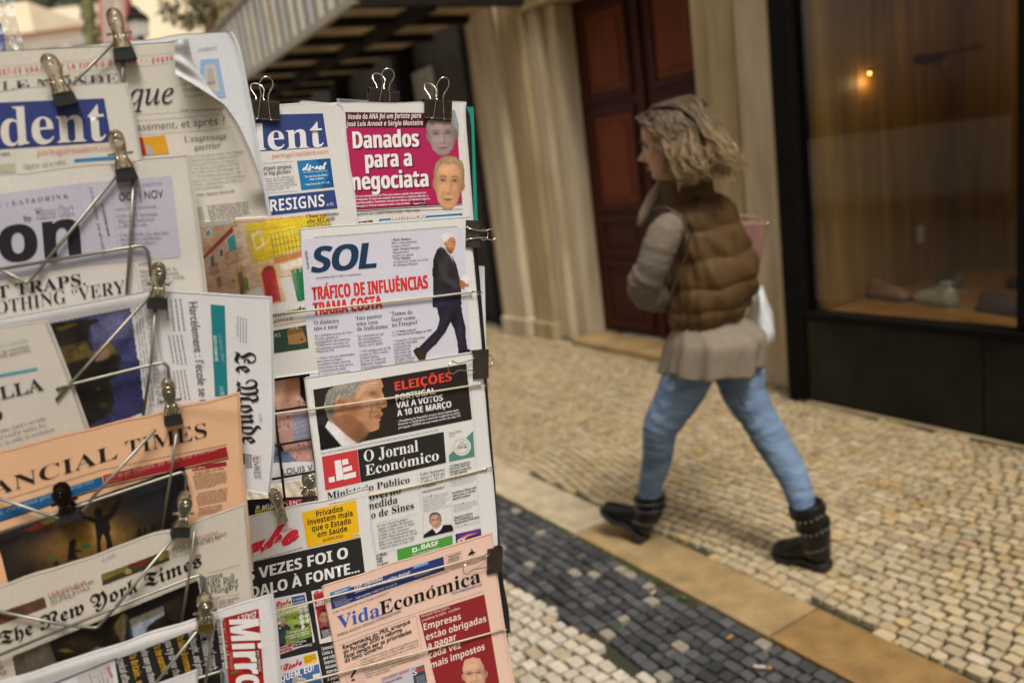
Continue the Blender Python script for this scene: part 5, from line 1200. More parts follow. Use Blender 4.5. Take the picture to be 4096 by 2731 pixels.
pg.para(['→ Notas estavam distribuídas', 'por cinco envelopes', 'escondidos numa caixa de', 'vinho dentro de uma gaveta', 'da secretária do chefe', 'de gabinete e entre livros'], 407, 1417, 767, 1373, 420, 1572, 24, 'sr', B_)
pg.para(['foi o desabafo de um', 'dos investigadores', 'que participou nas', 'buscas em S. Bento'], 795, 1203, 1040, 1177, 803, 1293, 24, 'sr', B_)
pg.para(['→ STJ validou mais de 20', 'escutas ao PM e analisa', 'eventual prática', 'de crime de tráfico de', 'influências. Inquérito', 'já está instaurado.'], 810, 1350, 1105, 1313, 822, 1506, 24, 'sr', B_)
pg.para(['→ Galamba e Escária numa', 'escuta que antecedeu', 'a aprovação da', 'construção do', 'data center em', 'zona protegida,', 'tal como o Nascer', 'do SOL noticiou'], 1132, 1250, 1438, 1208, 1150, 1455, 24, 'sr', B_)
pg.photo(1310, 180, 1910, 1445, 3.0)
pg.P('#e4e2e6', 1580, 330, 1640, 345, 1690, 405, 1700, 440, 1650, 400)
pg.P('#2e2a2a', 1590, 332, 1562, 358, 1528, 440, 1518, 560, 1524, 700, 1522, 800, 1518, 910, 1650, 908, 1795, 890, 1788, 770, 1790, 650, 1768, 600, 1745, 500, 1700, 412, 1670, 405, 1635, 350)
pg.P('#2b2842', 1522, 760, 1790, 740, 1796, 890, 1650, 908, 1518, 910); pg.P('#3a3684', 1690, 420, 1712, 450, 1735, 540, 1752, 620, 1770, 690, 1760, 640, 1728, 520); pg.P('#d8d6e0', 1675, 395, 1700, 418, 1726, 520, 1712, 470)
pg.P('#3e3a3c', 1560, 420, 1600, 470, 1640, 600, 1740, 690, 1770, 700, 1772, 735, 1700, 720, 1610, 640, 1570, 540)
pg.P('#26222e', 1558, 912, 1650, 908, 1792, 890, 1805, 990, 1832, 1100, 1836, 1200, 1852, 1310, 1800, 1330, 1765, 1338, 1756, 1240, 1722, 1110, 1690, 1052, 1640, 1150, 1555, 1260, 1455, 1358, 1420, 1340, 1382, 1300, 1470, 1210, 1560, 1120, 1585, 1030)
pg.P('#3c2a1c', 1328, 1330, 1360, 1296, 1400, 1310, 1455, 1360, 1438, 1420, 1385, 1430, 1352, 1380); pg.P('#1c1830', 1765, 1340, 1810, 1325, 1852, 1310, 1896, 1333, 1840, 1355, 1766, 1364)
pg.P('#b5744a', 1778, 655, 1800, 640, 1850, 672, 1868, 706, 1830, 712, 1815, 742, 1790, 720, 1778, 700); pg.P('#ece9ea', 1774, 640, 1845, 595, 1895, 652, 1845, 692, 1815, 662)
pg.P('#c4875c', 1640, 300, 1650, 262, 1690, 236, 1728, 246, 1732, 285, 1742, 312, 1730, 326, 1728, 352, 1712, 386, 1685, 402, 1655, 370); pg.P('#9a6038', 1650, 330, 1690, 350, 1715, 385, 1685, 402, 1655, 370); pg.P('#e6e4e4', 1592, 300, 1592, 250, 1612, 212, 1660, 196, 1712, 208, 1728, 240, 1692, 236, 1662, 262, 1652, 300, 1640, 332, 1600, 325); pg.E('#b5744a', 1640, 300, 12, 22); pg.LN('#4a4440', 5, 1690, 280, 1738, 288); pg.LN('#7a3a2a', 5, 1700, 350, 1726, 346)
for (x, y, rx, ry, c_, a_, r_) in ((1545, 560, 30, 260, '#141214', .6, .1), (1640, 520, 40, 160, '#4c4648', .5, .1), (1690, 660, 90, 26, '#4e4a50', .5, .2), (1640, 700, 60, 40, '#161418', .6, .4), (1600, 840, 60, 50, '#3a3860', .4, 0), (1740, 840, 30, 60, '#1a1830', .5, 0), (1640, 1010, 30, 100, '#3c3648', .5, .5), (1500, 1260, 30, 120, '#3a3444', .5, .75), (1780, 1150, 24, 140, '#3e3850', .5, -.1), (1720, 1020, 40, 60, '#100e16', .6, 0), (1680, 300, 20, 40, '#e0a478', .5, 0), (1700, 370, 30, 20, '#8a5434', .5, 0), (1640, 230, 40, 20, '#f4f2f2', .6, 0), (1610, 290, 16, 40, '#b8b4b4', .5, 0)): pg.G(c_, x, y, rx, ry, a_, r_)
pg.end(.6, .10, 6)
pg.build()

# ---- economic weekly with the big profile
pg = Page('newspaper', PR, .0136, 'B3', [(485, 255), (522, 600), (572, 1000), (600, 1330), (690, 1900)], [(1965, 20), (2030, 150), (2062, 270), (2112, 850), (2142, 1120), (2178, 1553), (2190, 1900)], '#e0dedc', 'newspaper with a grey haired man in profile on black above O Jornal Económico', 'newspaper', GR, seed=11, amp=.0018, k=.07, topwob=4)
pg.Q('#2d2523', 563, 352, 1915, 118, 1966, 612, 622, 885); pg.LN('#b8b4b4', 3, 1928, 118, 1990, 700, 2010, 1250, 2030, 1553); pg.LN('#c0bcbc', 3, 548, 352, 630, 905)
SK = '#bd8a66'
pg.photo(600, 245, 1225, 890, 3.0)
pg.P('#151416', 604, 660, 668, 678, 740, 760, 815, 846, 624, 884); pg.P('#e6e3e2', 695, 622, 760, 670, 860, 760, 948, 822, 880, 838, 812, 850, 740, 765, 667, 680)
pg.P(SK, 955, 300, 1060, 264, 1162, 254, 1172, 290, 1184, 318, 1166, 345, 1176, 380, 1200, 430, 1216, 472, 1206, 504, 1166, 514, 1158, 540, 1178, 560, 1172, 578, 1150, 596, 1160, 618, 1140, 636, 1148, 660, 1140, 695, 1098, 716, 1062, 722, 1030, 770, 990, 812, 950, 824, 860, 760, 760, 668, 700, 620, 690, 560, 745, 500, 860, 420)
pg.P('#9c6c4c', 860, 560, 990, 640, 1062, 722, 1030, 770, 990, 812, 950, 824, 860, 760, 760, 668, 720, 600); pg.P('#7a5038', 990, 812, 950, 824, 1030, 730, 1062, 722, 1030, 770)
pg.P('#d7a684', 960, 330, 1060, 290, 1130, 275, 1140, 320, 1060, 330, 1000, 380, 960, 440, 930, 430); pg.P('#d2a080', 1000, 420, 1100, 410, 1120, 480, 1060, 540, 990, 500)
pg.P('#8e8b86', 700, 355, 760, 320, 860, 300, 955, 280, 1005, 275, 985, 320, 960, 345, 930, 390, 915, 420, 880, 445, 862, 424, 802, 404, 748, 432, 742, 480, 752, 530, 742, 592, 712, 612, 690, 600, 668, 540, 664, 470, 678, 400)
for k in range(8): pg.LN('#b4b0a8', 6, 720+k*30, 370-k*8, 700+k*26, 470-k*5); pg.LN('#6a6864', 5, 735+k*30, 360-k*8, 712+k*26, 450-k*5)
pg.P('#b87c58', 742, 440, 800, 405, 858, 430, 872, 500, 868, 575, 838, 568, 800, 552, 765, 500); pg.P('#8a5436', 775, 450, 815, 430, 840, 460, 838, 520, 810, 510); 
pg.LN('#8a7a6c', 13, 1035, 335, 1080, 312, 1150, 306); pg.P('#6a4632', 1055, 380, 1090, 370, 1120, 378, 1095, 396); pg.LN('#8a5c40', 7, 1040, 370, 1090, 362, 1130, 368); pg.LN('#9a6a4c', 6, 1045, 410, 1100, 415); pg.LN('#8a5a40', 8, 1130, 505, 1165, 512, 1170, 495); pg.P('#a05e50', 1088, 590, 1130, 566, 1176, 562, 1150, 592, 1158, 612, 1110, 606); pg.LN('#6e3a30', 6, 1085, 595, 1150, 592); pg.LN('#9a6848', 6, 1080, 500, 1062, 560, 1075, 620); pg.LN('#9a6848', 6, 1040, 640, 1090, 690); pg.P('#c8946e', 1190, 430, 1216, 472, 1206, 504, 1150, 500, 1160, 440)
def sh(*L_):
    for (c_, x, y, rx, ry, a_, r_) in L_: pg.G(c_, x, y, rx, ry, a_, r_)
sh(('#e0b494', 1060, 310, 90, 40, .6, -.2), ('#d8a684', 1040, 450, 70, 60, .6, 0), ('#8a5c40', 900, 600, 60, 120, .6, .3), ('#6a442e', 960, 740, 90, 60, .65, -.5), ('#5a3826', 1010, 800, 60, 40, .7, -.5), ('#c8926c', 1080, 640, 50, 50, .5, 0), ('#8a5a42', 1120, 545, 40, 12, .6, 0), ('#7c5038', 1100, 395, 60, 16, .6, .1), ('#e4b898', 1165, 440, 18, 50, .7, .35), ('#85553c', 1150, 512, 24, 12, .7, 0), ('#9c6a4c', 930, 470, 40, 90, .5, .1), ('#d09a74', 1110, 690, 30, 18, .5, 0), ('#70482f', 1070, 560, 10, 60, .55, .2), ('#c2bcb2', 860, 330, 120, 26, .5, -.1), ('#56524c', 720, 560, 40, 60, .6, 0), ('#6e6a64', 700, 470, 26, 80, .5, .1), ('#d49a76', 812, 470, 14, 50, .5, .1), ('#f2f0f0', 760, 720, 50, 30, .5, .6))
rr = random.Random(9)
for _ in range(120):
    t = rr.random(); x, y = 690+t*300, 400-t*110+rr.uniform(-20, 70)*(1-.5*t)
    pg.LN(('#c0bab0', '#5c5852', '#9c978e', '#7a766e')[rr.randrange(4)], 3.2, x, y, x-rr.uniform(8, 40), y+rr.uniform(30, 80)*(1-.55*t)) if y < 560 and x < 980 else None
pg.end(.8, .12, 8)
pg.T('ELEIÇÕES', 1288, 360, 1785, 270, 78, 'bb', '#e04a3e'); pg.T('PORTUGAL', 1292, 450, 1642, 385, 54, 'bb', '#e8e6e6'); pg.T('VAI A VOTOS', 1297, 516, 1707, 445, 54, 'bb', '#e8e6e6'); pg.T('A 10 DE MARÇO', 1305, 586, 1782, 503, 54, 'bb', '#e8e6e6')
pg.T('Presidente da República invoca cinco razões para', 1325, 636, 1845, 536, 20, 'b', '#dcdada'); pg.T('dissolver o Parlamento e devolver a palavra ao povo', 1312, 666, 1858, 560, 20, 'b', '#dcdada'); pg.T('português. OE2024 será aprovado no fim do mês. P.4', 1315, 696, 1862, 588, 20, 'b', '#dcdada'); pg.Q('#d8483c', 1308, 628, 1319, 626, 1320, 637, 1309, 639)
pg.T('Diretor Filipe Alves Subdiretores Lígia Simões e Nuno Vinha Diretor de Arte Mário Malhão | Preço €3,50 (Cont.) | Sai às sextas | N.º 2223 | 10.11.2023', 627, 920, 1667, 710, 15, 'r', '#4c4a4a')
pg.Q('#cc3c42', 632, 942, 947, 880, 976, 1168, 663, 1238)
for q in ((743, 980, 800, 968, 829, 1140, 763, 1156), (690, 1126, 742, 1114, 749, 1160, 696, 1172), (811, 970, 862, 958, 871, 1005, 816, 1018), (816, 1040, 896, 1018, 903, 1060, 822, 1081), (823, 1100, 931, 1074, 938, 1119, 830, 1146)): pg.Q('#efecec', *q)
pg.Q('#2b2927', 950, 880, 1715, 722, 1736, 995, 978, 1168); pg.T('O Jornal', 1008, 988, 1490, 892, 98, 'srb', '#ebe9e8'); pg.T('Económico', 1020, 1110, 1672, 972, 92, 'srb', '#ebe9e8')
pg.T('Nova Edição', 1760, 743, 1874, 718, 19, 'r', '#7a787a'); pg.T('2023', 1763, 769, 1816, 757, 22, 'r', '#dc8a50'); pg.P('#568a80', 1976, 712, 1988, 940, 1762, 988, 1760, 930); pg.E('#b8c4c0', 1874, 852, 84); pg.E('#e6e4de', 1873, 850, 78)
for k in range(20):
    a = k*.314; pg.LN('#d88a3c' if 9 < k < 20 and k % 7 else '#7ab4ac', 7, 1873+63*math.cos(a-1.2), 850+63*math.sin(a-1.2), 1873+63*math.cos(a-.92), 850+63*math.sin(a-.92))
pg.T('2023', 1850, 825, 1892, 816, 20, 'r', '#d88a3c'); pg.T('scoring', 1833, 851, 1914, 835, 20, 'r', '#6a6868'); pg.T('TOP 5%', 1830, 881, 1919, 862, 20, 'b', '#5a5858')
pg.T('Ministério Público', 680, 1317, 1413, 1170, 58, 'srb'); pg.T('Governo', 985, 1347, 1335, 1263, 62, 'srb'); pg.T('medida', 1030, 1413, 1305, 1350, 62, 'srb'); pg.T('o de Sines', 1072, 1490, 1450, 1400, 62, 'srb')
pg.LN('#a8a4a4', 2, 1478, 1090, 1520, 1440); pg.LN('#a8a4a4', 2, 1750, 1030, 1800, 1553)
for t_, a in (('Luís Santana,', (1507, 1110, 1727, 1062)), ('novo CEO da', (1510, 1145, 1723, 1100)), ('Cofina Media:', (1512, 1180, 1733, 1133)), ('“Vamos', (1512, 1219, 1642, 1193)), ('surpreender”', (1520, 1265, 1737, 1215))): pg.T(t_, *a, 27, 'sr', '#2e2c2e')
pg.para(['Entrevista ■ O líder do grupo de', 'quadros que comprou a dona do', '“Correio da Manhã” diz que o', 'desafio é gerar mais receitas num', 'ambiente difícil para o sector.', 'Empresa “vai surpreender e', 'antecipar tendências”, diz. P.14-15'], 1523, 1310, 1757, 1257, 1537, 1433, 12, 'r', '#6e6c6e')
for t_, a in (('À boleia dos juros,', (1767, 1033, 1948, 992)), ('lucros da CGD até', (1767, 1058, 1942, 1018)), ('setembro superam', (1768, 1084, 1957, 1043)), ('os 920 milhões', (1770, 1109, 1920, 1075)), ('Incentivos fiscais são', (1787, 1270, 2000, 1217)), ('chave para o veículo', (1790, 1297, 1993, 1246)), ('elétrico acelerar', (1792, 1324, 1953, 1284)), ('Especial Líderes', (1807, 1490, 1968, 1448)), ('da Consultoria e', (1809, 1514, 1970, 1473)), ('Assessoria Financeira', (1812, 1540, 2030, 1480))): pg.T(t_, *a, 19, 'b', '#2e2c2e')
pg.para(['Banca ■ A CGD apresenta hoje os', 'resultados. Deverá anunciar lucro', 'superior a 920 milhões, contra os 6', 'milhões de euros até junho. P.8'], 1772, 1146, 1990, 1098, 1780, 1205, 11, 'r', '#7a787a')
pg.para(['Mobilidade ■ Estado do OEE', 'defende substituição de baterias', 'num regime semelhante ao do', 'abate de veículos. P.22'], 1797, 1377, 2013, 1328, 1803, 1432, 11, 'r', '#7a787a')
pg.crop = 'B4'
pg.para(['Ao que o Jornal Económico', 'apurou, os fundos DK Partners', 'e Pioneer Point, donos da Smart', 'Campus, já não conseguem', 'levantar financiamento na banca', 'para o investimento de até 3,5 mil', 'milhões que iam fazer no mega-', '-centro de dados em Sines. P.3'], 1036, 388, 1325, 316, 1050, 557, 18, 'sr', '#4e4c4e'); pg.LN('#b0acac', 2, 1025, 362, 1337, 285)
pg.Q('#d43c34', 1030, 379, 1038, 377, 1039, 385, 1031, 387)
pg.P('#1f1b1b', 1380, 470, 1384, 446, 1440, 405, 1475, 388, 1530, 372, 1590, 368, 1604, 392, 1606, 415); pg.P('#e4e2e4', 1450, 400, 1475, 385, 1515, 375, 1530, 372, 1510, 410, 1478, 436); man_face(pg, 1472, 338, 88, 120, '#cf9f88', '#5a5048', -.2)
pg.T('Suplemento ■ Não perca com o', 1615, 392, 1803, 345, 10, 'r', '#8a8486'); pg.LN('#b0acac', 2, 1378, 285, 1380, 470)
pg.Q('#4f9d3e', 1182, 558, 1598, 450, 1602, 515, 1189, 645); pg.T('BASF', 1366, 556, 1494, 524, 36, 'bb', '#eef4ec'); pg.T('We create chemistry', 1298, 607, 1500, 552, 19, 'r', '#e2efe0'); pg.P('#eef4ec', 1295, 549, 1332, 540, 1336, 571, 1299, 581); pg.P('#4f9d3e', 1305, 556, 1325, 551, 1327, 565, 1307, 570); pg.Q('#eef4ec', 1344, 554, 1354, 551, 1355, 562, 1345, 565)
pg.Q('#3a2b68', 1621, 440, 1812, 398, 1818, 470, 1628, 522); pg.P('#6a3a90', 1640, 450, 1800, 405, 1810, 430, 1650, 480); pg.P('#e8943c', 1640, 480, 1720, 440, 1790, 430, 1720, 456, 1660, 492); pg.T('EX', 1640, 515, 1700, 498, 34, 'bb', '#e8e4f0')
pg.T('PUBLICIDADE', 1545, 462, 1598, 447, 7, 'r', '#8a8688'); pg.T('PUBLICIDADE', 1760, 405, 1810, 393, 7, 'r', '#8a8688'); pg.LN('#b0acac', 2, 1035, 590, 1172, 556)
pg.para(['no Médio', 'longe', 'urbar', 'mia global'], 1025, 612, 1110, 592, 1030, 682, 20, 'b', '#2e2c2e')
pg.build()

# ---- tabloid with a red script title
pg = Page('newspaper', PR, .0190, 'B4', [(-120, 365), (-80, 900), (-20, 1600)], [(966, 110), (988, 400), (1036, 700), (1160, 1640)], '#dfdcda', 'tabloid with a red script title, a yellow box and a black front page', 'newspaper', GR, seed=14, amp=.0022, k=.08, topwob=14)
pg.P('#2a2829', -90, 700, 912, 470, 944, 730, 1020, 1130, 1160, 1600, -20, 1640)
pg.T('Diabo', -260, 720, 447, 488, 175, 'scx', '#d82a3c', k=-.1); pg.T('Desde 1976', 315, 430, 397, 412, 17, 'r', '#d02c3c')
pg.Q('#efba1c', 468, 282, 875, 187, 906, 468, 510, 548)
for t_, a in (('Privados', (577, 315, 777, 268)), ('investem mais', (513, 378, 851, 303)), ('que o Estado', (545, 425, 838, 360)), ('em Saúde', (588, 470, 810, 420))): pg.T(t_, *a, 42, 'sb', '#2e2414')
pg.T('EUGÉNIO ROSA', 630, 500, 780, 466, 21, 'r', '#3a3020'); pg.Q('#e8e4d8', 855, 445, 905, 434, 908, 455, 858, 466); pg.T('PÁGINA 6', 860, 460, 902, 450, 10, 'r')
pg.T('(IVA incluído) • Fundadora: Vera Lagoa • Directora: Cecília Alexandre', -20, 694, 475, 552, 14, 'r', '#3c3a3c')
pg.T('MAS VEZES FOI O', -120, 842, 816, 622, 82, 'sx', '#e9e7e6'); pg.T('ESCÂNDALO À FONTE...', -250, 1010, 902, 728, 82, 'sx', '#e9e7e6')
pg.Q('#dddada', 215, 940, 497, 885, 566, 1258, 262, 1366); pg.photo(225, 950, 560, 1330, 2.8); pg.Q('#7f9c42', 236, 1012, 512, 955, 548, 1245, 268, 1325); pg.P('#a8b860', 236, 1012, 512, 955, 522, 1030, 245, 1090)
pg.P('#2b2c4a', 258, 1160, 300, 1130, 350, 1120, 385, 1150, 380, 1180, 350, 1170, 345, 1290, 275, 1305); man_face(pg, 318, 1108, 48, 62, '#c08a66', '#c8c6c2')
for (x, y) in ((415, 1078), (470, 1075), (500, 1060), (430, 1140), (470, 1145), (500, 1130)): pg.E('#4a3830', x, y, 24 if y > 1100 else 14, 13 if y > 1100 else 7, -.2, 10)
pg.G('#56702c', 400, 1220, 120, 40, .5); pg.G('#c0d070', 440, 1110, 80, 14, .5); pg.end(.6, .25, 4)
pg.T('O Diabo', 236, 1012, 390, 965, 40, 'scx', '#cf2c3a'); pg.Q('#34508e', 390, 922, 490, 902, 498, 962, 400, 985); pg.T('A mentira', 402, 950, 482, 932, 19, 'r', '#e4e8f0'); pg.T('económica', 404, 975, 488, 956, 19, 'r', '#e4e8f0'); pg.T('TRIUNFO DOS PORCOS', 228, 1094, 498, 1004, 25, 'sb', '#f0eee8')
for t_, a in (('Portugal tornou-se', (375, 1195, 512, 1160)), ('uma espécie de chiqueiro', (342, 1228, 518, 1180)), ('à beira mar plantado', (375, 1236, 525, 1196))): pg.T(t_, *a, 17, 'r', '#f0efe4')
pg.Q('#1f1e20', 392, 1262, 545, 1216, 552, 1262, 400, 1306); pg.para(['Os esclavagistas', 'devem ser', 'severamente punidos'], 392, 1268, 536, 1248, 400, 1304, 17, 'r', '#e8e6e4'); pg.Q('#b02634', 264, 1308, 386, 1270, 394, 1318, 272, 1356); pg.para(['vez o melhor', 'o mesmo Costa', 'para Bruxelas...'], 270, 1314, 384, 1280, 282, 1350, 16, 'r', '#f0e4e4')
pg.Q('#dddada', 540, 876, 700, 838, 760, 1240, 602, 1272); pg.Q('#b22a38', 556, 900, 690, 865, 745, 1190, 612, 1236); pg.T('Diabo', 562, 915, 690, 880, 36, 'scx', '#d8404c'); pg.T('DEMISSÃO', 585, 990, 760, 945, 40, 'sx', '#e8e4e4'); man_face(pg, 640, 1080, 84, 130, '#b8866c', '#3a302c', .05, beard='#3a2e2a'); pg.P('#26232a', 600, 1160, 640, 1140, 700, 1150, 740, 1190, 612, 1236)
pg.para(['A arrogância', 'socialista e', 'inversamente', 'proporcional às', 'competências'], 614, 1180, 700, 1160, 625, 1222, 11, 'r', '#f0e4e4')
pg.Q('#d9d6d6', 280, 1392, 582, 1322, 640, 1640, 300, 1640); pg.Q('#4a6ca4', 295, 1505, 592, 1420, 630, 1640, 300, 1640); pg.T('O Diabo', 278, 1494, 468, 1420, 50, 'scx', '#cf2c3a'); pg.Q('#efba1c', 472, 1362, 572, 1338, 580, 1400, 484, 1428); pg.greek(4, ((482, 1368), (566, 1348), (574, 1392), (490, 1416)), '#6a5414'); pg.T('QUEM, EU?', 305, 1555, 558, 1468, 50, 'sx', '#eceaf0'); man_face(pg, 445, 1580, 110, 120, '#c09a84', '#b8b8bc'); pg.Q('#e0e0e4', 545, 1500, 600, 1486, 606, 1520, 550, 1534)
pg.para(['Teimosia', 'Costa a', 'que culpa', 'imerecida', 'deixando', 'num mo'], 612, 1322, 716, 1296, 650, 1492, 26, 'sb', '#e6e4e4'); pg.para(['A avent', 'em funç'], 656, 1548, 745, 1525, 662, 1584, 26, 'sb', '#e6e4e4')
pg.build()

# ---- salmon business weekly in front
pg = Page('newspaper', PR, .0235, 'B4', [(617, 842), (640, 960), (700, 1250), (770, 1660)], [(1892, 440), (1925, 730), (1985, 1150), (2075, 1660)], '#ecc8b6', 'salmon pink newspaper headed VidaEconómica at the bottom of the right rack', 'newspaper', GR, seed=17, amp=.0018, k=.10, topwob=6)
pg.Q('#2d3a74', 677, 900, 1535, 612, 1546, 715, 693, 1011); pg.Q('#4a86c0', 677, 884, 834, 832, 838, 862, 680, 912); pg.T('VidaEconómica', 710, 896, 812, 862, 15, 'sb', '#e4ecf4'); pg.Q('#4a92cc', 1307, 690, 1420, 652, 1426, 672, 1311, 710); pg.T('Formação Online', 1315, 698, 1416, 664, 13, 'r', '#eef4f8')
pg.T('CRIPTOMOEDAS', 863, 860, 1080, 790, 26, 'sb', '#eceaf0'); pg.T('Solidez do ouro ou milho digital?', 868, 892, 1288, 746, 26, 'sb', '#e4e2ec'); pg.T('15 de novembro | 14h30/17h30 | Duração 3h', 875, 936, 1186, 828, 17, 'sb', '#dcdce8')
pg.para(['FORMADORES', 'Rui Amendoeira', 'Guilherme Maio', 'João Rodrigues Brito', 'David Fernandes'], 697, 944, 830, 900, 722, 990, 10, 'r', '#c8cade'); pg.greek(3, ((1315, 752), (1440, 710), (1445, 735), (1318, 778)), '#9aa0c0')
pg.para(['PUBLICAÇÕES', 'PERIÓDICAS'], 1567, 622, 1660, 592, 1572, 642, 13, 'b', '#4a4040'); pg.greek(3, ((1565, 645), (1658, 618), (1662, 650), (1568, 678)), '#8a7a74'); pg.LN('#6a5a54', 2, 1550, 605, 1668, 570, 1678, 660, 1560, 695, 1550, 605); pg.P('#2c2626', 1722, 590, 1740, 568, 1752, 560, 1758, 575, 1775, 572, 1770, 585, 1755, 590, 1762, 605, 1748, 596, 1736, 600, 1715, 608, 1722, 597); pg.E('#2c2626', 1745, 556, 6)
pg.T('FUNDADOR: João Peixoto de Sousa', 1377, 795, 1574, 728, 12, 'r', '#4a4040'); pg.T('DIRETOR: João Luís Peixoto de Sousa', 1590, 716, 1797, 652, 12, 'r', '#4a4040')
pg.T('Nº 2003 / 10 de novembro 2023 / Semanal / Portugal Continental 2,60 €', 697, 1045, 1123, 894, 14, 'r', '#3e3634')
pg.T('Vida', 738, 1160, 1060, 1062, 98, 'srb', '#3a60b4'); pg.T('Económica', 1062, 1060, 1814, 800, 100, 'srx', '#191a1e'); pg.T('www.vidaeconomica.pt', 1597, 900, 1824, 826, 22, 'bi', '#3a5fae')
pg.T('EMPRESAS, NEGÓCIOS, INOVAÇÃO E EMPREENDEDORISMO', 735, 1217, 1222, 1036, 20, 'r', '#3e3634'); pg.LN('#6a5c58', 2, 700, 1258, 1340, 1040, 1835, 870); pg.LN('#8a7a74', 2, 745, 1285, 1330, 1062, 1390, 1390)
for t_, a in (('Reorientação do PRR, arranque', (775, 1312, 1289, 1116)), ('do Portugal 2030 e reforma', (780, 1347, 1228, 1176)), ('fiscal devem ser as prioridades', (785, 1382, 1298, 1190)), ('do novo Governo', (790, 1412, 1079, 1303))): pg.T(t_, *a, 32, 'b', '#1f1c1c')
pg.para(['A queda do Governo aumenta a urgência de medidas favoráveis', 'ao setor produtivo. A correção de rumo no PRR, o arranque do', 'Portugal 2030, e a reforma fiscal estarão entre as prioridades do', 'novo Governo.'], 903, 1402, 1348, 1250, 920, 1462, 16, 'it', '#4a403e')
pg.para(['Ao nível do PRR será indispensável compatibilizar', 'de recursos financeiros entre o setor produtivo e o setor público,', 'reduzindo a concentração a anual concentração de fundos no', 'Estado e entidades públicas.'], 930, 1476, 1358, 1338, 950, 1532, 16, 'it', '#4a403e')
pg.P('#e0bcaa', 780, 1460, 870, 1410, 930, 1440, 950, 1560, 800, 1600); pg.T('?', 835, 1552, 884, 1538, 88, 'r', '#3a3030')
pg.P('#91282c', 1355, 1058, 1840, 895, 1900, 1250, 1968, 1660, 1500, 1660); pg.T('Fernando Paiva Castro,', 1372, 1076, 1582, 1002, 21, 'r', '#f0d8d0'); pg.T('presidente da AIDA,  considera', 1378, 1106, 1658, 1008, 21, 'r', '#f0d8d0')
for t_, a in (('Empresas', (1390, 1170, 1667, 1084)), ('estão obrigadas', (1407, 1246, 1854, 1098)), ('a pagar', (1420, 1312, 1632, 1238)), ('cada vez', (1430, 1382, 1664, 1298)), ('mais impostos', (1440, 1457, 1843, 1308))): pg.T(t_, *a, 50, 'sb', '#f2dcd4')
man_face(pg, 1765, 1500, 190, 260, '#e0ac8e', '#d8c8b8', -.15, bald=True); pg.LN('#5a4038', 4, 1700, 1490, 1850, 1478)
pg.Q('#c9c3cc', 1060, 1526, 1382, 1414, 1420, 1640, 1085, 1640); pg.T('SUPLEMENTO SEGUROS', 1073, 1550, 1281, 1476, 21, 'sb', '#b8404a'); pg.para(['Seguro de Crédito', 'e como'], 1080, 1580, 1225, 1530, 1088, 1604, 20, 'sb', '#3a3438'); pg.Q('#3a4656', 1298, 1462, 1390, 1428, 1412, 1560, 1318, 1590); pg.T('S', 1306, 1510, 1335, 1500, 44, 'sx', '#d8dce4'); pg.P('#b04a40', 1330, 1460, 1388, 1440, 1394, 1470, 1340, 1490); pg.greek(5, ((1325, 1520), (1392, 1498), (1405, 1560), (1340, 1580)), '#8a96a8')
pg.build()

# ---- elastic cords with hooks
M_cord = mat('elastic_cord', (.48, .41, .29), rough=.8, var=.25, scale=60, bump=.0006, bscale=500, col2=(.58, .52, .40))
def cord(c0, p0, c1, p1, hook, n, label, nend=None, r=.00155):
    a, b_ = cr(c0, *p0), cr(c1, *p1); m = 14; pts = [tuple(PR.one(a+(b_-a)*t+np.array([0, 5*math.sin(math.pi*t)]), n+((nend if nend is not None else n)-n)*t)) for t in np.linspace(0, 1, m)]
    e = empty('elastic_cord', pts[-1], label, 'cord', 'elastic cords across the right rack')
    b = MB(); b.tube(pts, r, 8); b.build('cord', M_cord, e, smooth=True)
    h = cr(c1, *hook); d = h-b_; P = [b_-d*.25, b_, b_+d*.5, h, h+np.array([3, 7]), h+np.array([-6, 10]), b_+d*.55+np.array([0, 9])]
    b = MB(); b.tube([tuple(PR.one(p, n+o)) for p, o in zip(P, (0, .0005, .002, -.004, -.010, -.010, -.006))], .0009, 6); b.tube([pts[-1], tuple(PR.one(b_-d*.3, n))], [.0022, .0024], 8); b.build('wire_hook', M_steel, e, smooth=True)
cord('B2', (-400, 1012), 'B2', (1905, 766), (1992, 764), .0150, 'pale elastic cord stretched across the lavender page with the walking man')
cord('B3', (-100, 606), 'B3', (2050, 301), (2112, 298), .0185, 'pale elastic cord crossing the grey haired man in profile')
cord('B3', (700, 1360), 'B3', (2100, 1051), (2166, 1034), .0172, 'pale elastic cord just below the O Jornal Económico masthead')
cord('B4', (-100, 1118), 'B4', (1848, 597), (1900, 585), .0285, 'dirty grey elastic cord across the top of the salmon newspaper')
cord('B4', (-100, 1700), 'B4', (1990, 1162), (2007, 1154), .0285, 'dirty grey elastic cord across the red box of the salmon newspaper')

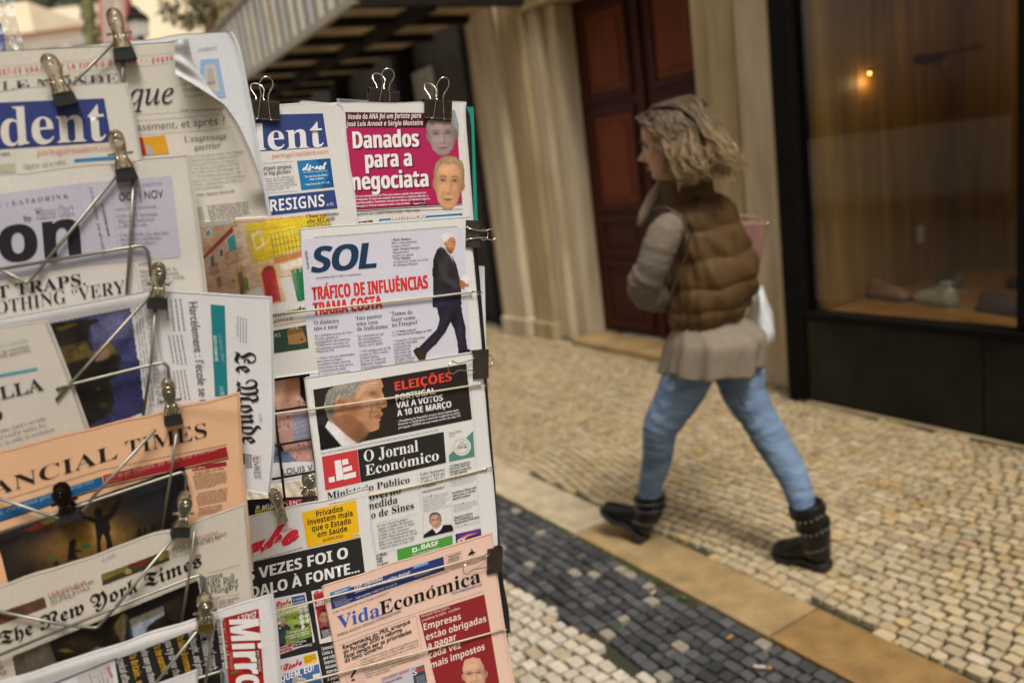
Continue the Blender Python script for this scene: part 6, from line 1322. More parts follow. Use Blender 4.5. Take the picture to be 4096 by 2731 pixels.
# ---- binder clips
def binder_clip(px, W_, H_, ang, label, n, front='stand', rear='stand', pl=None, group='black binder clips on the right rack', lean=.018):
    """px: middle of the jaw edge; ang: direction from jaws to spine in the plane (degrees, 90 = up)"""
    pl = pl or PR; o = pl.one(px, n); a = math.radians(ang); Y = pl.U*math.cos(a)+pl.V*math.sin(a); Xd = pl.U*math.sin(a)-pl.V*math.cos(a); N = pl.N
    def P(x, y, z): return o+Xd*x*W_+Y*y*H_+N*z
    e = empty('binder_clip', tuple(o), label, 'clip', group)
    th = .0105; b = MB()
    prof = [(0, .0016), (.06, .0030), (.12, .0018), (.9, th*.5), (1.0, th*.48), (1.02, 0), (1.0, -th*.48), (.9, -th*.5), (.12, -.0018), (.06, -.0030), (0, -.0016)]
    inn = [(y*.97, z*.78) for y, z in prof[::-1]]
    lp = [(y, z) for y, z in prof]+inn
    b.rings([[P(x, y, z) for y, z in lp] for x in (-.5, .5)], cap=True); b.build('clip_body', M_clipb, e, bevel=.0004)
    hand = [(-.20, .03), (-.17, .35), (-.125, .95), (-.115, 1.22), (-.17, 1.42), (-.215, 1.62), (-.17, 1.84), (-.07, 1.95), (.07, 1.95), (.17, 1.84), (.215, 1.62), (.17, 1.42), (.115, 1.22), (.125, .95), (.17, .35), (.20, .03)]
    for sg, mode in ((1, front), (-1, rear)):
        pts = []
        for x, y in hand:
            if mode == 'stand': z = sg*(.0035+min(y, 1)*th*.45+max(0, y-1)*lean)
            else: y = -y*.95; z = sg*(.0035-y*.004)
            pts.append(tuple(P(x, y+.03, z)))
        b = MB(); b.tube(pts, .00085, 6); b.tube([pts[0], tuple(P(-.27, .05, sg*.003))], .00085, 6); b.tube([pts[-1], tuple(P(.27, .05, sg*.003))], .00085, 6); b.build('wire_handle', M_steel, e, smooth=True)
mpx = 1.15/F_PX
binder_clip(cr('B1', 200, 436), .041, .0255, 86, 'black binder clip on the blue masthead newspaper, leftmost on the right rack', .0075)
binder_clip(cr('B1', 1225, 330), .046, .026, 84, 'black binder clip half hidden behind the crimson page, between two other clips', -.012, lean=.012)
binder_clip(cr('B1', 1688, 432), .045, .0285, 86, 'black binder clip covering the top corner of the crimson page', .005)
binder_clip(cr('B2', 1836, 205), .041, .024, -6, 'black binder clip on the right edge of the lavender walking man page', .0108, rear='stand', lean=.004)
binder_clip(cr('B3', 1974, 130), .045, .0265, -5, 'large rusty black binder clip at the top corner of the profile man page', .0155, front='fold', rear='stand')
binder_clip(cr('B4', 1862, 650), .042, .027, -6, 'rusty black binder clip on the right edge of the salmon newspaper', .0255, front='fold', rear='fold')

# ---- spring clips (used on both racks)
def spring_clip(c, tip, top, n, pl, label, group, wj=165, wp=120, tipmat=None, lean=.30, dark=False):
    s = CROPS[c][2]; t0, t1 = cr(c, *tip), cr(c, *top)
    o = pl.one(t0, n); q = pl.one(t1, n); A = q-o; L = np.linalg.norm(A); A /= L; N = pl.N; S = np.cross(A, N)
    d = np.dot(o-CAM, RM @ np.array([0, 0, -1])); k = d/F_PX*s
    wj, wp = wj*k, wp*k
    e = empty('spring_clip', tuple(o), label, 'clip', group)
    def P(t, x, z): return o+A*t*L+S*x+N*z
    ms = mat('dark_steel', (.05, .035, .03), rough=.3, metal=.9) if dark else M_steel
    for sg in (1, -1):
        prof = [(.255, .49), (.32, .47), (.45, .40), (.52, .36), (.60, .42), (.72, .50), (.84, .50), (.92, .44), (.97, .30), (1.0, .10)]
        zf = lambda t: sg*(.0025+(.0040 if t < .5 else .004+.0)*min(1, t/.3)+max(0, t-.5)*lean*L*.55)
        V = []; Fc = []; m = 7
        for th_ in (0, .0011):
            for t, w_ in prof:
                for j in range(m):
                    u = -1+2*j/(m-1); rib = .0011*(math.cos(u*math.pi*3)) if t < .5 else -.0012*math.exp(-((t-.84)/.06)**2-(u/.4)**2)
                    V.append(P(t, u*w_*wp*(1.18 if t < .4 else 1), zf(t)+sg*(rib+th_-.0018*u*u)))
        r_ = len(prof)
        for layer in (0, 1):
            for i in range(r_-1):
                for j in range(m-1):
                    f = (layer*r_*m+i*m+j, layer*r_*m+i*m+j+1, layer*r_*m+(i+1)*m+j+1, layer*r_*m+(i+1)*m+j); Fc.append(f if (layer == 1) == (sg == 1) else f[::-1])
        b = MB(); b.add(V, Fc)
        for t in (0, r_-1): b.add([V[t*m+j] for j in range(m)]+[V[r_*m+t*m+j] for j in range(m)], [(j, j+1, m+j+1, m+j) for j in range(m-1)])
        if sg == 1:
            for u in (-.5, 0, .5): b.tube([tuple(P(t, u*wp*.46, zf(t)+.0013)) for t in (.27, .34, .42, .49)], [.0007, .0009, .0008, .0004], 6)
            b.tube([tuple(P(.84+.055*math.sin(a), .21*wp*math.cos(a), zf(.84+.055*math.sin(a))+.0011)) for a in np.linspace(0, 2*math.pi, 15)[:-1]], .0005, 6, closed=True)
        b.build('lever', ms, e, smooth=True)
    b = MB(); b.tube([tuple(P(.53, -.78*wp, .0)), tuple(P(.53, .78*wp, .0))], .0016, 8); b.tube([tuple(P(.53, -.3*wp, 0)), tuple(P(.53, .3*wp, 0))], .0042, 12); b.build('spring_pin', ms, e, smooth=True)
    b = MB()
    b.rings([[P(t, x*w_, z) for x, z in ((-.5, -.0048), (-.45, .0062), (.45, .0062), (.5, -.0048))] for t, w_ in ((0, wj*1.0), (.02, wj*1.04), (.24, wj*.90), (.26, wj*.84))]); b.build('jaw_tip', tipmat or M_rub, e, bevel=.0008)
SG = 'nickel spring clips on the newspaper racks'
spring_clip('B3', (282, 1525), (212, 1240), .0205, PR, 'nickel spring clip without rubber holding the red script tabloid', SG, 110, 95, M_steel)
spring_clip('B3', (516, 1350), (527, 1092), .006, PR, 'nickel spring clip with a long pin behind the red script tabloid', SG, 100, 100, M_clipb)
# ================================================================ left hand rack: wire tiers with foreign papers
PL = Plane((700, 1500), .90, 67, 0, 0)
GL = 'newspapers on the left zigzag wire rack'
def tier(c, x, y, n=0.0, lean=5): return plane_through(PL.one(cr(c, x, y), n), 67, 0, lean)
lrack = empty('newspaper_rack', tuple(PL.one((300, 2731), -.05)-np.array([0, 0, .6])), 'nickel wire newspaper rack on the left with zigzag wires in front of the papers', 'newspaper rack')
b = MB()
for x in (150, 640): b.tube([tuple(PL.one(cr('F', x*.5, 230), -.075)), tuple(PL.one(cr('F', x*.5+40, 1700), -.075))], .004, 8)
b.build('upright', M_rack, lrack, smooth=True)
TP = {}
def wires(key, polys, n=.0075, r=.0017):
    b = MB(); pl = TP[key]
    for c, *pts in polys:
        q = [cr(c, *p) for p in pts]; out = []
        for i, p in enumerate(q):           # round the bends
            if 0 < i < len(q)-1:
                a, d = q[i-1]-p, q[i+1]-p; la, ld = np.hypot(*a), np.hypot(*d); rr = min(14, la*.4, ld*.4)
                for t in (0, .33, .67, 1): out.append(p+a/la*rr*(1-t)**2+d/ld*rr*t**2)
            else: out.append(p)
        b.tube([tuple(pl.one(p, n)) for p in out], r, 8)
    b.build('wire_tier', M_wire, lrack, smooth=True)

# ---- tier 0: French monthly with a curled front page
TP[0] = tier('A1', 1000, 350, 0, 3)
pg = Page('newspaper', TP[0], -.004, 'A1', [(-200, 470), (-120, 1000), (-60, 2000)], [(1962, 268), (2030, 420), (2125, 880), (2200, 1300), (2300, 1850)], '#dcdde2', 'white broadsheet page with a pale blue picture behind the curled cream page', 'newspaper', GL, seed=21, ext=(-600, 56), amp=.003, topwob=10, inner=True)
pg.T('NOVEMBRE 2023', 1690, 442, 1850, 424, 22, 'r', '#8c8e96'); pg.P('#9ab6dc', 1712, 516, 1868, 505, 1932, 835, 1700, 860); pg.P('#c9c4b8', 1750, 560, 1835, 553, 1880, 780, 1740, 800); pg.P('#b4b0a6', 1770, 590, 1815, 585, 1845, 720, 1775, 730); pg.build()
EDG = [(1605, 350), (1655, 560), (1765, 722), (1900, 890), (2010, 1040), (2100, 1220), (2180, 1420), (2235, 1600), (2288, 1853)]
pg = Page('newspaper', TP[0], .001, 'A1', [(-200, 450), (-100, 1200), (-60, 2060)], EDG, '#d3ccc0', 'cream French monthly with a curled right edge, topmost on the left rack', 'newspaper', GL, seed=22, ext=(-600, 33), amp=.0022, k=.05, inner=False, curl=(spline(cr('A1', *[c for p in EDG[:-1] for c in p]), 40), 60, .013))
pg.LN('#b0a8a0', 3, 0, 575, 1480, 455); pg.LN('#b0a8a0', 3, 0, 668, 1480, 545)
pg.T('EST-CE VRAIMENT LA FIN DU DOLLAR ? – pages', -5, 640, 1475, 512, 42, 'sb', '#d05258', sp=1.35); 
pg.T('LE MONDE', 20, 782, 1012, 708, 78, 'sr', '#5c5a64'); pg.T('diplomatique', 60, 930, 1490, 884, 196, 'it', '#3a3640')
pg.T('DE MARGARET', 1550, 738, 1838, 738, 30, 'r', '#5a5654'); pg.T('ATWOOD', 1563, 786, 1710, 785, 30, 'r', '#5a5654'); pg.T('INÉDIT', 1535, 690, 1660, 690, 28, 'r', '#5a5654'); pg.T('Pages 20 et 21', 1577, 832, 1735, 827, 17, 'it', '#6a6664')
pg.LN('#aaa29a', 3, 1145, 986, 1960, 925); pg.T('N° 836 - 70e année. Novembre 2023', 1548, 952, 1905, 950, 17, 'r', '#7a7672'); pg.LN('#aaa29a', 3, 1150, 1038, 2000, 972)
pg.T('Écrasement, et après ?', 1052, 1128, 1918, 1063, 66, 'l', '#4c4a4a'); pg.LN('#aaa29a', 3, 1150, 1160, 2080, 1090)
pg.Q('#d79b20', 1175, 1180, 1410, 1157, 1447, 1312, 1206, 1336); pg.P('#ac2a2a', 1175, 1180, 1218, 1176, 1254, 1330, 1206, 1336); pg.P('#aaa6a2', 1245, 1230, 1290, 1250, 1325, 1322, 1254, 1330)
pg.T('L’engrenage', 1575, 1216, 1936, 1186, 50, 'sr', '#6c6864'); pg.T('guerrier', 1662, 1285, 1886, 1262, 48, 'sr', '#6c6864')
pg.crop = 'A2'
pg.para(['oui, le 7 octobre à l’aube, une attaque', 'surprise de grande ampleur sur le', 'lien à partir de Gaza, le Hamas a', 'é une riposte dévastatrice pour les', 'ons civiles et les infrastructures de', 'e. S’il revendique désormais le rôle', 'mpion de la résistance palestinienne,', 'actions commises lors de l’offensive', 'r son avenir politique.'], 1620, 66, 2075, 22, 1655, 340, 22, 'it', '#8a847e'); pg.T('PAR AKRAM BELKAÏD', 1686, 392, 2005, 357, 17, 'srb', '#5c5856')
pg.greek(8, ((1672, 492), (1725, 482), (1762, 640), (1692, 652)), '#aaa49c', .45); pg.greek(8, ((1765, 470), (2115, 432), (2146, 566), (1802, 628)), '#a49e98', .45, seed=3)
pg.crop = 'A1'; o = pg.build()
b = MB(); V = []; m1, m2 = 14, 8
ca = spline(cr('A1', 1492, 392, 1486, 480, 1490, 580, 1492, 655), m1); cb = spline(cr('A1', 1606, 352, 1655, 560, 1765, 722, 1905, 900), m1)
for i in range(m1):
    for j in range(m2):
        t = j/(m2-1); p = ca[i]*(1-t)+cb[i]*t; V.append(pg.pl.one(p, pg.n)+pg.pl.N*(.011+.020*math.sin(math.pi*(.25+.75*t))*(1-.3*i/m1)+.002*math.sin(i*1.1)))
Fc = [(i*m2+j, (i+1)*m2+j, (i+1)*m2+j+1, i*m2+j+1) for i in range(m1-1) for j in range(m2-1)]
b.add(V, Fc, (.66, .66, .68)); b.build('folded_corner', paper_mat('newsprint'), o, smooth=True)
wires(0, [('A1', (968, 372), (640, 700), (470, 900)), ('A1', (1058, 500), (1040, 720), (1010, 1000)), ('A1', (390, 830), (320, 960))])

# ---- tier 1: blue masthead weekly
TP[1] = tier('A1', 560, 740, .012)
pg = Page('newspaper', TP[1], 0, 'A1', [(-300, 790), (-200, 1800)], [(1080, 710), (1145, 1010), (1262, 1720)], '#d8d3c9', 'cream newspaper with a blue dent masthead, second from top on the left rack', 'newspaper', GL, seed=24, ext=(-720, 42), amp=.003, k=.07, topwob=10)
pg.P('#323f7c', -980, 917, 890, 843, 955, 1214, -940, 1339); pg.T('Resident', -890, 1302, 912, 1200, 330, 'srb', '#ddd8cf'); pg.T('portugalresident.com', 320, 1326, 990, 1276, 52, 'r', '#e2927c'); pg.T('since 1989.', -150, 1348, 96, 1327, 26, 'r', '#5a5a6a')
pg.P('#3c86bc', 633, 1362, 1020, 1332, 1025, 1362, 637, 1388); pg.T('Algarve vai a votos', 190, 1445, 560, 1400, 44, 'sr', '#98948e'); pg.Q('#bdb8a4', -100, 1412, 130, 1396, 134, 1470, -100, 1480); pg.build()

# ---- tier 2: grey monthly with the giant letters
TP[2] = tier('A2', 1040, 90, .024)
pg = Page('newspaper', TP[2], 0, 'A2', [(-250, 250), (-150, 800), (-60, 1700)], [(1600, 42), (1650, 430), (1715, 950), (1772, 1420)], '#d6d0c8', 'monthly newspaper with huge black letters on under thin zigzag wires', 'newspaper', GL, seed=27, ext=(-1050, 118), amp=.003, k=.09, topwob=12)
pg.P('#bdb9c8', -1240, 540, -200, 402, 700, 282, 1470, 222, 1547, 915, 700, 985, -150, 1130, -1200, 1300)
pg.T('SHOP | PLACE | EAT&DRINK', -560, 560, 592, 408, 38, 'sr', '#6f6a78', sp=1.3); pg.T('by', 205, 606, 276, 600, 46, 'srb', '#34303a'); pg.T('Time Out', 308, 592, 632, 552, 92, 'sx', '#8f8a9a'); pg.T('Time Out', 316, 588, 626, 552, 80, 'sb', '#b4b0c0')
pg.T('Lisbon', -1130, 1085, 690, 889, 400, 'bb', '#26222a', k=.085)
pg.T('SIGN UP AT TIMEOUT.PT', 905, 890, 790, 310, 24, 'r', '#6c6776', up=(-24, 4)); pg.T('WWW.TIMEOUT.PT', 945, 730, 885, 452, 24, 'srb', '#4c4854', up=(-24, 4)); pg.LN('#a4a0b0', 3, 680, 300, 740, 900); pg.LN('#a4a0b0', 3, 955, 280, 1010, 900)
pg.T('MONTHLY EDITION', 1015, 330, 1380, 298, 26, 'sr', '#7c7786', sp=1.2); pg.T('OCT | NOV', 1020, 436, 1396, 406, 68, 'r', '#35313c'); pg.T('GIVE US A SECOND...', 990, 516, 1360, 490, 19, 'srb', '#5c5866', sp=1.2)
pg.para(['CITY LIFE Buchholz.', 'This new bookstore', 'is 80 years old...'], 1003, 582, 1352, 556, 1018, 662, 28, 'sr', '#7c7888'); pg.para(['CALENDAR The best live', 'music, art exhibitions,', 'parties and shows...'], 1025, 737, 1440, 718, 1038, 812, 28, 'sr', '#7c7888')
pg.T('T TRAPS.', -20, 1262, 735, 1145, 98, 'srb', '#2f2b2e'); pg.T('NOTHING “VERY', -140, 1418, 1072, 1212, 106, 'sr', '#3c383c'); pg.T('EATING', 1185, 985, 1290, 972, 22, 'srb', '#4c484c'); pg.para(['Dining out is', 'straight from', 'phase one with', 'every meal', 'worth it'], 1195, 1050, 1560, 1016, 1222, 1200, 28, 'sr', '#7a7678'); pg.LN('#a8a4a8', 3, 1160, 985, 1205, 1240)
pg.build()
wires(2, [('A2', (1010, 200), (410, 930), (235, 1140), (-60, 990)), ('A2', (-60, 1030), (1110, 832), (1215, 815), (1268, 862), (1290, 1080)), ('A2', (1142, 240), (1112, 830), (1080, 1260))])

# ---- tier 3: folded French daily lying sideways, Spanish daily tucked in
TP[3] = tier('A3', 1350, 10, .036)
pg = Page('newspaper', TP[3], 0, 'A3', [(-200, 310), (-150, 900), (-60, 1700)], [(1400, 2), (1440, 500), (1560, 1200), (1620, 1760)], '#d9d7d8', 'French newspaper folded sideways with a night photo and vertical text columns', 'newspaper', GL, seed=31, ext=(-500, 95), amp=.0022, k=.1, inner=False, folds=((cr('A3', -200, 330), cr('A3', 1300, 60), 40, .003),))
NIGHT = '#3f4270'
pg.photo(405, 165, 1245, 1270, 3.8)
pg.P(NIGHT, 412, 312, 1112, 175, 1238, 1060, 720, 1260); pg.P('#5a5a80', 760, 260, 1112, 180, 1150, 420, 800, 480); pg.P('#33345c', 860, 640, 1190, 620, 1232, 1060, 740, 1250)
pg.P('#28231c', 415, 310, 830, 265, 850, 300, 770, 330, 760, 450, 790, 520, 800, 640, 1000, 560, 1040, 600, 1000, 760, 940, 800, 950, 860, 980, 960, 960, 1060, 870, 1130, 735, 1200)
pg.P('#5a4a28', 500, 520, 740, 460, 790, 560, 920, 470, 1000, 570, 860, 640, 740, 600, 560, 660); pg.P('#7a6434', 860, 480, 940, 470, 1000, 560, 900, 600); pg.P('#8a6a60', 800, 560, 920, 520, 930, 600, 820, 640); pg.P('#5c4a1c', 470, 350, 640, 300, 660, 320, 500, 380); pg.P('#201c16', 600, 660, 1000, 620, 1010, 740, 930, 800, 940, 1000, 860, 1130, 735, 1190, 640, 820); pg.LN('#3a3a50', 6, 700, 370, 1100, 250)
for (x, y, r_) in ((840, 870, 12), (700, 520, 30), (640, 560, 20), (880, 1010, 40)): pg.E('#6a5a2c' if r_ != 40 else '#3a3a20', x, y, r_, r_*.7)
pg.G('#7a7aa0', 1000, 300, 120, 90, .5); pg.G('#2a2a4c', 1150, 900, 80, 160, .5); pg.G('#8a7a3c', 900, 520, 60, 30, .6); pg.G('#0e0c0a', 700, 420, 80, 90, .6); pg.G('#14120e', 820, 1000, 90, 120, .6); pg.G('#4a3c1c', 560, 560, 70, 60, .5); pg.G('#6a5428', 640, 600, 60, 20, .6)
pg.end(1.0, .35, 7)
pg.greek(3, ((1140, 180), (1215, 170), (1330, 1010), (1250, 1030)), '#a29c9c', .4, vert=True); pg.T('L’ARMÉE ISRAÉLIENNE', 1235, 175, 1345, 1010, 46, 'l', '#948f98', up=(46, -5))
pg.greek(4, ((1385, 110), (1560, 90), (1600, 360), (1420, 370)), '#a09c9e', .4, vert=True, seed=1)
pg.build()
pg = Page('newspaper', TP[3], .002, 'A3', [(1345, 30), (1400, 700), (1520, 1283), (1980, 1700)], [(2308, 95), (2322, 600), (2330, 1290), (2290, 1765)], '#dedcde', 'white French daily hanging sideways with the title Le Monde reading downwards', 'newspaper', GL, seed=33, amp=.0016, k=.05, topwob=5)
pg.greek(4, ((1400, 110), (1560, 90), (1600, 370), (1425, 375)), '#a09c9e', .4, vert=True, seed=1); pg.greek(4, ((1425, 410), (1565, 400), (1610, 660), (1470, 660)), '#a09c9e', .4, vert=True, seed=2); pg.greek(4, ((1470, 710), (1590, 700), (1640, 960), (1500, 960)), '#a09c9e', .4, vert=True, seed=4); pg.LN('#8a868a', 4, 1340, 350, 1380, 620)
pg.T('Harcèlement : l’école se mobilise', 1612, 124, 1735, 1230, 74, 'r', '#33303a', up=(74, -6))
pg.Q('#1f7d87', 1800, 143, 1922, 155, 1948, 920, 1838, 930); pg.T('LE GRAND DÉBAT', 1868, 400, 1895, 640, 26, 'l', '#9ac8cc', up=(26, 0)); pg.T('ÉDITO COMMUNE', 1822, 410, 1840, 630, 26, 'sb', '#d8ecec', up=(26, 0)); pg.T('À L’ÉCOLE', 1880, 840, 1890, 980, 30, 'bi', '#d8ecec', up=(30, 0))
pg.greek(4, ((2020, 235), (2118, 270), (2118, 480), (2020, 470)), '#a4a0a4', .4, vert=True, seed=6)
pg.T('Le Monde', 2004, 546, 2062, 1332, 178, 'fr', '#2b2522', up=(182, -4))
pg.LN('#8a868a', 3, 2070, 1415, 2228, 1440, 2232, 1640); pg.Q('#262226', 2072, 1412, 2092, 1416, 2096, 1508, 2076, 1508)
for k in range(9): pg.LN('#4a464a', 3, 2100+k*6, 1420, 2104+k*6, 1540)
pg.T('LIVRES', 2160, 1445, 2175, 1620, 52, 'r', '#6a666a', up=(50, 0)); pg.T('L', 2160, 1445, 2164, 1476, 52, 'b', '#c8342c', up=(50, 0)); pg.T('3,90', 2212, 1068, 2220, 1145, 22, 'it', '#9a98c0', up=(22, 0)); pg.build()
pg = Page('newspaper', TP[3], .0045, 'A3', [(-200, 372), (-150, 900), (-40, 1560)], [(388, 288), (560, 720), (745, 1225)], '#cfc7bc', 'cream Spanish newspaper ending in LLA tucked in front of the night photo', 'newspaper', GL, seed=35, ext=(-550, 79), amp=.002, k=.12)
pg.T('el estilo castilla', -150, 530, 236, 456, 30, 'l', '#86b4bc'); pg.T('vuelve a la carrera', -180, 600, 248, 505, 30, 'sr', '#7a7270'); pg.T('la Bonmatí querella', -180, 635, 260, 538, 30, 'sr', '#7a7270'); pg.P('#559da8', -100, 755, 318, 678, 322, 702, -100, 784)
pg.T('CASTILLA', -560, 1085, 380, 866, 104, 'srb', '#3a3432', k=.22); pg.E('#3a3434', -12, 1090, 36, 44); pg.para(['ismo total y acepta', 'el CGPJ, todos los', 'y la calle lo rechazan'], -20, 1240, 445, 1108, 5, 1345, 30, 'sr', '#8a807c'); pg.build()
wires(3, [('A3', (1290, 60), (615, 810), (480, 960)), ('A3', (480, 870), (620, 825), (1290, 660), (1400, 640), (1440, 680), (1445, 830)), ('A3', (1330, 150), (1290, 660), (1225, 1100))])

# ---- tier 4: salmon financial daily
TP[4] = tier('A3', 1440, 1000, .048)
pg = Page('newspaper', TP[4], 0, 'A3', [(-250, 1460), (-150, 2000), (-40, 2900)], [(2032, 908), (2062, 1500), (2100, 1900), (2150, 2420)], '#e6b892', 'salmon pink newspaper headed Financial Times on the left rack', 'newspaper', GL, seed=38, ext=(-500, 121), amp=.0022, k=.09, topwob=16, folds=((cr('A3', 1550, 1010), cr('A3', 2000, 1060), 30, .001),))
pg.crop = 'A4'
pg.T('FINANCIAL', -560, 655, 1006, 178, 118, 'sr', '#2e221c', k=.10); pg.T('TIMES', 1080, 160, 1772, -8, 122, 'sr', '#2e221c', k=.10); pg.T('4,20', 1215, -560+0, 1300, -590, 22, 'it', '#8a7ab0')
pg.LN('#5a3a30', 4, 0, 545, 880, 280, 1940, 60); 
pg.Q('#9b2026', 880, 330, 1936, 78, 1952, 166, 892, 416); pg.T('How to get WeWork: the ‘office’ is far from dead', 905, 372, 1858, 108, 40, 'l', '#e0b0a0'); pg.Q('#1c5d90', -200, 672, 872, 338, 888, 418, -180, 770); pg.T('Cinema: the famous photo we embrace', -160, 712, 802, 388, 40, 'l', '#a8c0d0'); pg.T('OPINION, TECH, PAGE 14', 930, 402, 1250, 296, 20, 'l', '#c87868')
pg.LN('#2a2226', 10, -100, 745, 880, 435, 1956, 178)
pg.photo(-70, 235, 1650, 1300, 3.8)
pg.P('#1b1a1b', -60, 830, 1576, 246, 1640, 560, 1500, 900, 700, 1200, 85, 1290, 10, 1000)
for (col, x, y, rx, ry, a_) in (('#4a3a24', 640, 900, 520, 330, .9), ('#6a5028', 760, 880, 330, 230, .9), ('#a07838', 860, 860, 190, 120, .85), ('#c09858', 850, 800, 70, 70, .8), ('#8a642c', 520, 960, 200, 110, .6), ('#2a2a30', 200, 800, 260, 130, .7), ('#24262c', 1350, 480, 260, 160, .8)): pg.G(col, x, y, rx, ry, a_)
K_ = '#1a1512'
pg.E(K_, 838, 650, 36, 42); pg.P(K_, 800, 690, 870, 675, 920, 660, 960, 610, 1000, 520, 1020, 490, 1045, 500, 1030, 560, 990, 650, 930, 730, 950, 770, 940, 820, 965, 930, 975, 1000, 920, 1000, 905, 880, 880, 830, 860, 900, 868, 1000, 830, 1010, 828, 900, 815, 800, 810, 740, 700, 695, 640, 660, 650, 650, 740, 680)
pg.P(K_, 575, 1060, 590, 890, 640, 865, 650, 900, 640, 960, 700, 965, 690, 980, 640, 985, 670, 1040); pg.P('#8a6424', 665, 880, 720, 845, 780, 860, 792, 910, 760, 960, 700, 965, 660, 920); pg.P('#3a6a48', 690, 920, 770, 900, 775, 940, 705, 965); pg.P('#4a6030', 410, 1020, 440, 1010, 490, 1030, 480, 1060, 440, 1070)
for (x, y, w_) in ((480, 1080, 26), (230, 1160, 20), (280, 1140, 18), (1190, 800, 22), (1240, 790, 20), (1310, 760, 22)): pg.P(K_, x-w_, y+50, x-w_*.6, y-10, x, y-36, x+w_*.7, y-8, x+w_, y+50)
pg.P('#7a2a1c', 200, 790, 330, 730, 380, 770, 270, 800); pg.P('#8a6a24', 330, 720, 420, 690, 470, 710, 380, 760); pg.P('#4a6a2c', 380, 705, 450, 690, 440, 730); pg.P('#6a5a20', 560, 780, 640, 740, 650, 750, 570, 790)
pg.end(1.0, .25, 2)
pg.Q('#9b2026', 1638, 248, 1936, 206, 1940, 240, 1646, 288); pg.T('Briefing', 1652, 280, 1755, 262, 26, 'l', '#e8c0b0')
pg.T('Nvidia builds new chips', 1664, 318, 1915, 268, 20, 'srb', '#5a3c34'); pg.greek(8, ((1648, 325), (1940, 285), (1945, 400), (1672, 450)), '#94705e', .42); pg.T('Aid for German industry', 1690, 490, 1950, 442, 20, 'srb', '#5a3c34'); pg.greek(6, ((1678, 500), (1945, 452), (1950, 540), (1692, 590)), '#94705e', .42); pg.T('Blackrock warning', 1700, 618, 1900, 582, 20, 'srb', '#5a3c34'); pg.greek(3, ((1690, 630), (1900, 592), (1900, 640), (1700, 670)), '#94705e', .42); pg.build()
wires(4, [('A4', (1330, -70), (800, 500), (700, 640), (500, 690), (-60, 500)), ('A4', (-60, 830), (470, 650), (1460, 322), (1560, 292), (1596, 330), (1580, 520)), ('A4', (1510, -40), (1460, 320), (1385, 780))])

# ---- tier 5: New York broadsheet
TP[5] = tier('A4', 1500, 735, .060)
pg = Page('newspaper', TP[5], 0, 'A4', [(-250, 1345), (-150, 1900), (-60, 2700)], [(2090, 585), (2112, 900), (2160, 1400), (2200, 1800)], '#d2c8ba', 'off white newspaper with the blackletter title The New York Times', 'newspaper', GL, seed=41, ext=(-400, 130), amp=.0022, k=.11, topwob=16, folds=((cr('A4', 1500, 760), cr('A4', 1560, 1000), 30, .001),))
pg.crop = 'A5'
pg.T('The New York Times', 4, 922, 1728, 238, 122, 'fr', '#241f1c', k=.12); 
pg.T('IT CAN BE ANYTHING', 1470, 80, 1868, -42, 28, 'sr', '#c8605a'); pg.T('WINES AND CIDERS MAKE', 1470, 112, 1940, -32, 28, 'sr', '#6a645e'); pg.T('A FASCINATING BLEND', 1475, 143, 1885, 2, 28, 'sr', '#6a645e'); pg.T('PAGE 13 | WINE', 1480, 168, 1622, 128, 18, 'sr', '#7a746e')
pg.T('UKRAINE WAR', 410, 500, 735, 385, 30, 'sr', '#c8605a'); pg.T('WOMEN PREPARE', 420, 530, 808, 378, 30, 'sr', '#6a645e'); pg.T('TO JOIN RANKS', 430, 556, 768, 438, 30, 'sr', '#6a645e'); pg.T('PAGE 4 | WORLD', 435, 572, 636, 500, 18, 'sr', '#7a746e'); pg.T('4,00', 865, 205, 985, 150, 28, 'it', '#a8a4b4')
pg.photo(860, 90, 1450, 410, 3.6); pg.P('#3d3a28', 865, 315, 1440, 100, 1446, 190, 880, 405); pg.P('#77702f', 868, 320, 1090, 235, 1100, 270, 875, 365); pg.P('#6a2a26', 1080, 235, 1290, 160, 1260, 220, 1150, 250); pg.E('#a08a5c', 1095, 285, 30, 24); pg.P('#8a7a3a', 1350, 150, 1438, 112, 1442, 170, 1360, 200); pg.end(.9, .3, 3)
pg.photo(-130, 490, 405, 775, 3.6); pg.P('#5a402e', -120, 670, 376, 500, 400, 585, -100, 770); pg.E('#a04030', 70, 640, 24, 14); pg.E('#7a3a2a', 260, 590, 24, 14); pg.E('#a05a40', 20, 700, 20, 12); pg.end(.9, .3, 5)
pg.LN('#8a847c', 3, 1770, 305, 2045, 232); pg.para(['Europe', 'resists pull', 'to the right', 'by Hungary'], 1712, 378, 2030, 300, 1725, 505, 50, 'r', '#4a4542'); pg.LN('#8a847c', 3, 1790, 520, 2050, 480); pg.para(['BERLIN', 'Several allies stumble,', 'Orban finds that', 'it has become isolated'], 1765, 545, 2042, 492, 1800, 615, 24, 'it', '#6a645e')
pg.photo(100, 360, 1765, 1305, 3.8)
pg.P('#16120f', 105, 1012, 1690, 365, 1722, 560, 1760, 800, 1500, 1000, 165, 1300); pg.P('#5d5548', 105, 1012, 420, 888, 495, 1100, 170, 1240); pg.LN('#3a342c', 8, 180, 1000, 240, 1180); pg.P('#8d96a0', 1112, 705, 1395, 585, 1405, 660, 1330, 700, 1260, 760, 1240, 840, 1150, 880); pg.P('#6d6a58', 1105, 700, 1392, 580, 1394, 640, 1125, 760); pg.P('#4d4a3c', 985, 740, 1050, 640, 1090, 660, 1070, 900, 1040, 900, 990, 790); pg.LN('#8a7a2c', 8, 985, 760, 1050, 645, 1060, 800, 1040, 890)
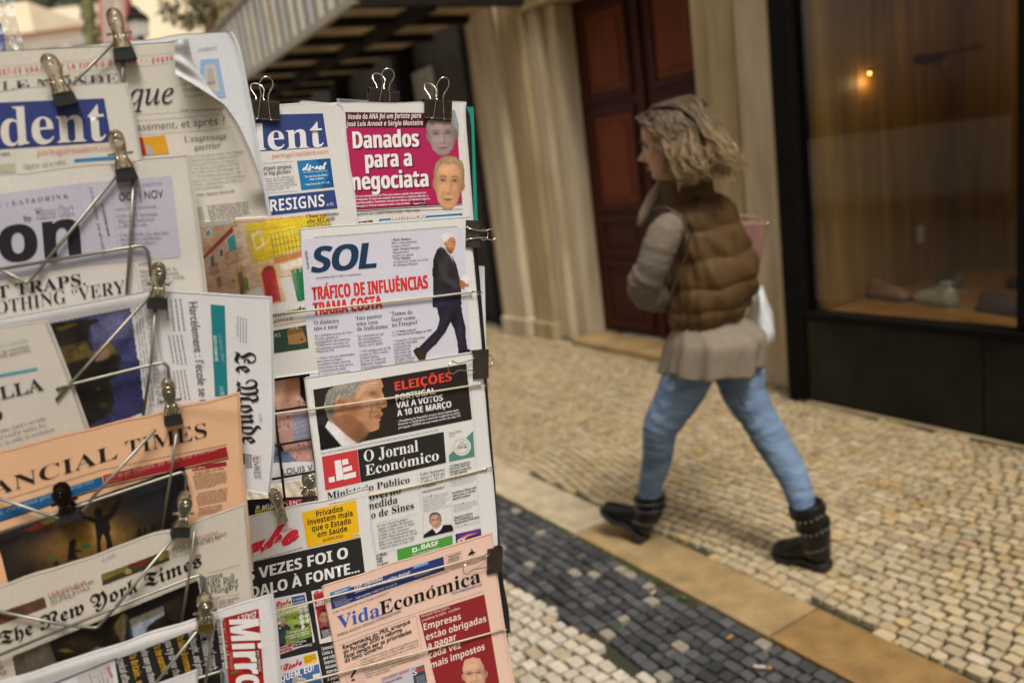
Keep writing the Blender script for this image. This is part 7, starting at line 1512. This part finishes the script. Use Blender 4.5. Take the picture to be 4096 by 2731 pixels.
pg.P('#241c14', 1250, 840, 1270, 760, 1340, 700, 1410, 700, 1460, 760, 1450, 860); pg.P('#7c7c70', 780, 960, 830, 925, 930, 940, 880, 975, 800, 985); pg.P('#6a5c20', 490, 960, 560, 940, 640, 970, 560, 975); pg.P('#2a2018', 1400, 560, 1560, 480, 1560, 720, 1460, 700)
pg.G('#8a6a2c', 1010, 760, 30, 60, .5); pg.G('#3a2c1c', 700, 900, 200, 90, .6); pg.G('#a4aeb8', 1180, 790, 50, 60, .6); pg.end(1.0, .35, 3)
pg.para(['to', 'an', 'war'], -20, 1080, 40, 1060, 0, 1180, 50, 'sr', '#5a544e'); pg.build()
wires(5, [('A5', (1500, -20), (990, 590), (830, 770), (570, 748), (-60, 620)), ('A5', (-60, 1025), (990, 592), (1600, 352), (1710, 318), (1752, 350), (1720, 560)), ('A5', (1665, -60), (1612, 350), (1540, 800))])

# ---- tier 6: British daily lying sideways
TP[6] = tier('A5', 1750, 680, .072)
pg = Page('newspaper', TP[6], 0, 'A5', [(-250, 1310), (-150, 1800)], [(2312, 484), (2352, 800), (2400, 1420)], '#e2dfe0', 'white newspaper lying sideways with a red Daily Mirror masthead and a poppy', 'newspaper', GL, seed=44, ext=(-400, 129), amp=.0014, k=.1, topwob=8, folds=((cr('A5', -100, 1290), cr('A5', 1700, 730), 40, .0035),))
pg.P('#262426', 980, 1035, 1880, 690, 1965, 1420, 1040, 1420); pg.P('#ccc6c2', 650, 1165, 938, 1065, 1010, 1420, 720, 1420); pg.P('#6c6890', 380, 1260, 1000, 1010, 1004, 1022, 380, 1280); pg.greek(5, ((740, 1140), (900, 1090), (960, 1300), (800, 1330)), '#9a9496', .4, vert=True); pg.T('EXCLUSIVE', 905, 1095, 945, 1190, 28, 'sb', '#c8406a', up=(28, -4))
WH, YE = '#d8d4cc', '#d8a830'
for t_, a, c_ in (('fought and died for our', (1848, 700, 1905, 1120), WH), ('for freedom of speech', (1752, 720, 1800, 1130), WH), ('deeds... freedom of speech', (1700, 760, 1770, 1170), WH), ('and thought... and protest', (1605, 790, 1690, 1190), WH), ('To Suella Braverman', (1505, 830, 1590, 1160), YE), ('you try to use that', (1405, 870, 1490, 1200), WH), ('To the marchers', (1305, 905, 1390, 1170), YE), ('who won you these', (1200, 945, 1280, 1240), WH), ('To Britain... we re', (1100, 985, 1190, 1330), YE), ('cynical efforts to', (1000, 1030, 1070, 1330), WH)): pg.T(t_, *a, 62, 'sb', c_, up=(62, -12))
pg.P('#9fa3ae', 1880, 1120, 1945, 1110, 1965, 1420, 1900, 1420)
pg.Q('#a2231f', 1898, 686, 2210, 600, 2270, 1420, 1975, 1420); pg.T('DAILY', 2188, 618, 2022, 668, 52, 'sb', '#ece6e4', up=(-4, 54)); pg.T('Mirror', 1958, 700, 2040, 1400, 248, 'sx', '#efeaea', up=(252, -12)); pg.T('We Will Remember', 1955, 975, 1972, 1125, 30, 'l', '#e0a090', up=(30, 0)); pg.T('Friday, November 10, 2023', 1912, 715, 1935, 860, 14, 'r', '#d88a80', up=(14, 0))
pg.P('#3a1214', 2180, 940, 2205, 935, 2232, 1165, 2206, 1172); pg.T('SPAIN / PORTUGAL', 2190, 952, 2214, 1140, 20, 'b', '#e0c8c4', up=(20, 0))
pg.P('#4c7a2c', 2080, 1080, 2130, 1060, 2180, 1035, 2170, 1075, 2190, 1090, 2150, 1110, 2120, 1120); pg.P('#4c7a2c', 1955, 1162, 2020, 1130, 2060, 1140, 1990, 1160); pg.E('#c01c24', 2095, 1108, 62, 54); pg.E('#d83038', 2075, 1080, 36, 26); pg.E('#a01018', 2110, 1135, 40, 24); pg.E('#1a1214', 2092, 1112, 18, 18); pg.build()
wires(6, [('A5', (1740, 730), (1330, 1242), (1180, 1420)), ('A5', (1837, 700), (1765, 1170), (1740, 1400)), ('A5', (1500, 1300), (1690, 1200), (1885, 1138), (1908, 1160), (1905, 1420))])
TP[7] = tier('A5', 1550, 1180, .080)
pg = Page('newspaper', TP[7], 0, 'A5', [(900, 1420), (960, 1500)], [(1672, 1138), (1700, 1500)], '#d9d4d2', 'white folded newspaper corner at the bottom edge in front of the sideways daily', 'newspaper', GL, seed=47, amp=.001, topwob=4); pg.build()

# ---- the clips of the left rack
for (tp, c, tip, top, lab, wj, wp, tm, dk) in ((0, 'A1', (1080, 522), (962, 82), 'nickel spring clip with black rubber tip at the very top of the left rack', 180, 128, None, 0), (1, 'A1', (575, 905), (402, 465), 'nickel spring clip pinching the cream blue masthead newspaper', 185, 135, None, 0), (2, 'A1', (1092, 1545), (975, 1112), 'nickel spring clip holding the giant letter monthly', 175, 125, None, 0), (3, 'A2', (1345, 1352), (1362, 965), 'nickel spring clip with ribbed jaw on the folded French daily', 168, 112, None, 0), (4, 'A3', (1488, 1168), (1425, 790), 'nickel spring clip on the salmon financial newspaper, at its top right', 150, 108, None, 0), (5, 'A4', (1540, 838), (1592, 478), 'shiny nickel spring clip on the top fold of the New York newspaper', 160, 108, None, 0), (6, 'A5', (1755, 782), (1752, 500), 'rusty nickel spring clip with brass jaw on the sideways daily', 148, 122, M_brass, 0), (4, 'A4', (612, 700), (500, 410), 'dark bulky spring clip in the middle of the salmon newspaper', 190, 130, None, 1)):
    spring_clip(c, tip, top, .0075 if not dk else .012, TP[tp], lab, SG, wj, wp, tm, dark=bool(dk))

# ---- wrapped magazine at the far top left
TW = tier('A1', 60, 300, -.05, 4)
pg = Page('magazine', TW, 0, 'A1', [(-160, 190), (-160, 900)], [(6, 200), (46, 410), (80, 900)], '#1c5aa8', 'blue magazine at the far top left edge beside crumpled clear plastic', 'magazine', GL, rough=.35, inner=False); pg.build()
e = empty('plastic_sleeve', tuple(TW.one(cr('A1', 80, 390))), 'crumpled clear plastic sleeve around the blue magazine at the top left', 'plastic sleeve')
b = MB(); g = []
for i in range(22):
    for j in range(14):
        u, v = j/13, i/21; x = -90+u*(175+90*v)+40*v; y = -40+v*470; z = .012+.016*float(vnoise(np.array([u*4.5+v*2]), np.array([v*7.0]), 3)[0])+.01*float(vnoise(np.array([u*11]), np.array([v*13]), 5)[0]); g.append(tuple(TW.one(cr('A1', x, y), z)))
b.add(g, [(i*14+j, (i+1)*14+j, (i+1)*14+j+1, i*14+j+1) for i in range(21) for j in range(13)])
pm, t, p = newmat('clear_plastic'); p.inputs['Base Color'].default_value = (.75, .76, .78, 1); p.inputs['Roughness'].default_value = .15; p.inputs['Alpha'].default_value = .42; p.inputs['Specular IOR Level'].default_value = .8
b.build('plastic_sheet', pm, e, smooth=False)
bpy.data.objects.remove(_to); bpy.data.scenes.remove(_ts); bpy.data.curves.remove(_tc)
